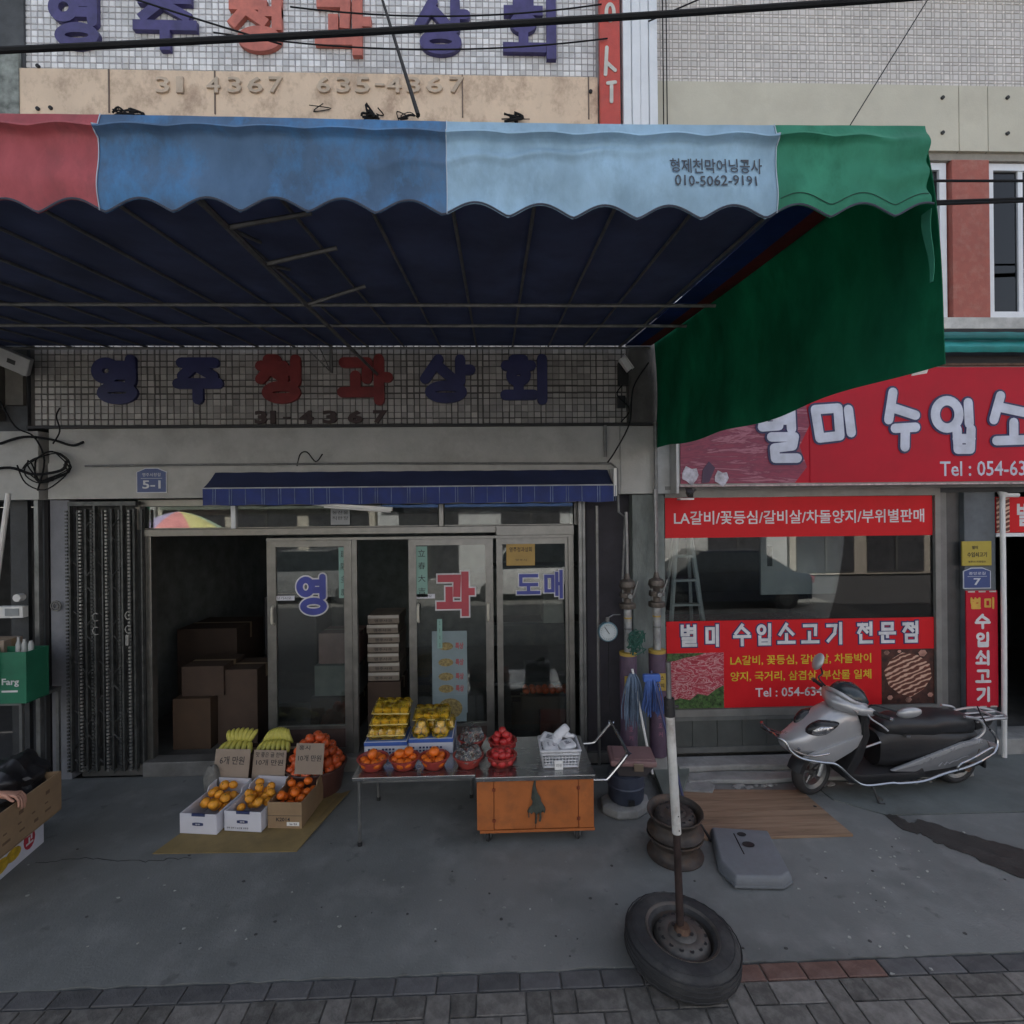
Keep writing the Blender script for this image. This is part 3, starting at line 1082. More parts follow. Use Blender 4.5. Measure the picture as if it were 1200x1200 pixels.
carton(-3.33, -2.95, 5.35, 5.8, 0.10, 0.62, CARDX, 'tall brown carton just inside the open doorway, beside the left door frame')
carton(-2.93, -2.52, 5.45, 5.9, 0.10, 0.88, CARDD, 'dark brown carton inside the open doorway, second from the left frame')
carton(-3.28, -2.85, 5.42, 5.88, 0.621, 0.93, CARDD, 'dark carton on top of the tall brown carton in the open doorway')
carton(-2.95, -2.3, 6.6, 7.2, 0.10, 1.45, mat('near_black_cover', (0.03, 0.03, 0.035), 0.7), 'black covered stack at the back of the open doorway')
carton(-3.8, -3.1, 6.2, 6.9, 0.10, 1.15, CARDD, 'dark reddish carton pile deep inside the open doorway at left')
flat = None
FB = mat('flat_box_side', (0.20, 0.17, 0.14), 0.8, var=0.2)
FE = mat('flat_box_edge', (0.42, 0.40, 0.36), 0.7, var=0.1)
for i in range(7):
    z = 0.78 + i * 0.098
    if flat is None:
        t = thing('flat_carton', 'flat fruit carton at the bottom of the stack between the two glass doors', 'box', (-1.17, 5.5, z), 0, 'flat cartons stacked between the glass doors')
        obj('box_body', bx(-0.16, 0.16, -0.2, 0.2, 0.0, 0.088), FB, t, local=True, bevel=0.003)
        obj('box_edge', bx(-0.158, 0.158, -0.206, -0.2005, 0.055, 0.084), FE, t, local=True)
        text('영주사과', -1.26, -1.08, z + 0.015, z + 0.045, 5.2915, INK, t, 0, 0.001)
        flat = t
    else:
        copy_tree(flat, loc=(-1.17 + rr.uniform(-0.01, 0.01), 5.5, z), label='flat fruit carton, %s in the stack between the two glass doors' % ['', 'second from the bottom', 'third from the bottom', 'the middle one', 'third from the top', 'second from the top', 'topmost'][i])
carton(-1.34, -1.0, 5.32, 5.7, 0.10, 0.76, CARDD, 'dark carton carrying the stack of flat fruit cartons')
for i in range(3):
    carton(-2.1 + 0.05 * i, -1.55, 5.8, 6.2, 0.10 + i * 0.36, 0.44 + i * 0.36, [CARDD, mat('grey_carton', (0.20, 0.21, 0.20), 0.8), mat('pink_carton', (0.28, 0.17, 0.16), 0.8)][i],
           ['lowest dark carton behind the glass door with the blue letter', 'grey carton behind the glass door with the blue letter, middle of three',
            'pinkish carton behind the glass door with the blue letter, topmost of three'][i])
for i, (x0, x1, z0, z1, m) in enumerate(((0.45, 0.72, 0.1, 0.55, mat('maroon_crate', (0.20, 0.04, 0.03), 0.6)), (0.50, 0.72, 1.30, 1.72, mat('pale_paper_bag', (0.35, 0.34, 0.31), 0.8)),
                                         (0.15, 0.5, 0.1, 0.42, CARDD))):
    carton(x0, x1, 5.4 + 0.1 * i, 5.75 + 0.1 * i, z0, z1, m, ['maroon crate of fruit behind the right door', 'pale paper carton hanging behind the door with two blue letters',
                                                          'dark carton on the floor behind the door with two blue letters'][i])
t = thing('shelf_rack', 'dark metal shelf rack inside the shop behind the right door', 'shelf', (0.55, 6.0, 0.1))
for z in (0.5, 1.2, 1.85):
    obj('shelf', bx(-0.1, 1.1, 5.9, 6.3, z, z + 0.03), DARKWALL, t)
for x in (-0.08, 1.06):
    obj('upright', bx(x, x + 0.04, 5.9, 5.94, 0.1, 2.2), DARKWALL, t)
FRUIT = {}


def fruit_mesh(key, r, squash=0.9, m=None, sub=2, seed=1):
    if key in FRUIT:
        return FRUIT[key]
    b = B()
    bmesh.ops.create_icosphere(b, subdivisions=sub, radius=r)
    q = random.Random(seed)
    for v in b.verts:
        v.co.z *= squash
        t = v.co.normalized()
        v.co *= 1 + 0.02 * math.sin(5 * t.x + 2) * math.cos(4 * t.y)
        if t.z > 0.85:
            v.co.z -= r * 0.09
    me = bpy.data.meshes.new(key)
    b.to_mesh(me)
    b.free()
    for p in me.polygons:
        p.use_smooth = True
    me.materials.append(m)
    FRUIT[key] = me
    if key != 'grape':
        b = B()
        b.from_mesh(me)
        n0 = len(b.faces)
        ztop = max(v.co.z for v in b.verts)
        bmesh.ops.create_cone(b, cap_ends=True, segments=6, radius1=r * 0.20, radius2=r * 0.06, depth=r * 0.16, matrix=Matrix.Translation((0, 0, ztop - r * 0.01)))
        b.faces.ensure_lookup_table()
        for f_ in b.faces[n0:]:
            f_.material_index = 1
        b.to_mesh(me)
        b.free()
        me.materials.append(mat('dry_stem', (0.10, 0.09, 0.035), 0.8, bump=0))
    return me


def fruit(name, me, p, label, cat, group, parent=None, s=1.0):
    o = bpy.data.objects.new(name, me)
    COL.objects.link(o)
    o.location = p
    o.rotation_euler = (rr.uniform(-1, 1), rr.uniform(-1, 1), rr.uniform(0, 6))
    o.scale = (s, s, s)
    if parent is None:
        tag(o, label, cat, group)
    else:
        o.parent = parent
    return o


def heap(cx, cy, z0, r, fr, layers):
    """positions for a heap of balls in a round bowl"""
    out = []
    for k, (n, rad) in enumerate(layers):
        a0 = rr.uniform(0, 6)
        for i in range(n):
            a = a0 + 2 * PI * i / n
            out.append(Vector((cx + rad * math.cos(a) + rr.uniform(-0.004, 0.004), cy + rad * math.sin(a), z0 + k * fr * 1.45)))
    return out


TANG = mat('tangerine_skin', (0.75, 0.16, 0.015), 0.42, var=0.10, scale=30, bump=0.3, bscale=160, rnd=0.12)
TOMA = mat('tomato_skin', (0.50, 0.035, 0.035), 0.38, var=0.10, scale=20, bump=0.02, rnd=0.12)
PERS = mat('persimmon_skin', (0.66, 0.11, 0.03), 0.35, var=0.12, scale=20, bump=0.05, rnd=0.15)
MAND = mat('mandarin_skin', (0.80, 0.34, 0.03), 0.42, var=0.15, scale=30, bump=0.3, bscale=160, rnd=0.14)
MELON = mat('yellow_melon_skin', (0.82, 0.52, 0.02), 0.35, var=0.12, scale=16, bump=0.05, rnd=0.1)
GRAPE = mat('grape_skin', (0.05, 0.018, 0.03), 0.35, var=0.3, scale=30, bump=0.02, rnd=0.2)
BAN = mat('banana_skin', (0.55, 0.50, 0.10), 0.5, var=0.15, scale=18, bump=0.03, dirt=(0.2, 0.25, 0.06), dirt_amt=0.5, dscale=7)
me_d = fruit_mesh('inner_persimmon', 0.04, 0.85, PERS)
for i in range(14):
    fruit('persimmon', me_d, (0.30 + 0.07 * (i % 7), 5.42 + 0.08 * (i // 7), 0.60 + 0.005 * (i % 3)), 'orange fruit in the dark crate behind the right door pane', 'fruit', 'fruit heaped behind the right door pane')
carton(0.24, 0.78, 5.36, 5.56, 0.425, 0.56, CARDD, 'shallow dark tray of orange fruit behind the right door pane')

# ================================================================ raised letter signs on the fruit shop
t = thing('letter_sign', 'lower sign of thick navy and dark red letters on the shaded tiles under the awning', 'sign', (-1.5, 5, 3.4))
xs = [(105, 170), (203, 265), (298, 360), (395, 462), (490, 558), (585, 647)]
for i, (c, (a, e)) in enumerate(zip('영주청과상회', xs)):
    p, q = at(a, 446, 5), at(e, 446, 5)
    obj('letter', glyph(c, p.x, q.x, 3.54, 4.035, 4.962, 0.050, 0.038), mat('dark_red_letter_paint', (0.22, 0.03, 0.03), 0.5, var=0.25) if i in (2, 3) else NAVY, t, bevel=0)
p = at(300, 490, 5)
for s, a, e in (('3', 300, 314), ('1', 318, 324), ('-', 333, 341), ('4', 352, 368), ('3', 379, 396), ('6', 408, 426), ('7', 438, 454)):
    x0, x1 = at(a, 490, 5).x, at(e, 490, 5).x
    z0, z1 = (3.37, 3.495) if s != '-' else (3.42, 3.435)
    text(s, x0, x1, z0, z1, 4.972, mat('dark_brown_digits', (0.05, 0.03, 0.03), 0.6), t, 0.045, 0.022, name='digit')

t = thing('letter_sign', 'upper sign of violet and faded red letters on white mosaic above the awning', 'sign', (-1.5, 5, 6.9))
xs = [(56, 128), (158, 236), (268, 340), (370, 437), (484, 552), (588, 658)]
for i, (c, (a, e)) in enumerate(zip('영주청과상회', xs)):
    p, q = at(a, 40, 5), at(e, 40, 5)
    obj('letter', glyph(c, p.x, q.x, 6.89, 7.48, 4.945, 0.047, 0.045, i not in (0, 4)), REDF if i in (2, 3) else PURPLE, t)
DG = mat('painted_over_digits', (0.52, 0.42, 0.32), 0.8, var=0.2, dirt=(0.3, 0.22, 0.17), dirt_amt=0.6, dscale=10)
t = thing('phone_number', 'row of raised cream telephone digits on the beige band above the awning', 'sign', (-1.2, 4.94, 6.5))
for s, a, e in (('3', 184, 200), ('1', 208, 216), ('4', 243, 259), ('3', 268, 284), ('6', 291, 309), ('7', 316, 332), ('6', 372, 388), ('3', 395, 411),
                ('5', 417, 434), ('-', 440, 451), ('4', 454, 471), ('3', 477, 493), ('6', 500, 519), ('7', 527, 544)):
    p, q = at(a, 101, 4.94), at(e, 101, 4.94)
    zc = p.z
    z0, z1 = (zc - 0.075, zc + 0.075) if s != '-' else (zc - 0.01, zc + 0.012)
    text(s, p.x, q.x, z0, z1, 4.918, DG, t, 0.015, 0.024, name='digit')

# street number plates
PLB = mat('navy_enamel', (0.045, 0.075, 0.22), 0.4, var=0.1, bump=0)
PLW = mat('plate_white', (0.60, 0.63, 0.68), 0.45, bump=0)


def plate(x0, x1, z0, z1, Y, num, label, small):
    t = thing('house_number_plate', label, 'sign', ((x0 + x1) / 2, Y, z0))
    w, h = x1 - x0, z1 - z0

    def outl(k):
        return [(x0 + k, z0 + k), (x1 - k, z0 + k), (x1 - k, z1 - h * 0.16 - k * 0.3), ((x0 + x1) / 2 + w * 0.2, z1 - k), ((x0 + x1) / 2 - w * 0.2, z1 - k), (x0 + k, z1 - h * 0.16 - k * 0.3)]
    b = B()
    prism(b, outl(0), Y - 0.008, Y, 'y')
    obj('plate', b, PLW, t)
    b = B()
    prism(b, outl(0.008), Y - 0.0095, Y - 0.0082, 'y')
    obj('plate_face', b, PLB, t)
    text(num, (x0 + x1) / 2 - w * (0.30 if len(num) > 1 else 0.13), (x0 + x1) / 2 + w * (0.30 if len(num) > 1 else 0.13), z0 + h * 0.17, z0 + h * 0.50, Y - 0.011, PLW, t, 0.02, 0.001)
    text(small, (x0 + x1) / 2 - w * 0.3, (x0 + x1) / 2 + w * 0.3, z0 + h * 0.66, z0 + h * 0.8, Y - 0.011, PLW, t, 0.0, 0.001)
    b = bx(x0 + w * 0.15, x1 - w * 0.15, Y - 0.011, Y - 0.0098, z0 + h * 0.575, z0 + h * 0.59)
    obj('rule', b, PLW, t)


plate(-3.375, -3.095, 2.715, 2.95, 4.93, '5-1', 'navy house number plate reading 5-1 on the concrete beam', '영주시장길')

# ================================================================ the long awning
NAVC = mat('navy_canvas', (0.105, 0.125, 0.20), 0.8, var=0.2, scale=3, bump=0.1, trans=0.4)


def canvas(name, col, streak, tr=0.2):
    return mat(name, col, 0.75, var=0.30, scale=3.0, bump=0.7, bscale=12, spec=0.2, stretch=(1, 1, 0.6), dirt=streak, dirt_amt=0.85, dscale=6.5, trans=tr)


CRED = canvas('faded_red_canvas', (0.48, 0.12, 0.14), (0.27, 0.09, 0.10))
CBLUE = canvas('faded_blue_canvas', (0.10, 0.18, 0.31), (0.09, 0.27, 0.56))
CSKY = canvas('pale_blue_canvas', (0.34, 0.52, 0.68), (0.27, 0.42, 0.56))
CGRN = canvas('faded_green_canvas', (0.05, 0.26, 0.17), (0.035, 0.19, 0.12))
CGRD = canvas('deep_green_canvas', (0.026, 0.235, 0.135), (0.022, 0.19, 0.105), 0.64)
AX0, AX1, AY, AZ = -5.2, 1.49, 1.70, 3.812
aw = thing('large_awning', 'long patched awning in red, blue, pale blue and green over the fruit shop', 'awning', (-1.5, 5, 4.1))
T_ = 0.2175


def scal(X):
    return 3.482 + 0.048 * (1 - abs(math.sin(PI * (X - 0.053) / T_)) ** 1.25 * 1.0) * 0 + 0.045 * abs(math.sin(PI * (X - 0.053) / T_)) ** 1.3


def val_y(X, v):
    # v 0 bottom .. 1 top ; a roll at the top, folds below it
    y = AY + 0.006 * math.sin(X * 2.1 + 1)
    y -= 0.032 * math.exp(-((v - 0.80) / 0.035) ** 2) * min(1.0, max(0.0, (1.47 - X) / 0.35)) + 0.022 * math.exp(-((v - 0.56 - 0.14 * math.sin(X * 1.7)) / 0.045) ** 2) * 0.6 * max(0.0, math.sin(X * 2.3 + 1.2))
    y -= 0.035 * max(0.0, X - 1.15) * math.sin(v * 17 + 1) * math.sin(PI * v)
    y -= 0.002 * math.sin(X * 31 + 5 * v) * math.sin(v * 6)
    y += 0.012 * max(0, v - 0.86) / 0.14
    y += 0.010 * math.sin(v * 9 + X * 3) * (1 - v)
    return y


def val_pt(X, v):
    zb = scal(X)
    z = zb + (AZ - 0.005 - zb) * v
    return Vector((X, val_y(X, v), z))


for x0, x1, m, lb in ((AX0, -1.272, CRED, 'faded red front panel'), (-1.27, -0.152, CBLUE, 'mottled blue front panel'), (-0.15, 0.958, CSKY, 'pale blue front panel with printed phone number'),
                      (0.96, 1.483, CGRN, 'green front panel at the right end')):
    b = B()
    grid(b, max(8, int((x1 - x0) / 0.018)), 48, lambda u, v: val_pt(x0 + (x1 - x0) * u, v), 0.003)
    obj('valance_panel', b, m, aw, smooth=True, label=lb, sharp=60)
# seams and hem
for X in (-1.271, -0.151, 0.959):
    b = B()
    tube(b, [val_pt(X, v / 22) - Vector((0, 0.003, 0)) for v in range(23)], 0.0018, 5)
    obj('seam', b, mat('pale_seam', (0.42, 0.5, 0.6), 0.7), aw, smooth=True)
b = B()
tube(b, [val_pt(AX0 + (AX1 - AX0) * i / 500, 0.012) - Vector((0, 0.001, 0)) for i in range(501)], 0.0035, 5)
obj('hem', b, mat('dark_hem', (0.05, 0.06, 0.09), 0.8), aw, smooth=True)
b = B()
tube(b, [val_pt(0.97 + 0.505 * i / 40, 0.13) - Vector((0, 0.0025, 0)) for i in range(41)], 0.0016, 4)
obj('stitching', b, mat('dark_thread', (0.02, 0.08, 0.06), 0.8, bump=0), aw)
# print on the pale blue panel
a, e = at(790, 212, AY), at(887, 212, AY)
def onval(s, px0, px1, py0, py1, off, nm='lettering'):
    p, q = at(px0, py1, AY), at(px1, py0, AY)
    me = text_mesh(s, off, 0.0)
    co = [v.co for v in me.vertices]
    a0, a1 = min(c.x for c in co), max(c.x for c in co)
    b0, b1 = min(c.y for c in co), max(c.y for c in co)
    for v in me.vertices:
        x = p.x + (v.co.x - a0) / (a1 - a0) * (q.x - p.x)
        z = p.z + (v.co.y - b0) / (b1 - b0) * (q.z - p.z)
        zb = scal(x)
        y = val_y(x, (z - zb) / (AZ - zb))
        v.co = Vector((x, y - 0.0045, z))
    link(nm, me, mat('worn_black_print', (0.05, 0.06, 0.08), 0.7, var=0.3), aw)


onval('형제천막어닝공사', 785, 893, 186, 203, 0.012)
onval('010-5062-9191', 790, 886, 207, 219, 0.012)
# roof sheet, sagging a little between the rafters
RAF = [-0.17 + 0.345 * k for k in range(-14, 5)]


def roof_z(X, y):
    t = (y - AY) / (5.0 - AY)
    u = ((X + 0.17) / 0.345) % 1.0
    return 3.765 + 0.355 * t - 0.022 * math.sin(PI * u) * math.sin(PI * min(1, max(0, t)))


b = B()
grid(b, 160, 14, lambda u, v: Vector((AX0 + (1.26 - AX0) * u, AY + 0.035 + (4.96 - AY - 0.035) * v, roof_z(AX0 + (1.26 - AX0) * u, AY + 3.26 * v))), 0.003)
obj('roof_canvas', b, NAVC, aw, smooth=True)
NB = canvas('royal_blue_canvas', (0.02, 0.045, 0.18), (0.02, 0.04, 0.14), 0.15)
NR = canvas('dull_red_canvas', (0.16, 0.03, 0.03), (0.12, 0.03, 0.03), 0.15)
for x0, x1, m, lb in ((1.258, 1.402, NB, 'royal blue strip of the roof'), (1.398, 1.515, NR, 'dull red strip at the end of the roof')):
    b = B()
    grid(b, 6, 14, lambda u, v: Vector((x0 + (x1 - x0) * u + 0.02 * v, AY + 0.035 + (4.96 - AY - 0.035) * v, roof_z(x0 + (x1 - x0) * u, AY + 3.26 * v))), 0.003)
    obj('roof_canvas', b, m, aw, smooth=True, label=lb)
# side curtain


def side(u, v):
    """u 0 wall .. 1 street, v 0 bottom .. 1 top"""
    y = 4.93 - (4.93 - AY - 0.02) * u
    zt = roof_z(1.48, y) + 0.012
    zb = 3.105 - 0.10 * u - 0.035 * math.sin(PI * u) + 0.010 * math.sin(u * 17)
    bulge = 0.045 * math.sin(PI * min(1, (1 - v) * 1.15)) * math.sin(PI * (0.15 + 0.8 * u)) + 0.012 * math.sin(u * 21 + v * 3) * (1 - v)
    return Vector((1.555 - 0.065 * u + bulge + 0.055 * u ** 3 * (1 - v ** 3), y, zb + (zt - zb) * v))


b = B()
grid(b, 70, 20, side, 0.003)
obj('side_curtain', b, CGRD, aw, smooth=True, label='deep green side curtain', sharp=60)
b = B()
grid(b, 3, 14, lambda u, v: Vector((1.497 + 0.006 * math.sin(v * 6), AY - 0.002 + (0.012 + 0.03 * v) * u, 3.27 + 0.25 * v)), 0.002)
obj('curtain_edge', b, CGRN, aw, smooth=True)
b = B()
q = at(1072, 436, 1.9)
grid(b, 2, 2, lambda u, v: Vector((q.x - 0.03 + 0.06 * u, 1.88 - 0.02 * v, q.z - 0.02 + 0.04 * v + 0.010 * u)), 0.002)
obj('fabric_tag', b, WHITEP, aw)
# frame under the canvas
FR = mat('galvanised_tube', (0.17, 0.17, 0.165), 0.55, 0.4, var=0.3, scale=12)
for X in RAF:
    b = B()
    tube(b, [(X, AY + 0.05, roof_z(X, AY) - 0.022), (X, 4.94, roof_z(X, 4.94) - 0.022)], 0.009, 6)
    obj('rafter', b, FR, aw, smooth=True)
FRP = mat('pale_galvanised_tube', (0.22, 0.22, 0.21), 0.5, 0.4, var=0.3, scale=12)
for y, dz in ((3.42, 0.035), (3.95, 0.04), (4.88, 0.03), (AY + 0.05, 0.03)):
    b = B()
    z = roof_z(0, y) - dz - 0.012
    tube(b, [(AX0, y, z), (1.50, y, z)], 0.012, 6)
    obj('purlin', b, FRP if y < 4.5 and y > 2 else FR, aw, smooth=True)
for X in (-1.62,):
    b = B()
    p0, p1 = Vector((X + 0.5, 1.85, 3.70)), Vector((X + 0.5, 4.93, 3.83))
    tube(b, [p0, p1], 0.014, 6)
    obj('truss_chord', b, FR, aw, smooth=True)
    for k, y in enumerate((2.2, 2.55, 3.1)):
        b = B()
        z = 3.70 + 0.13 * (y - 1.85) / 3.08
        tube(b, [(X + 0.5, y, z), (X + 0.85, y, roof_z(X + 0.9, y) - 0.03)], 0.011, 6)
        obj('truss_web', b, FR, aw, smooth=True)
        b = B()
        tube(b, [(X + 0.5, y, z), (X + 0.5, y + 0.3, roof_z(X + 0.5, y + 0.3) - 0.03)], 0.009, 6)
        obj('truss_web', b, FR, aw, smooth=True)
b = B()
box(b, 0.0, 0.018, 4.90, 4.93, 3.84, 4.12, Matrix.Translation((-1.555, 0, 0)))
obj('bracket', b, FR, aw)
for dx, dz in ((-0.06, 0.2), (-0.13, 0.18)):
    b = B()
    tube(b, [(-1.55, 4.9, 3.845), (-1.55 + dx * 1.8, 4.87, 3.845 + dz * 1.3)], 0.006, 6)
    obj('stay', b, FR, aw)

# ================================================================ small blue roll-out awning
sa = thing('small_awning', 'narrow navy roll-out awning with striped valance above the shop door', 'awning', (-0.8, 4.93, 2.7))
NV2 = mat('navy_awning_cloth', (0.022, 0.032, 0.09), 0.75, var=0.15, scale=6, bump=0.1)
SX0, SX1 = -2.66, 1.10
b = B()
grid(b, 60, 5, lambda u, v: Vector((SX0 + 0.02 * v + (SX1 - SX0 - 0.04 * v) * u, 4.74 + 0.17 * v, 2.745 + 0.155 * v - 0.012 * math.sin(PI * v) + 0.002 * math.sin(u * 80))), 0.003)
obj('canopy', b, NV2, sa, smooth=True)
b = B()
grid(b, 240, 4, lambda u, v: Vector((SX0 + (SX1 - SX0) * u, 4.735 + 0.006 * math.sin(u * 150) * (1 - v) + 0.004 * math.sin(u * 41), 2.588 + 0.15 * v + 0.004 * (1 - v) * math.sin(u * 64))), 0.003)
obj('valance', b, mat('navy_valance_cloth', (0.022, 0.042, 0.20), 0.7, var=0.2, scale=6, bump=0.1), sa, smooth=True)
STR = mat('pale_blue_stripe', (0.17, 0.23, 0.36), 0.7, var=0.5, scale=5)
nst = 26
for i in range(nst):
    X = SX0 + 0.09 + i * (SX1 - SX0 - 0.1) / (nst - 1)
    for dx in ((0,) if i % 3 == 2 else (0, 0.022)):
        u = (X + dx - SX0) / (SX1 - SX0)
        b = B()
        grid(b, 1, 4, lambda s, v: Vector((X + dx + 0.0055 * s, 4.7295 + 0.006 * math.sin(u * 150) * (1 - v) + 0.004 * math.sin(u * 41), 2.592 + 0.145 * v + 0.004 * (1 - v) * math.sin(u * 64))), 0.0015)
        obj('stripe', b, STR, sa)
b = B()
tube(b, [(SX0, 4.728, 2.744), (SX1, 4.728, 2.744)], 0.006, 6)
obj('front_bar', b, mat('white_bar', (0.5, 0.52, 0.55), 0.4), sa)
b = bx(SX1 + 0.002, SX1 + 0.03, 4.74, 4.90, 2.64, 2.90)
obj('end_bracket', b, WHITEP, sa)
# fluorescent fitting slung under it
t = thing('strip_light', 'unlit white fluorescent strip light hanging askew under the small awning', 'light fitting', (-1.5, 4.8, 2.5))
p, q = at(366, 593, 4.8), at(460, 597, 4.8)
b = B()
prism(b, [(p.x, p.z + 0.008), (p.x + 0.1, p.z - 0.004), (q.x, q.z - 0.016), (q.x, q.z + 0.02), (p.x + 0.2, p.z + 0.02)], 4.77, 4.82, 'y')
obj('housing', b, WHITEP, t, bevel=0.004)
b = B()
tube(b, [(p.x + 0.12, 4.765, p.z - 0.008), (q.x - 0.01, 4.765, q.z - 0.02)], 0.011, 8)
obj('fluorescent_tube', b, WHITEP, t, smooth=True)
b = B()
tube(b, [(q.x - 0.1, 4.80, q.z + 0.02), (q.x - 0.12, 4.82, 2.72)], 0.003, 5)
obj('cord', b, WIREM, t)
# small paper sign on the transom glass
p, q = at(388, 615, 5.09), at(410, 596, 5.09)
b = bx(p.x, q.x, 5.083, 5.085, p.z, q.z)
t = tag(obj('paper_sign', b, mat('grey_paper', (0.36, 0.38, 0.40), 0.7, bump=0)), 'small grey paper sign on the transom glass under the small awning', 'sign')
text('농산물', p.x + 0.015, q.x - 0.015, q.z - 0.055, q.z - 0.02, 5.0815, INK, t, 0, 0.001)
text('직판장', p.x + 0.015, q.x - 0.015, q.z - 0.11, q.z - 0.075, 5.0815, INK, t, 0, 0.001)

# ================================================================ folding security gate, left
gt = thing('folding_gate', 'concertina steel security gate folded back at the left of the shopfront', 'gate', (-3.74, 4.98, 0.05))
GM = mat('gate_steel', (0.10, 0.105, 0.105), 0.5, 0.5, var=0.35, scale=15, bump=0.1)
GMP = mat('gate_rivet_steel', (0.30, 0.30, 0.29), 0.45, 0.5, var=0.3, scale=15)
gx = [-4.03, -3.905, -3.80, -3.665, -3.545, -3.455]
for i, X in enumerate(gx):
    yy = 4.985 + (0.03 if i % 2 else 0.0)
    b = B()
    box(b, X - 0.012, X + 0.006, yy - 0.02, yy + 0.02, 0.08, 2.60 - (0.03 if i % 2 else 0))
    obj('upright', b, GM, gt)
    b = B()
    box(b, X + 0.05, X + 0.062, yy + 0.0, yy + 0.03, 0.08, 2.56)
    obj('upright', b, GM, gt)
# toothed edges: lattice ends seen as rows of knuckles
for i, X in enumerate(gx[:]):
    b = B()
    z = 0.09
    while z < 2.56:
        box(b, X - 0.034, X - 0.014, 4.955, 4.972, z, z + 0.018)
        z += 0.034
    stuff(obj('knuckle', b, GMP if i in (1, 3, 5) else GM, gt))
for k in range(11):
    z = 0.12 + k * 0.235
    for a_, b__ in ((0, 1), (1, 2), (2, 3), (3, 4), (4, 5)):
        b = B()
        s = 1 if (k + a_) % 2 else -1
        tube(b, [(gx[a_], 5.0, z - 0.07 * s), (gx[b__], 5.02, z + 0.07 * s)], 0.007, 4)
        obj('lattice_bar', b, GM, gt)
obj('top_track', bx(-4.05, -3.42, 4.97, 5.04, 2.60, 2.64), GM, gt)
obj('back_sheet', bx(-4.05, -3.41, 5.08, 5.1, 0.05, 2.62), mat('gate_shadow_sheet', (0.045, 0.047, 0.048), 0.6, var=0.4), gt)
for x, z in ((-3.79, 1.55), (-3.79, 1.42), (-3.49, 1.56), (-3.49, 1.43)):
    b = B()
    tube(b, smooth_path([(x + 0.03, 4.95, z + 0.03), (x, 4.95, z + 0.035), (x - 0.02, 4.95, z), (x, 4.95, z - 0.035), (x + 0.03, 4.95, z - 0.03)], 4), 0.006, 5)
    obj('lock_staple', b, GMP, gt)
b = bx(-3.50, -3.47, 4.93, 4.95, 1.28, 1.38)
obj('padlock', b, GMP, gt, bevel=0.004)
b = bx(-3.395, -3.30, 5.04, 5.068, 1.25, 1.60)

# ================================================================ conduits, cables and cameras on the shopfront
PIPE = mat('grey_conduit', (0.20, 0.205, 0.205), 0.5, 0.2, var=0.3, scale=12)
b = B()
p = [at(100, 546, 4.9), at(180, 545, 4.9), at(440, 543, 4.9), at(700, 543, 4.9), at(716, 543, 4.9), at(723, 549, 4.9), at(725, 600, 4.9), at(731, 606, 4.85), at(731, 680, 4.75)]
tube(b, [Vector((v.x, 4.90 if i < 7 else 4.80, v.z)) for i, v in enumerate(p)], 0.010, 8)
tag(obj('conduit', b, PIPE, None, smooth=True), 'thin grey conduit along the concrete beam, turning down at its right end', 'pipe')
b = B()
p = at(709, 505, 4.91)
tube(b, [(p.x, 4.905, 3.325), (p.x, 4.905, 3.02)], 0.016, 8)
tag(obj('pipe', b, PIPE, None, smooth=True), 'short vertical pipe on the beam above the right end of the small awning', 'pipe')
b = B()
p0, p1 = at(768, 495, 4.9), at(768, 660, 4.9)
tube(b, [(p0.x, 4.90, p0.z), (p0.x, 4.90, p1.z - 0.03)], 0.019, 10)
tag(obj('downpipe', b, PIPE, None, smooth=True), 'dark grey vertical pipe at the corner of the beam beside the meat shop', 'pipe')
# bundle of slack cable, left end of the beam
for k in range(5):
    pts = []
    cx, cz = at(58, 545, 4.9).x, at(58, 545, 4.9).z
    for j in range(15):
        a_ = 0.5 + j * 0.55 + k
        pts.append((cx + (0.17 + 0.05 * math.sin(k + j)) * math.cos(a_), 4.89 - 0.006 * k, cz - 0.02 + (0.13 + 0.03 * math.cos(2 * k + j)) * math.sin(a_)))
    b = B()
    tube(b, smooth_path(pts[: 9 + k], 3), 0.006, 5)
    tag(obj('cable_coil', b, WIREM, None, smooth=True), 'tangled loop of slack black cable at the left end of the beam', 'cable', 'slack cable loops at the left end of the beam')
for k, (pp, r_, lb) in enumerate((
        ([(-20, 552), (12, 548), (40, 556), (72, 551), (78, 540)], 0.013, 'fat dark cable bundle along the left end of the beam under the coil'),
        ([(0, 470), (18, 500), (40, 512), (52, 540), (44, 575)], 0.007, 'black wire dropping from the floodlight to the coil on the beam'),
        ([(20, 545), (30, 566), (52, 574), (74, 560), (82, 548)], 0.006, 'thin black wire looping below the coil on the beam'),
        ([(62, 520), (70, 505), (66, 488), (70, 478)], 0.006, 'short black wire rising from the coil to the tiled sign corner'))):
    b = B()
    tube(b, smooth_path([at(x_, y_, 4.865 - 0.01 * k) for x_, y_ in pp], 5), r_, 6)
    tag(obj('cable', b, WIREM, None, smooth=True), lb, 'cable')
b = B()
tube(b, smooth_path([at(0, 520, 4.88), at(28, 512, 4.87), at(60, 515, 4.87), at(84, 522, 4.88), at(98, 518, 4.88)], 5), 0.012, 6)
tag(obj('cable', b, WIREM, None, smooth=True), 'thick black cable ending in a connector over the left end of the beam', 'cable')
b = B()
tube(b, smooth_path([at(760, 425, 4.9), at(742, 455, 4.86), at(738, 495, 4.87), at(722, 527, 4.88), at(712, 542, 4.88)], 5), 0.007, 6)
tag(obj('cable', b, WIREM, None, smooth=True), 'thin black cable dropping over the beam from the camera at the right end', 'cable')
b = B()
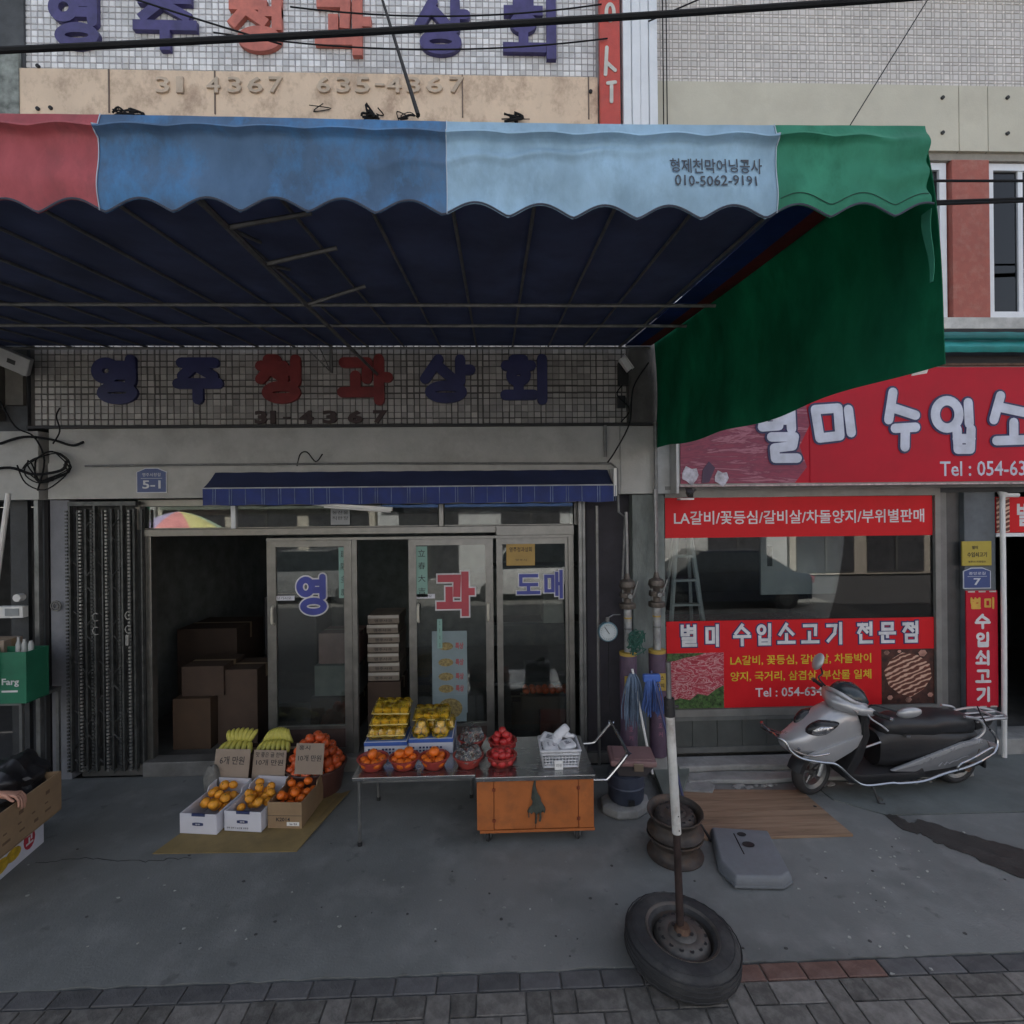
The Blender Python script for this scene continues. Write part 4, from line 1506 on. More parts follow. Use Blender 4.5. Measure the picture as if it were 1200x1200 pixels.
tube(b, smooth_path([at(348, 546, 4.9), at(352, 532, 4.88), at(360, 530, 4.88), at(370, 541, 4.88), at(378, 532, 4.88)], 5), 0.006, 5)
tag(obj('cable', b, WIREM, None, smooth=True), 'short curl of black wire above the left part of the small awning', 'cable')


def camera_box(px, py, Y, label, s=1.0, ang=-0.5, col=WHITEP, yaw=0.0):
    p = at(px, py, Y)
    t = thing('security_camera', label, 'camera', (p.x, Y, p.z), 0, None, rot=(0, ang, yaw))
    b = bx(-0.075 * s, 0.075 * s, -0.035 * s, 0.035 * s, -0.03 * s, 0.03 * s)
    obj('housing', b, col, t, bevel=0.008, local=True)
    b = bx(-0.085 * s, 0.08 * s, -0.042 * s, 0.042 * s, 0.032 * s, 0.04 * s)
    obj('sunshield', b, col, t, bevel=0.003, local=True)
    b = B()
    cyl(b, (0.074 * s, 0, 0), (0.082 * s, 0, 0), 0.024 * s, n=12)
    obj('lens', b, BLACKP, t, local=True)
    b = B()
    tube(b, [(-0.03 * s, 0.03 * s, 0), (-0.06 * s, 0.09 * s, 0.02 * s)], 0.011 * s, 6)
    obj('bracket', b, col, t, local=True)
    return t


camera_box(733, 427, 4.86, 'small white security camera under the right end of the awning beside the tiles', 0.95, 0.95)
t = thing('junction_box', 'dark junction box with hanging wires under the right camera on the tiled sign', 'box', (1.22, 4.94, 3.6))
b = bx(1.20, 1.30, 4.93, 4.97, 3.72, 3.94)
obj('box_body', b, BLACKP, t, bevel=0.005)
b = bx(1.19, 1.27, 4.93, 4.965, 3.50, 3.62)
obj('box_body', b, BLACKP, t, bevel=0.005)
b = B()
tube(b, smooth_path([(1.24, 4.93, 3.72), (1.18, 4.90, 3.62), (1.30, 4.90, 3.48), (1.22, 4.92, 3.36)], 5), 0.006, 5)
obj('wire', b, WIREM, t)
# floodlight at the left end
p = at(16, 423, 4.8)
t = thing('floodlight', 'square grey floodlight tilted on the wall at the far left under the awning', 'lamp', (p.x, 4.8, p.z), 0, None, rot=(R(28), R(24), R(20)))
obj('housing', bx(-0.13, 0.13, -0.03, 0.03, -0.085, 0.085), mat('pale_grey_metal', (0.40, 0.40, 0.40), 0.5), t, bevel=0.01, local=True)
obj('front_glass', bx(-0.03, 0.03, -0.036, -0.031, -0.02, 0.02), BLACKP, t, local=True)
obj('bracket', bx(0.05, 0.08, 0.03, 0.12, -0.12, 0.0), ALUD, t, local=True)

# ================================================================ vertical red banner, corrugated white cladding
t = thing('vertical_banner', 'narrow red vertical sign with white brush letters beside the white ribbed strip', 'sign', (1.14, 4.88, 6.2))
bn = bx(1.04, 1.235, 4.87, 4.93, 5.6, 8.2)
obj('panel', bn, mat('red_banner_paint', (0.50, 0.07, 0.05), 0.5, var=0.15, dirt=(0.3, 0.1, 0.08)), t, bevel=0.004)
for k, (z0, c) in enumerate(((7.15, '과'), (6.40, '미'))):
    obj('letter', glyph('청' if k == 0 else 's', 1.065, 1.21, z0, z0 + 0.55, 4.862, 0.017, 0.006), mat('cream_brush_paint', (0.55, 0.55, 0.5), 0.6), t)
t = thing('ribbed_cladding', 'tall white ribbed metal strip between the two shops on the upper wall', 'cladding', (1.42, 4.9, 5.3))
for i in range(4):
    x0 = 1.262 + i * 0.083
    obj('rib', bx(x0, x0 + 0.079, 4.86 - (0.012 if i % 2 else 0), 4.95, 5.0, 9.0), WHITEM, t, bevel=0.008)
b = B()
for x in (1.63, 1.665):
    tube(b, [(x, 4.9, 8.5), (x + 0.03, 4.9, 7.4), (x + 0.03, 4.9, 6.0)], 0.006, 5)
tag(obj('cable', b, WIREM, None), 'pair of thin black cables running down beside the white ribbed strip', 'cable')

# ================================================================ meat shop building (right)
ms = thing('meat_shop_building', 'two-storey meat shop with grey mosaic fascia, cream band and red brick piers', 'building', (4, 5, 0))
P = ms
part('wall', bx(1.60, 9.0, 5.02, 5.3, 6.70, 9.6), GROUT2)
tile_sheet('wall_tiles', 1.61, 6.2, 6.715, 8.0, 5.02, [0.062, 0.030], [0.060, 0.029], 0.006, TILE2, ms, proud=0.005, small_bright=True)
b = B()
box(b, 1.60, 4.66, 4.97, 5.3, 6.06, 6.712)
box(b, 4.668, 4.958, 4.97, 5.3, 6.06, 6.712)
box(b, 4.966, 9.0, 4.97, 5.3, 6.06, 6.712)
part('band', b, BEIGE2, bevel=0.003)
b = B()
box(b, 4.66, 4.668, 4.985, 5.2, 6.06, 6.712)
box(b, 4.958, 4.966, 4.985, 5.2, 6.06, 6.712)
part('panel_joint', b, BLACK)
b = B()
for q in ((1104, 115), (1104, 156), (1180, 115), (1180, 157)):
    c = at(q[0], q[1], 4.97)
    cyl(b, (c.x, 4.955, c.z), (c.x, 4.975, c.z), 0.018, n=10)
part('wall_vent', b, mat('dark_vent', (0.04, 0.04, 0.04), 0.8))
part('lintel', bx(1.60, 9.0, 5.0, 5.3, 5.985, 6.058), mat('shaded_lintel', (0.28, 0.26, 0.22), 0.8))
part('roof_trim', bx(3.3, 9.0, 4.9, 5.0, 7.72, 7.80), mat('cream_trim', (0.5, 0.47, 0.38), 0.7))
# upper windows and red piers
part('pier', bx(4.60, 4.985, 4.985, 5.25, 4.385, 5.984), REDPAINT, bevel=0.006)
WGL = glass('upper_window_glass', (0.25, 0.27, 0.3), 1.6)


def window(x0, x1, z0, z1, Y, mull):
    f = B()
    box(f, x0, x0 + 0.07, Y, Y + 0.07, z0, z1)
    box(f, x1 - 0.07, x1, Y, Y + 0.07, z0, z1)
    box(f, x0 + 0.07, x1 - 0.07, Y + 0.001, Y + 0.07, z1 - 0.07, z1)
    box(f, x0 + 0.07, x1 - 0.07, Y + 0.001, Y + 0.07, z0, z0 + 0.08)
    for m_ in mull:
        box(f, m_, m_ + 0.05, Y + 0.012, Y + 0.06, z0 + 0.08, z1 - 0.07)
    w = part('window', f, WHITEM, bevel=0.004)
    obj('pane', bx(x0 + 0.069, x1 - 0.069, Y + 0.03, Y + 0.036, z0 + 0.079, z1 - 0.069), WGL, w)
    obj('curtain', bx(x0 + 0.05, x1 - 0.05, Y + 0.15, Y + 0.16, z0, z1), mat('dark_curtain', (0.09, 0.09, 0.10), 0.9, var=0.3), w)
    return w


window(5.0, 6.6, 4.40, 5.98, 5.03, (5.34,))
window(1.8, 4.58, 4.40, 5.98, 5.03, (3.1,))
part('sill', bx(1.7, 9.0, 4.93, 5.3, 4.27, 4.384), mat('weathered_white_sill', (0.50, 0.50, 0.48), 0.8, var=0.25, dirt=(0.2, 0.2, 0.2)), bevel=0.006)
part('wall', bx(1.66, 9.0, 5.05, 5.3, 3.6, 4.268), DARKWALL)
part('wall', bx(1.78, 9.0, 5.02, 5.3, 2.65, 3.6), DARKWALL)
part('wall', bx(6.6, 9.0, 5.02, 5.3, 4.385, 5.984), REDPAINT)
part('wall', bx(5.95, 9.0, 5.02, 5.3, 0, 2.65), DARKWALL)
b = B()
box(b, 1.60, 9.0, 5.3, 12.0, 9.4, 9.6)
box(b, 1.60, 9.0, 11.8, 12.0, 0, 9.4)
box(b, 8.85, 9.0, 5.3, 11.8, 0, 9.4)
box(b, 1.62, 8.85, 5.3, 11.8, 2.75, 2.85)
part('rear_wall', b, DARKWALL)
b = B()
box(b, 1.66, 1.70, 5.3, 8.6, 0, 2.75)
box(b, 1.70, 8.8, 8.5, 8.6, 0, 2.75)
box(b, 4.72, 4.80, 5.35, 8.5, 0, 2.75)
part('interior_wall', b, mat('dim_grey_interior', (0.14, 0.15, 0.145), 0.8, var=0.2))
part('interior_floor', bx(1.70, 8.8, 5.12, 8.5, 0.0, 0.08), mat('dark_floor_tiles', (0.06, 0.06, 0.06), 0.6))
part('eave_gap', bx(4.2, 9.0, 4.93, 5.05, 4.215, 4.265), BLACK)
# shop window and base
DF = mat('dark_bronze_frame', (0.075, 0.078, 0.08), 0.45, 0.4, var=0.2)
f = B()
box(f, 1.665, 4.45, 4.99, 5.06, 2.625, 2.70)
box(f, 4.395, 4.45, 4.99, 5.06, 0.46, 2.625)
box(f, 1.66, 4.395, 4.99, 5.06, 0.46, 0.53)
w = part('window', f, mat('grey_window_frame', (0.22, 0.22, 0.21), 0.5, 0.3, var=0.15), bevel=0.004)
obj('pane', bx(1.66, 4.394, 5.022, 5.028, 0.531, 2.624), GLASSC, w)
SIGR = mat('red_window_film', (0.60, 0.016, 0.022), 0.5, var=0.05, bump=0, spec=0.2)
obj('window_film', bx(1.672, 4.385, 5.013, 5.015, 2.225, 2.622), SIGR, w, label='red film band along the top of the window')
b = B()
box(b, 1.672, 4.39, 5.013, 5.015, 1.085, 1.40)
box(b, 2.245, 3.845, 5.0132, 5.0148, 0.535, 1.085)
obj('window_film', b, SIGR, w, label='red film band across the lower window')
WL = mat('white_film', (0.66, 0.66, 0.68), 0.5, bump=0)
YL = mat('yellow_film', (0.62, 0.50, 0.03), 0.5, bump=0)
NVE = mat('navy_film', (0.02, 0.03, 0.13), 0.5, bump=0)
text('LA갈비/꽃등심/갈비살/차돌양지/부위별판매', 1.76, 4.30, 2.355, 2.49, 5.0115, WL, w, 0.012, 0.001)
pxs = [(795, 820), (824, 846), (858, 882), (884, 908), (910, 934), (938, 962), (966, 991), (1003, 1026), (1029, 1052), (1056, 1080)]
for c, (a_, e_) in zip('별미수입소고기전문점', pxs):
    x0, x1 = at(a_, 740, 5).x, at(e_, 740, 5).x
    obj('letter_outline', glyph(c, x0, x1, 1.132, 1.380, 5.0105, 0.0255, 0.001, True), NVE, w)
    obj('letter', glyph(c, x0 + 0.012, x1 - 0.012, 1.144, 1.368, 5.006, 0.0155, 0.001, True), WL, w)
text('LA갈비, 꽃등심, 갈비살, 차돌박이', 2.31, 3.74, 0.95, 1.05, 5.0115, YL, w, 0.012, 0.001)
text('양지, 국거리, 삼겹살, 부산물 일체', 2.31, 3.74, 0.79, 0.89, 5.0115, YL, w, 0.012, 0.001)
text('Tel : 054-634-7725', 2.56, 3.53, 0.635, 0.725, 5.0115, WL, w, 0.012, 0.001)
MEAT = ramp_mat('marbled_meat_print', 'noise', [(0.35, (0.33, 0.02, 0.04)), (0.48, (0.42, 0.05, 0.08)), (0.52, (0.62, 0.42, 0.42)), (0.56, (0.36, 0.03, 0.05)), (0.7, (0.22, 0.01, 0.03))],
                scale=5, stretch=(1, 1, 2.2), dist=3.4, bump=0)
MEAT2 = ramp_mat('grilled_steak_print', 'wave', [(0.30, (0.10, 0.03, 0.02)), (0.6, (0.24, 0.06, 0.035)), (0.78, (0.60, 0.40, 0.30))], scale=7.0, dist=4.5, stretch=(0.8, 1, -1.9), bump=0)
HERB = mat('herb_print', (0.035, 0.085, 0.02), 0.5, var=0.9, scale=45, bump=0, dirt=(0.10, 0.17, 0.06), dirt_amt=0.9, dscale=28)
DK = mat('dark_print', (0.06, 0.02, 0.015), 0.5, var=0.6, scale=14, bump=0)
pc = obj('picture', bx(1.675, 2.243, 5.0125, 5.0145, 0.535, 1.084), MEAT, w, label='picture of raw marbled meat')
b = B()
prism(b, [(1.676, 0.536), (2.24, 0.536), (2.24, 0.76), (2.16, 0.72), (2.08, 0.66), (1.98, 0.68), (1.9, 0.62), (1.8, 0.64), (1.676, 0.60)], 5.0105, 5.012, 'y')
prism(b, [(1.676, 1.083), (1.676, 1.0), (1.76, 1.01), (1.86, 1.04), (1.98, 1.06), (2.06, 1.083)], 5.0105, 5.012, 'y')
obj('picture_detail', b, HERB, w)
obj('picture', bx(3.847, 4.388, 5.0125, 5.0145, 0.535, 1.084), DK, w, label='picture of grilled steak on a dark board')
b = B()
prism(b, [(3.87, 0.86), (3.94, 0.98), (4.06, 1.05), (4.22, 1.02), (4.34, 0.93), (4.36, 0.80), (4.28, 0.68), (4.14, 0.60), (4.02, 0.64), (3.92, 0.72)], 5.0105, 5.012, 'y')
obj('picture_detail', b, MEAT2, w)
b = B()
for x, z, s in ((4.27, 1.04, 0.045), (4.12, 0.575, 0.035), (3.93, 0.60, 0.03), (3.90, 1.05, 0.03), (4.345, 0.62, 0.03), (4.03, 1.06, 0.02)):
    prism(b, [(x + s * math.cos(k), z + s * math.sin(k) * 0.8) for k in range(6)], 5.0105, 5.012, 'y')
obj('picture_detail', b, mat('garlic_tomato_print', (0.42, 0.22, 0.17), 0.5, var=0.6, scale=8, bump=0), w)
b = B()
box(b, 1.665, 4.52, 4.985, 5.06, 0.105, 0.16)
box(b, 1.665, 4.52, 4.99, 5.06, 0.42, 0.458)
part('base_rail', b, mat('grey_base_rail', (0.13, 0.135, 0.13), 0.6, var=0.2), bevel=0.004)
x = 1.668
GB = mat('dark_green_grey_board', (0.075, 0.082, 0.078), 0.65, var=0.15, dirt=(0.12, 0.12, 0.12), dirt_amt=0.3)
while x < 4.5:
    part('base_board', bx(x, min(x + 0.246, 4.52), 5.0, 5.06, 0.161, 0.419), GB, bevel=0.004)
    x += 0.25
part('door_jamb', bx(4.452, 4.52, 5.0, 5.1, 0.16, 2.65), mat('pale_jamb', (0.17, 0.17, 0.165), 0.5, 0.3), bevel=0.004)
part('door_jamb', bx(4.522, 4.68, 5.03, 5.12, 0.0, 2.65), DF, bevel=0.004)
part('column', bx(4.685, 5.005, 4.98, 5.3, 0.0, 2.65), mat('blue_grey_column_paint', (0.125, 0.14, 0.155), 0.7, var=0.2, dirt=(0.07, 0.075, 0.08)), bevel=0.008)
part('lintel', bx(1.66, 9.0, 4.96, 5.05, 2.70, 2.735), mat('greyish_lintel', (0.3, 0.3, 0.29), 0.7))
# open bay to the right of the column
part('transom', bx(5.03, 5.95, 5.0, 5.05, 2.24, 2.60), SIGR)
part('transom', bx(5.03, 5.95, 5.0, 5.06, 2.20, 2.235), WHITEM)
b = bx(5.035, 5.17, 4.996, 4.999, 2.245, 2.59)
part('picture', b, MEAT2)
text('별미', 5.25, 5.6, 2.3, 2.54, 4.9985, WL, P, 0.03, 0.001)
part('step', bx(5.03, 5.95, 5.0, 5.3, 0.0, 0.16), CONC, bevel=0.01)

# the big red sign box
sg = thing('shop_sign', 'long red lightbox sign with white outlined letters and a picture of raw meat', 'sign', (3.5, 4.8, 2.73))
SR = mat('red_sign_face', (0.46, 0.010, 0.026), 0.55, var=0.10, scale=2, bump=0.02, spec=0.25)
SX = 7.6
obj('sign_box', bx(1.735, SX, 4.805, 5.0, 2.735, 3.86), mat('grey_sign_box', (0.35, 0.35, 0.35), 0.5), sg)
obj('sign_face', bx(3.0, SX - 0.01, 4.79, 4.804, 2.75, 3.85), SR, sg)
pic = ramp_mat('sliced_meat_print', 'noise', [(0.3, (0.10, 0.01, 0.035)), (0.42, (0.26, 0.03, 0.07)), (0.52, (0.17, 0.02, 0.055)), (0.60, (0.38, 0.13, 0.18)), (0.68, (0.20, 0.025, 0.06))], scale=2.6, dist=1.8, stretch=(0.55, 1, 3.2), bump=0)
b = B()
prism(b, [(1.75, 2.75), (2.85, 2.75), (2.97, 2.90), (2.90, 3.1), (3.0, 3.3), (2.9, 3.85), (1.75, 3.85)], 4.792, 4.803, 'y')
obj('picture', b, pic, sg)
obj('sign_face', bx(2.70, 3.0, 4.7965, 4.8035, 2.75, 3.85), SR, sg)
for x, z, s in ((1.84, 2.83, 0.10), (2.14, 2.80, 0.085)):
    b = B()
    prism(b, [(x + s * math.cos(k * 0.7) * 0.8, z + s * (0.6 + 0.4 * (k % 2)) * math.sin(k * 0.7)) for k in range(9)], 4.785, 4.7905, 'y')
    obj('picture_detail', b, mat('white_flower_print', (0.5, 0.48, 0.55), 0.5, var=0.4, scale=20, bump=0), sg)
b = B()
prism(b, [(1.95, 2.755), (2.02, 2.76), (2.08, 2.9), (2.02, 2.96), (1.96, 2.88)], 4.786, 4.7905, 'y')
obj('picture_detail', b, mat('purple_leaf_print', (0.05, 0.02, 0.06), 0.5, bump=0), sg)
NAVO = mat('navy_outline_print', (0.02, 0.022, 0.09), 0.5, bump=0)
SWH = mat('white_sign_print', (0.55, 0.58, 0.68), 0.5, bump=0)
for c, a_, e_, zt, zb in (('b', 880, 948, 466, 548), ('m', 942, 1008, 466, 526), ('s', 1030, 1082, 452, 532), ('i', 1084, 1150, 458, 536), ('t', 1153, 1218, 456, 528)):
    p, q = at(a_, zb, 4.79), at(e_, zt, 4.79)
    obj('letter_outline', glyph(c, p.x, q.x, p.z, q.z, 4.7835, 0.064, 0.002), NAVO, sg)
    obj('letter', glyph(c, p.x + 0.02, q.x - 0.02, p.z + 0.02, q.z - 0.02, 4.7775, 0.045, 0.002), SWH, sg)
for c, x0 in (('고', 5.35), ('기', 5.85)):
    obj('letter_outline', glyph(c, x0, x0 + 0.42, 3.08, 3.58, 4.7835, 0.058, 0.002), NAVO, sg)
    obj('letter', glyph(c, x0 + 0.02, x0 + 0.4, 3.10, 3.56, 4.7785, 0.038, 0.002), SWH, sg)
text('Tel : 054-634-7725', 4.27, 5.62, 2.80, 2.945, 4.7885, SWH, sg, 0.01, 0.001)
obj('sign_edge', bx(1.71, 1.733, 4.79, 5.0, 2.66, 3.86), mat('white_sign_edge', (0.5, 0.5, 0.5), 0.5), sg)
obj('sign_edge', bx(1.735, SX, 4.786, 4.803, 2.722, 2.7345), mat('pink_worn_edge', (0.5, 0.38, 0.38), 0.6, var=0.4, scale=20), sg)
obj('top_rail', bx(1.735, SX, 4.78, 4.99, 3.862, 3.885), RUST, sg)
camera_box(808, 578, 4.75, 'dark round security camera in a white holder under the left end of the red sign', 0.75, 0.4, BLACKP, R(-100))
p = at(806, 582, 4.8)
tag(obj('camera_holder', bx(p.x - 0.07, p.x + 0.06, 4.80, 4.90, p.z - 0.03, p.z - 0.015), WHITEP), 'small white shelf holding the dark camera under the red sign', 'bracket')

# teal awning of the meat shop
ta = thing('teal_awning', 'teal roll-up awning above the red meat shop sign', 'awning', (5.2, 4.9, 3.95))
TEAL = mat('teal_canvas', (0.02, 0.24, 0.23), 0.6, var=0.2, scale=5, bump=0.3, bscale=16)
b = B()
grid(b, 60, 10, lambda u, v: Vector((3.9 + 3.8 * u, 4.70 - 0.03 * math.sin(v * 7) + 0.15 * v * v + 0.006 * math.sin(u * 90 + v * 4), 3.965 + 0.235 * v)), 0.004)
obj('canopy', b, TEAL, ta, smooth=True)
b = B()
tube(b, [(3.9, 4.72, 4.12), (7.7, 4.72, 4.12)], 0.035, 10)
obj('roller', b, mat('dark_teal_canvas', (0.015, 0.14, 0.14), 0.6), ta, smooth=True)
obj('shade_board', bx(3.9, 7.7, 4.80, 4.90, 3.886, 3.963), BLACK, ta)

# signs on the right column
t = thing('wall_plaque', 'yellow square plaque with black brush writing on the grey column', 'sign', (4.83, 4.97, 2.0))
p, q = at(1127, 663, 4.97), at(1161, 634, 4.97)
obj('panel', bx(p.x, q.x, 4.962, 4.978, p.z, q.z), mat('yellow_plaque', (0.42, 0.33, 0.05), 0.5, var=0.1), t, bevel=0.003)
text('별미', p.x + 0.1, p.x + 0.16, q.z - 0.08, q.z - 0.045, 4.9605, INK, t, 0.02, 0.001)
text('수입쇠고기', p.x + 0.05, q.x - 0.05, p.z + 0.085, p.z + 0.135, 4.9605, INK, t, 0.02, 0.001)
text('영주시 지정업소', p.x + 0.06, q.x - 0.06, p.z + 0.03, p.z + 0.05, 4.9605, INK, t, 0.01, 0.001)
p, q = at(1129, 690, 4.97), at(1161, 665, 4.97)
plate(p.x, q.x, p.z, q.z, 4.978, '7', 'blue house number plate reading 7 on the grey column', '중앙로길')
t = thing('vertical_banner', 'red vertical banner with white letters on the grey column beside the scooter', 'sign', (4.83, 4.97, 0.5))
obj('panel', bx(4.682, 5.004, 4.966, 4.978, 0.50, 1.665), mat('red_cloth_banner', (0.50, 0.016, 0.035), 0.6, var=0.08, spec=0.2), t)
for k, c in enumerate('별미'):
    obj('letter', glyph(c, 4.715 + k * 0.14, 4.84 + k * 0.14, 1.48, 1.60, 4.9625, 0.0105, 0.002), mat('gold_film', (0.62, 0.36, 0.06), 0.5, bump=0), t)
for k, c in enumerate('수입쇠고기'):
    z = 1.435 - k * 0.182
    obj('letter', glyph(c, 4.765, 4.93, z - 0.155, z, 4.9625, 0.0135, 0.002), WL, t)
b = B()
for z in (0.505, 1.655):
    for k in range(3):
        box(b, 4.70 + k * 0.11, 4.77 + k * 0.11, 4.963, 4.9655, z - 0.006, z + 0.008)
obj('tape', b, mat('pale_tape', (0.5, 0.45, 0.42), 0.5), t)
b = B()
tube(b, smooth_path([(5.19, 4.93, 2.615), (5.06, 4.93, 2.615), (5.03, 4.93, 2.59), (5.03, 4.93, 2.0), (5.03, 4.93, 1.0), (5.03, 4.94, 0.01)], 3), 0.022, 10)
tag(obj('drainpipe', b, WHITEP, None, smooth=True), 'white plastic drainpipe running down the right edge of the grey column', 'pipe')
b = B()
tube(b, [(4.80, 4.95, 0.50), (4.86, 4.94, 0.42), (4.90, 4.95, 0.36)], 0.008, 6)
tag(obj('cord', b, WIREM, None), 'short black cord hanging below the red vertical banner', 'cord')

# things inside the meat shop window
t = thing('step_ladder', 'aluminium step ladder standing inside the meat shop window', 'ladder', (2.1, 5.7, 0.08))
for s in (-1, 1):
    b = B()
    tube(b, [(2.12 + s * 0.06, 5.75, 2.4), (2.12 + s * 0.30, 5.55, 0.1)], 0.028, 6)
    obj('rail', b, WHITEM, t)
    b = B()
    tube(b, [(2.12 + s * 0.06, 5.78, 2.4), (2.12 + s * 0.28, 6.15, 0.1)], 0.02, 6)
    obj('rail', b, WHITEM, t)
for k in range(8):
    z = 0.35 + k * 0.27
    w_ = 0.30 - 0.24 * (z - 0.1) / 2.3
    obj('rung', bx(2.12 - w_, 2.12 + w_, 5.55 + 0.2 * (z - 0.1) / 2.3 - 0.03, 5.55 + 0.2 * (z - 0.1) / 2.3 + 0.05, z, z + 0.025), WHITEM, t)
t = thing('display_fridge', 'long white meat display fridge inside the meat shop window', 'fridge', (3.2, 7.0, 0.08))
obj('cabinet', bx(1.9, 4.4, 6.7, 7.5, 0.08, 0.95), WHITEM, t, bevel=0.02)
b = B()
prism(b, [(6.72, 0.96), (7.48, 0.96), (7.48, 1.30), (7.1, 1.34)], 1.95, 4.35, 'x')
obj('glass_hood', b, GLASSC, t)
obj('meat_tray', bx(2.0, 4.3, 6.8, 7.3, 0.955, 1.0), MEAT, t)
carton(3.35, 3.75, 5.5, 5.9, 0.08, 0.5, CARDD, 'brown carton on the floor inside the meat shop window')
t = thing('wall_poster', 'pale poster board leaning at the right inside the meat shop window', 'poster', (3.5, 6.2, 1.3))
obj('board', bx(3.25, 4.35, 6.2, 6.23, 1.45, 2.5), WHITEM, t)
obj('mark', bx(3.33, 3.39, 6.19, 6.198, 1.8, 2.05), BLACKP, t)

# ================================================================ neighbour at the far left
nb = thing('neighbour_building', 'dark shop at the left edge with grubby beam and open front', 'building', (-6, 5, 0))
P = nb
part('beam', bx(-9.0, -4.25, 4.9, 5.3, 2.66, 3.30), PLASTER, bevel=0.006)
part('wall', bx(-9.0, -4.405, 4.97, 5.3, 3.31, 9.6), DARKWALL)
b = B()
box(b, -4.80, -4.60, 4.90, 4.96, 3.40, 4.20)
box(b, -4.57, -4.41, 4.93, 4.965, 3.55, 3.95)
part('panel', b, mat('brown_panel', (0.12, 0.11, 0.095), 0.8, var=0.3), bevel=0.004)
part('post', bx(-4.325, -4.285, 4.93, 4.98, 0.0, 2.66), ALUD, bevel=0.004)
part('post', bx(-4.28, -4.245, 4.99, 5.03, 0.0, 2.66), BLACK)
b = B()
box(b, -9, -4.3, 8.8, 8.9, 0, 2.66)
box(b, -4.34, -4.24, 5.04, 8.9, 0, 2.66)
box(b, -9, -4.3, 5.3, 12, 9.4, 9.6)
box(b, -9, -8.9, 5.3, 8.9, 0, 9.4)
part('interior_wall', b, DARKWALL)
part('interior_ceiling', bx(-9, -4.34, 5.3, 8.8, 2.67, 2.75), DARKWALL)
part('panel', bx(-4.62, -4.46, 5.02, 5.06, 0.0, 2.66), mat('deep_grey_panel', (0.045, 0.048, 0.052), 0.6, var=0.3))
part('pipe_band', bx(-5.2, -4.42, 4.93, 4.96, 6.2, 6.9), mat('mottled_plaster', (0.22, 0.24, 0.22), 0.9, var=0.5, scale=9))
b = B()
tube(b, [at(10, 578, 4.7), at(-12, 740, 4.7)], 0.02, 8)
tag(obj('pole', b, WHITEP, None, smooth=True), 'thin white pole leaning in the dark opening at the left edge', 'pole')
b = B()
p = at(66, 710, 4.98)
for r_ in (0.045, 0.025):
    tube(b, [(p.x + r_ * math.cos(k * PI / 8), 4.975, p.z + r_ * math.sin(k * PI / 8)) for k in range(17)], 0.007, 5, cap=False)
tag(obj('wall_ring', b, ALUD, None, smooth=True), 'round metal ring plate on the blue grey pier beside the folding gate', 'ring')

# ================================================================ overhead wires
def wire(p, q, sag, r, label, n=24, group=None):
    b = B()
    tube(b, catenary(p, q, sag, n), r, 7)
    return tag(obj('overhead_cable', b, WIREM, None, smooth=True), label, 'cable', group)


p, q = at(-260, 70, 1.5), at(985, -8, 1.5)
q2 = p + (q - p) * 1.6
wire(p, q2, 0.03, 0.009, 'thick black overhead cable crossing the picture above the awning', 30)
wire(at(445, -10, 3.0), at(490, 135, 1.78), 0.0, 0.0075, 'taut black cable running down to the top of the awning over the blue panel')
wire(at(125, -12, 4.7), at(330, 52, 4.8), 0.01, 0.008, 'thin black wire drooping over the first blue letters of the upper sign')
wire(at(250, 38, 4.75), at(712, 45, 4.85), 0.13, 0.007, 'thin sagging wire hanging below the thick cable across the upper sign')
wire(at(340, 8, 4.75), at(705, 5, 4.85), 0.10, 0.007, 'thin sagging wire at the top of the upper sign above the thick cable')
wire(at(1090, -5, 4.8), at(993, 152, 4.6), 0.0, 0.005, 'thin grey wire slanting down the cream band to the green awning end')
wire(at(760, 25, 4.8), at(850, -14, 4.8), 0.0, 0.007, 'short thin wire just right of the white ribbed strip')
wire(at(800, 212, 4.3), at(1500, 212, 4.3), 0.0, 0.011, 'upper black cable crossing the red brick pier', 6)
for k in range(2):
    wire(at(800, 246 + 3 * k, 4.3), at(1500, 223 + 3 * k, 4.3), 0.0, 0.012, ['upper strand of the lower doubled black cable crossing the red pier', 'lowest black cable strand crossing the red pier'][k], 6, 'doubled cable over the red pier')
# wads of old cable on the band behind the awning top
for i, (cx_, cy_, n_) in enumerate(((148, 126, 7), (436, 127, 5), (482, 130, 3), (605, 132, 4), (365, 118, 1))):
    b = B()
    c = at(cx_, cy_, 4.88)
    for k in range(n_):
        pts = [(c.x + rr.gauss(0, 0.07), 4.90 + rr.uniform(-0.03, 0.03), c.z - 0.07 + abs(rr.gauss(0, 0.035))) for _ in range(4)]
        tube(b, smooth_path(pts, 4), rr.uniform(0.004, 0.012), 5)
    tag(obj('cable_wad', b, WIREM, None, smooth=True), ['knotted black cable clump above the blue awning panel at left', 'tattered black clump on the beige band under the digits 635',
                                                     'small black knot where the taut cable meets the awning', 'flaky black scraps on the beige band above the pale blue panel',
                                                     'tiny black scrap on the beige band left of the digits 635'][i], 'cable')

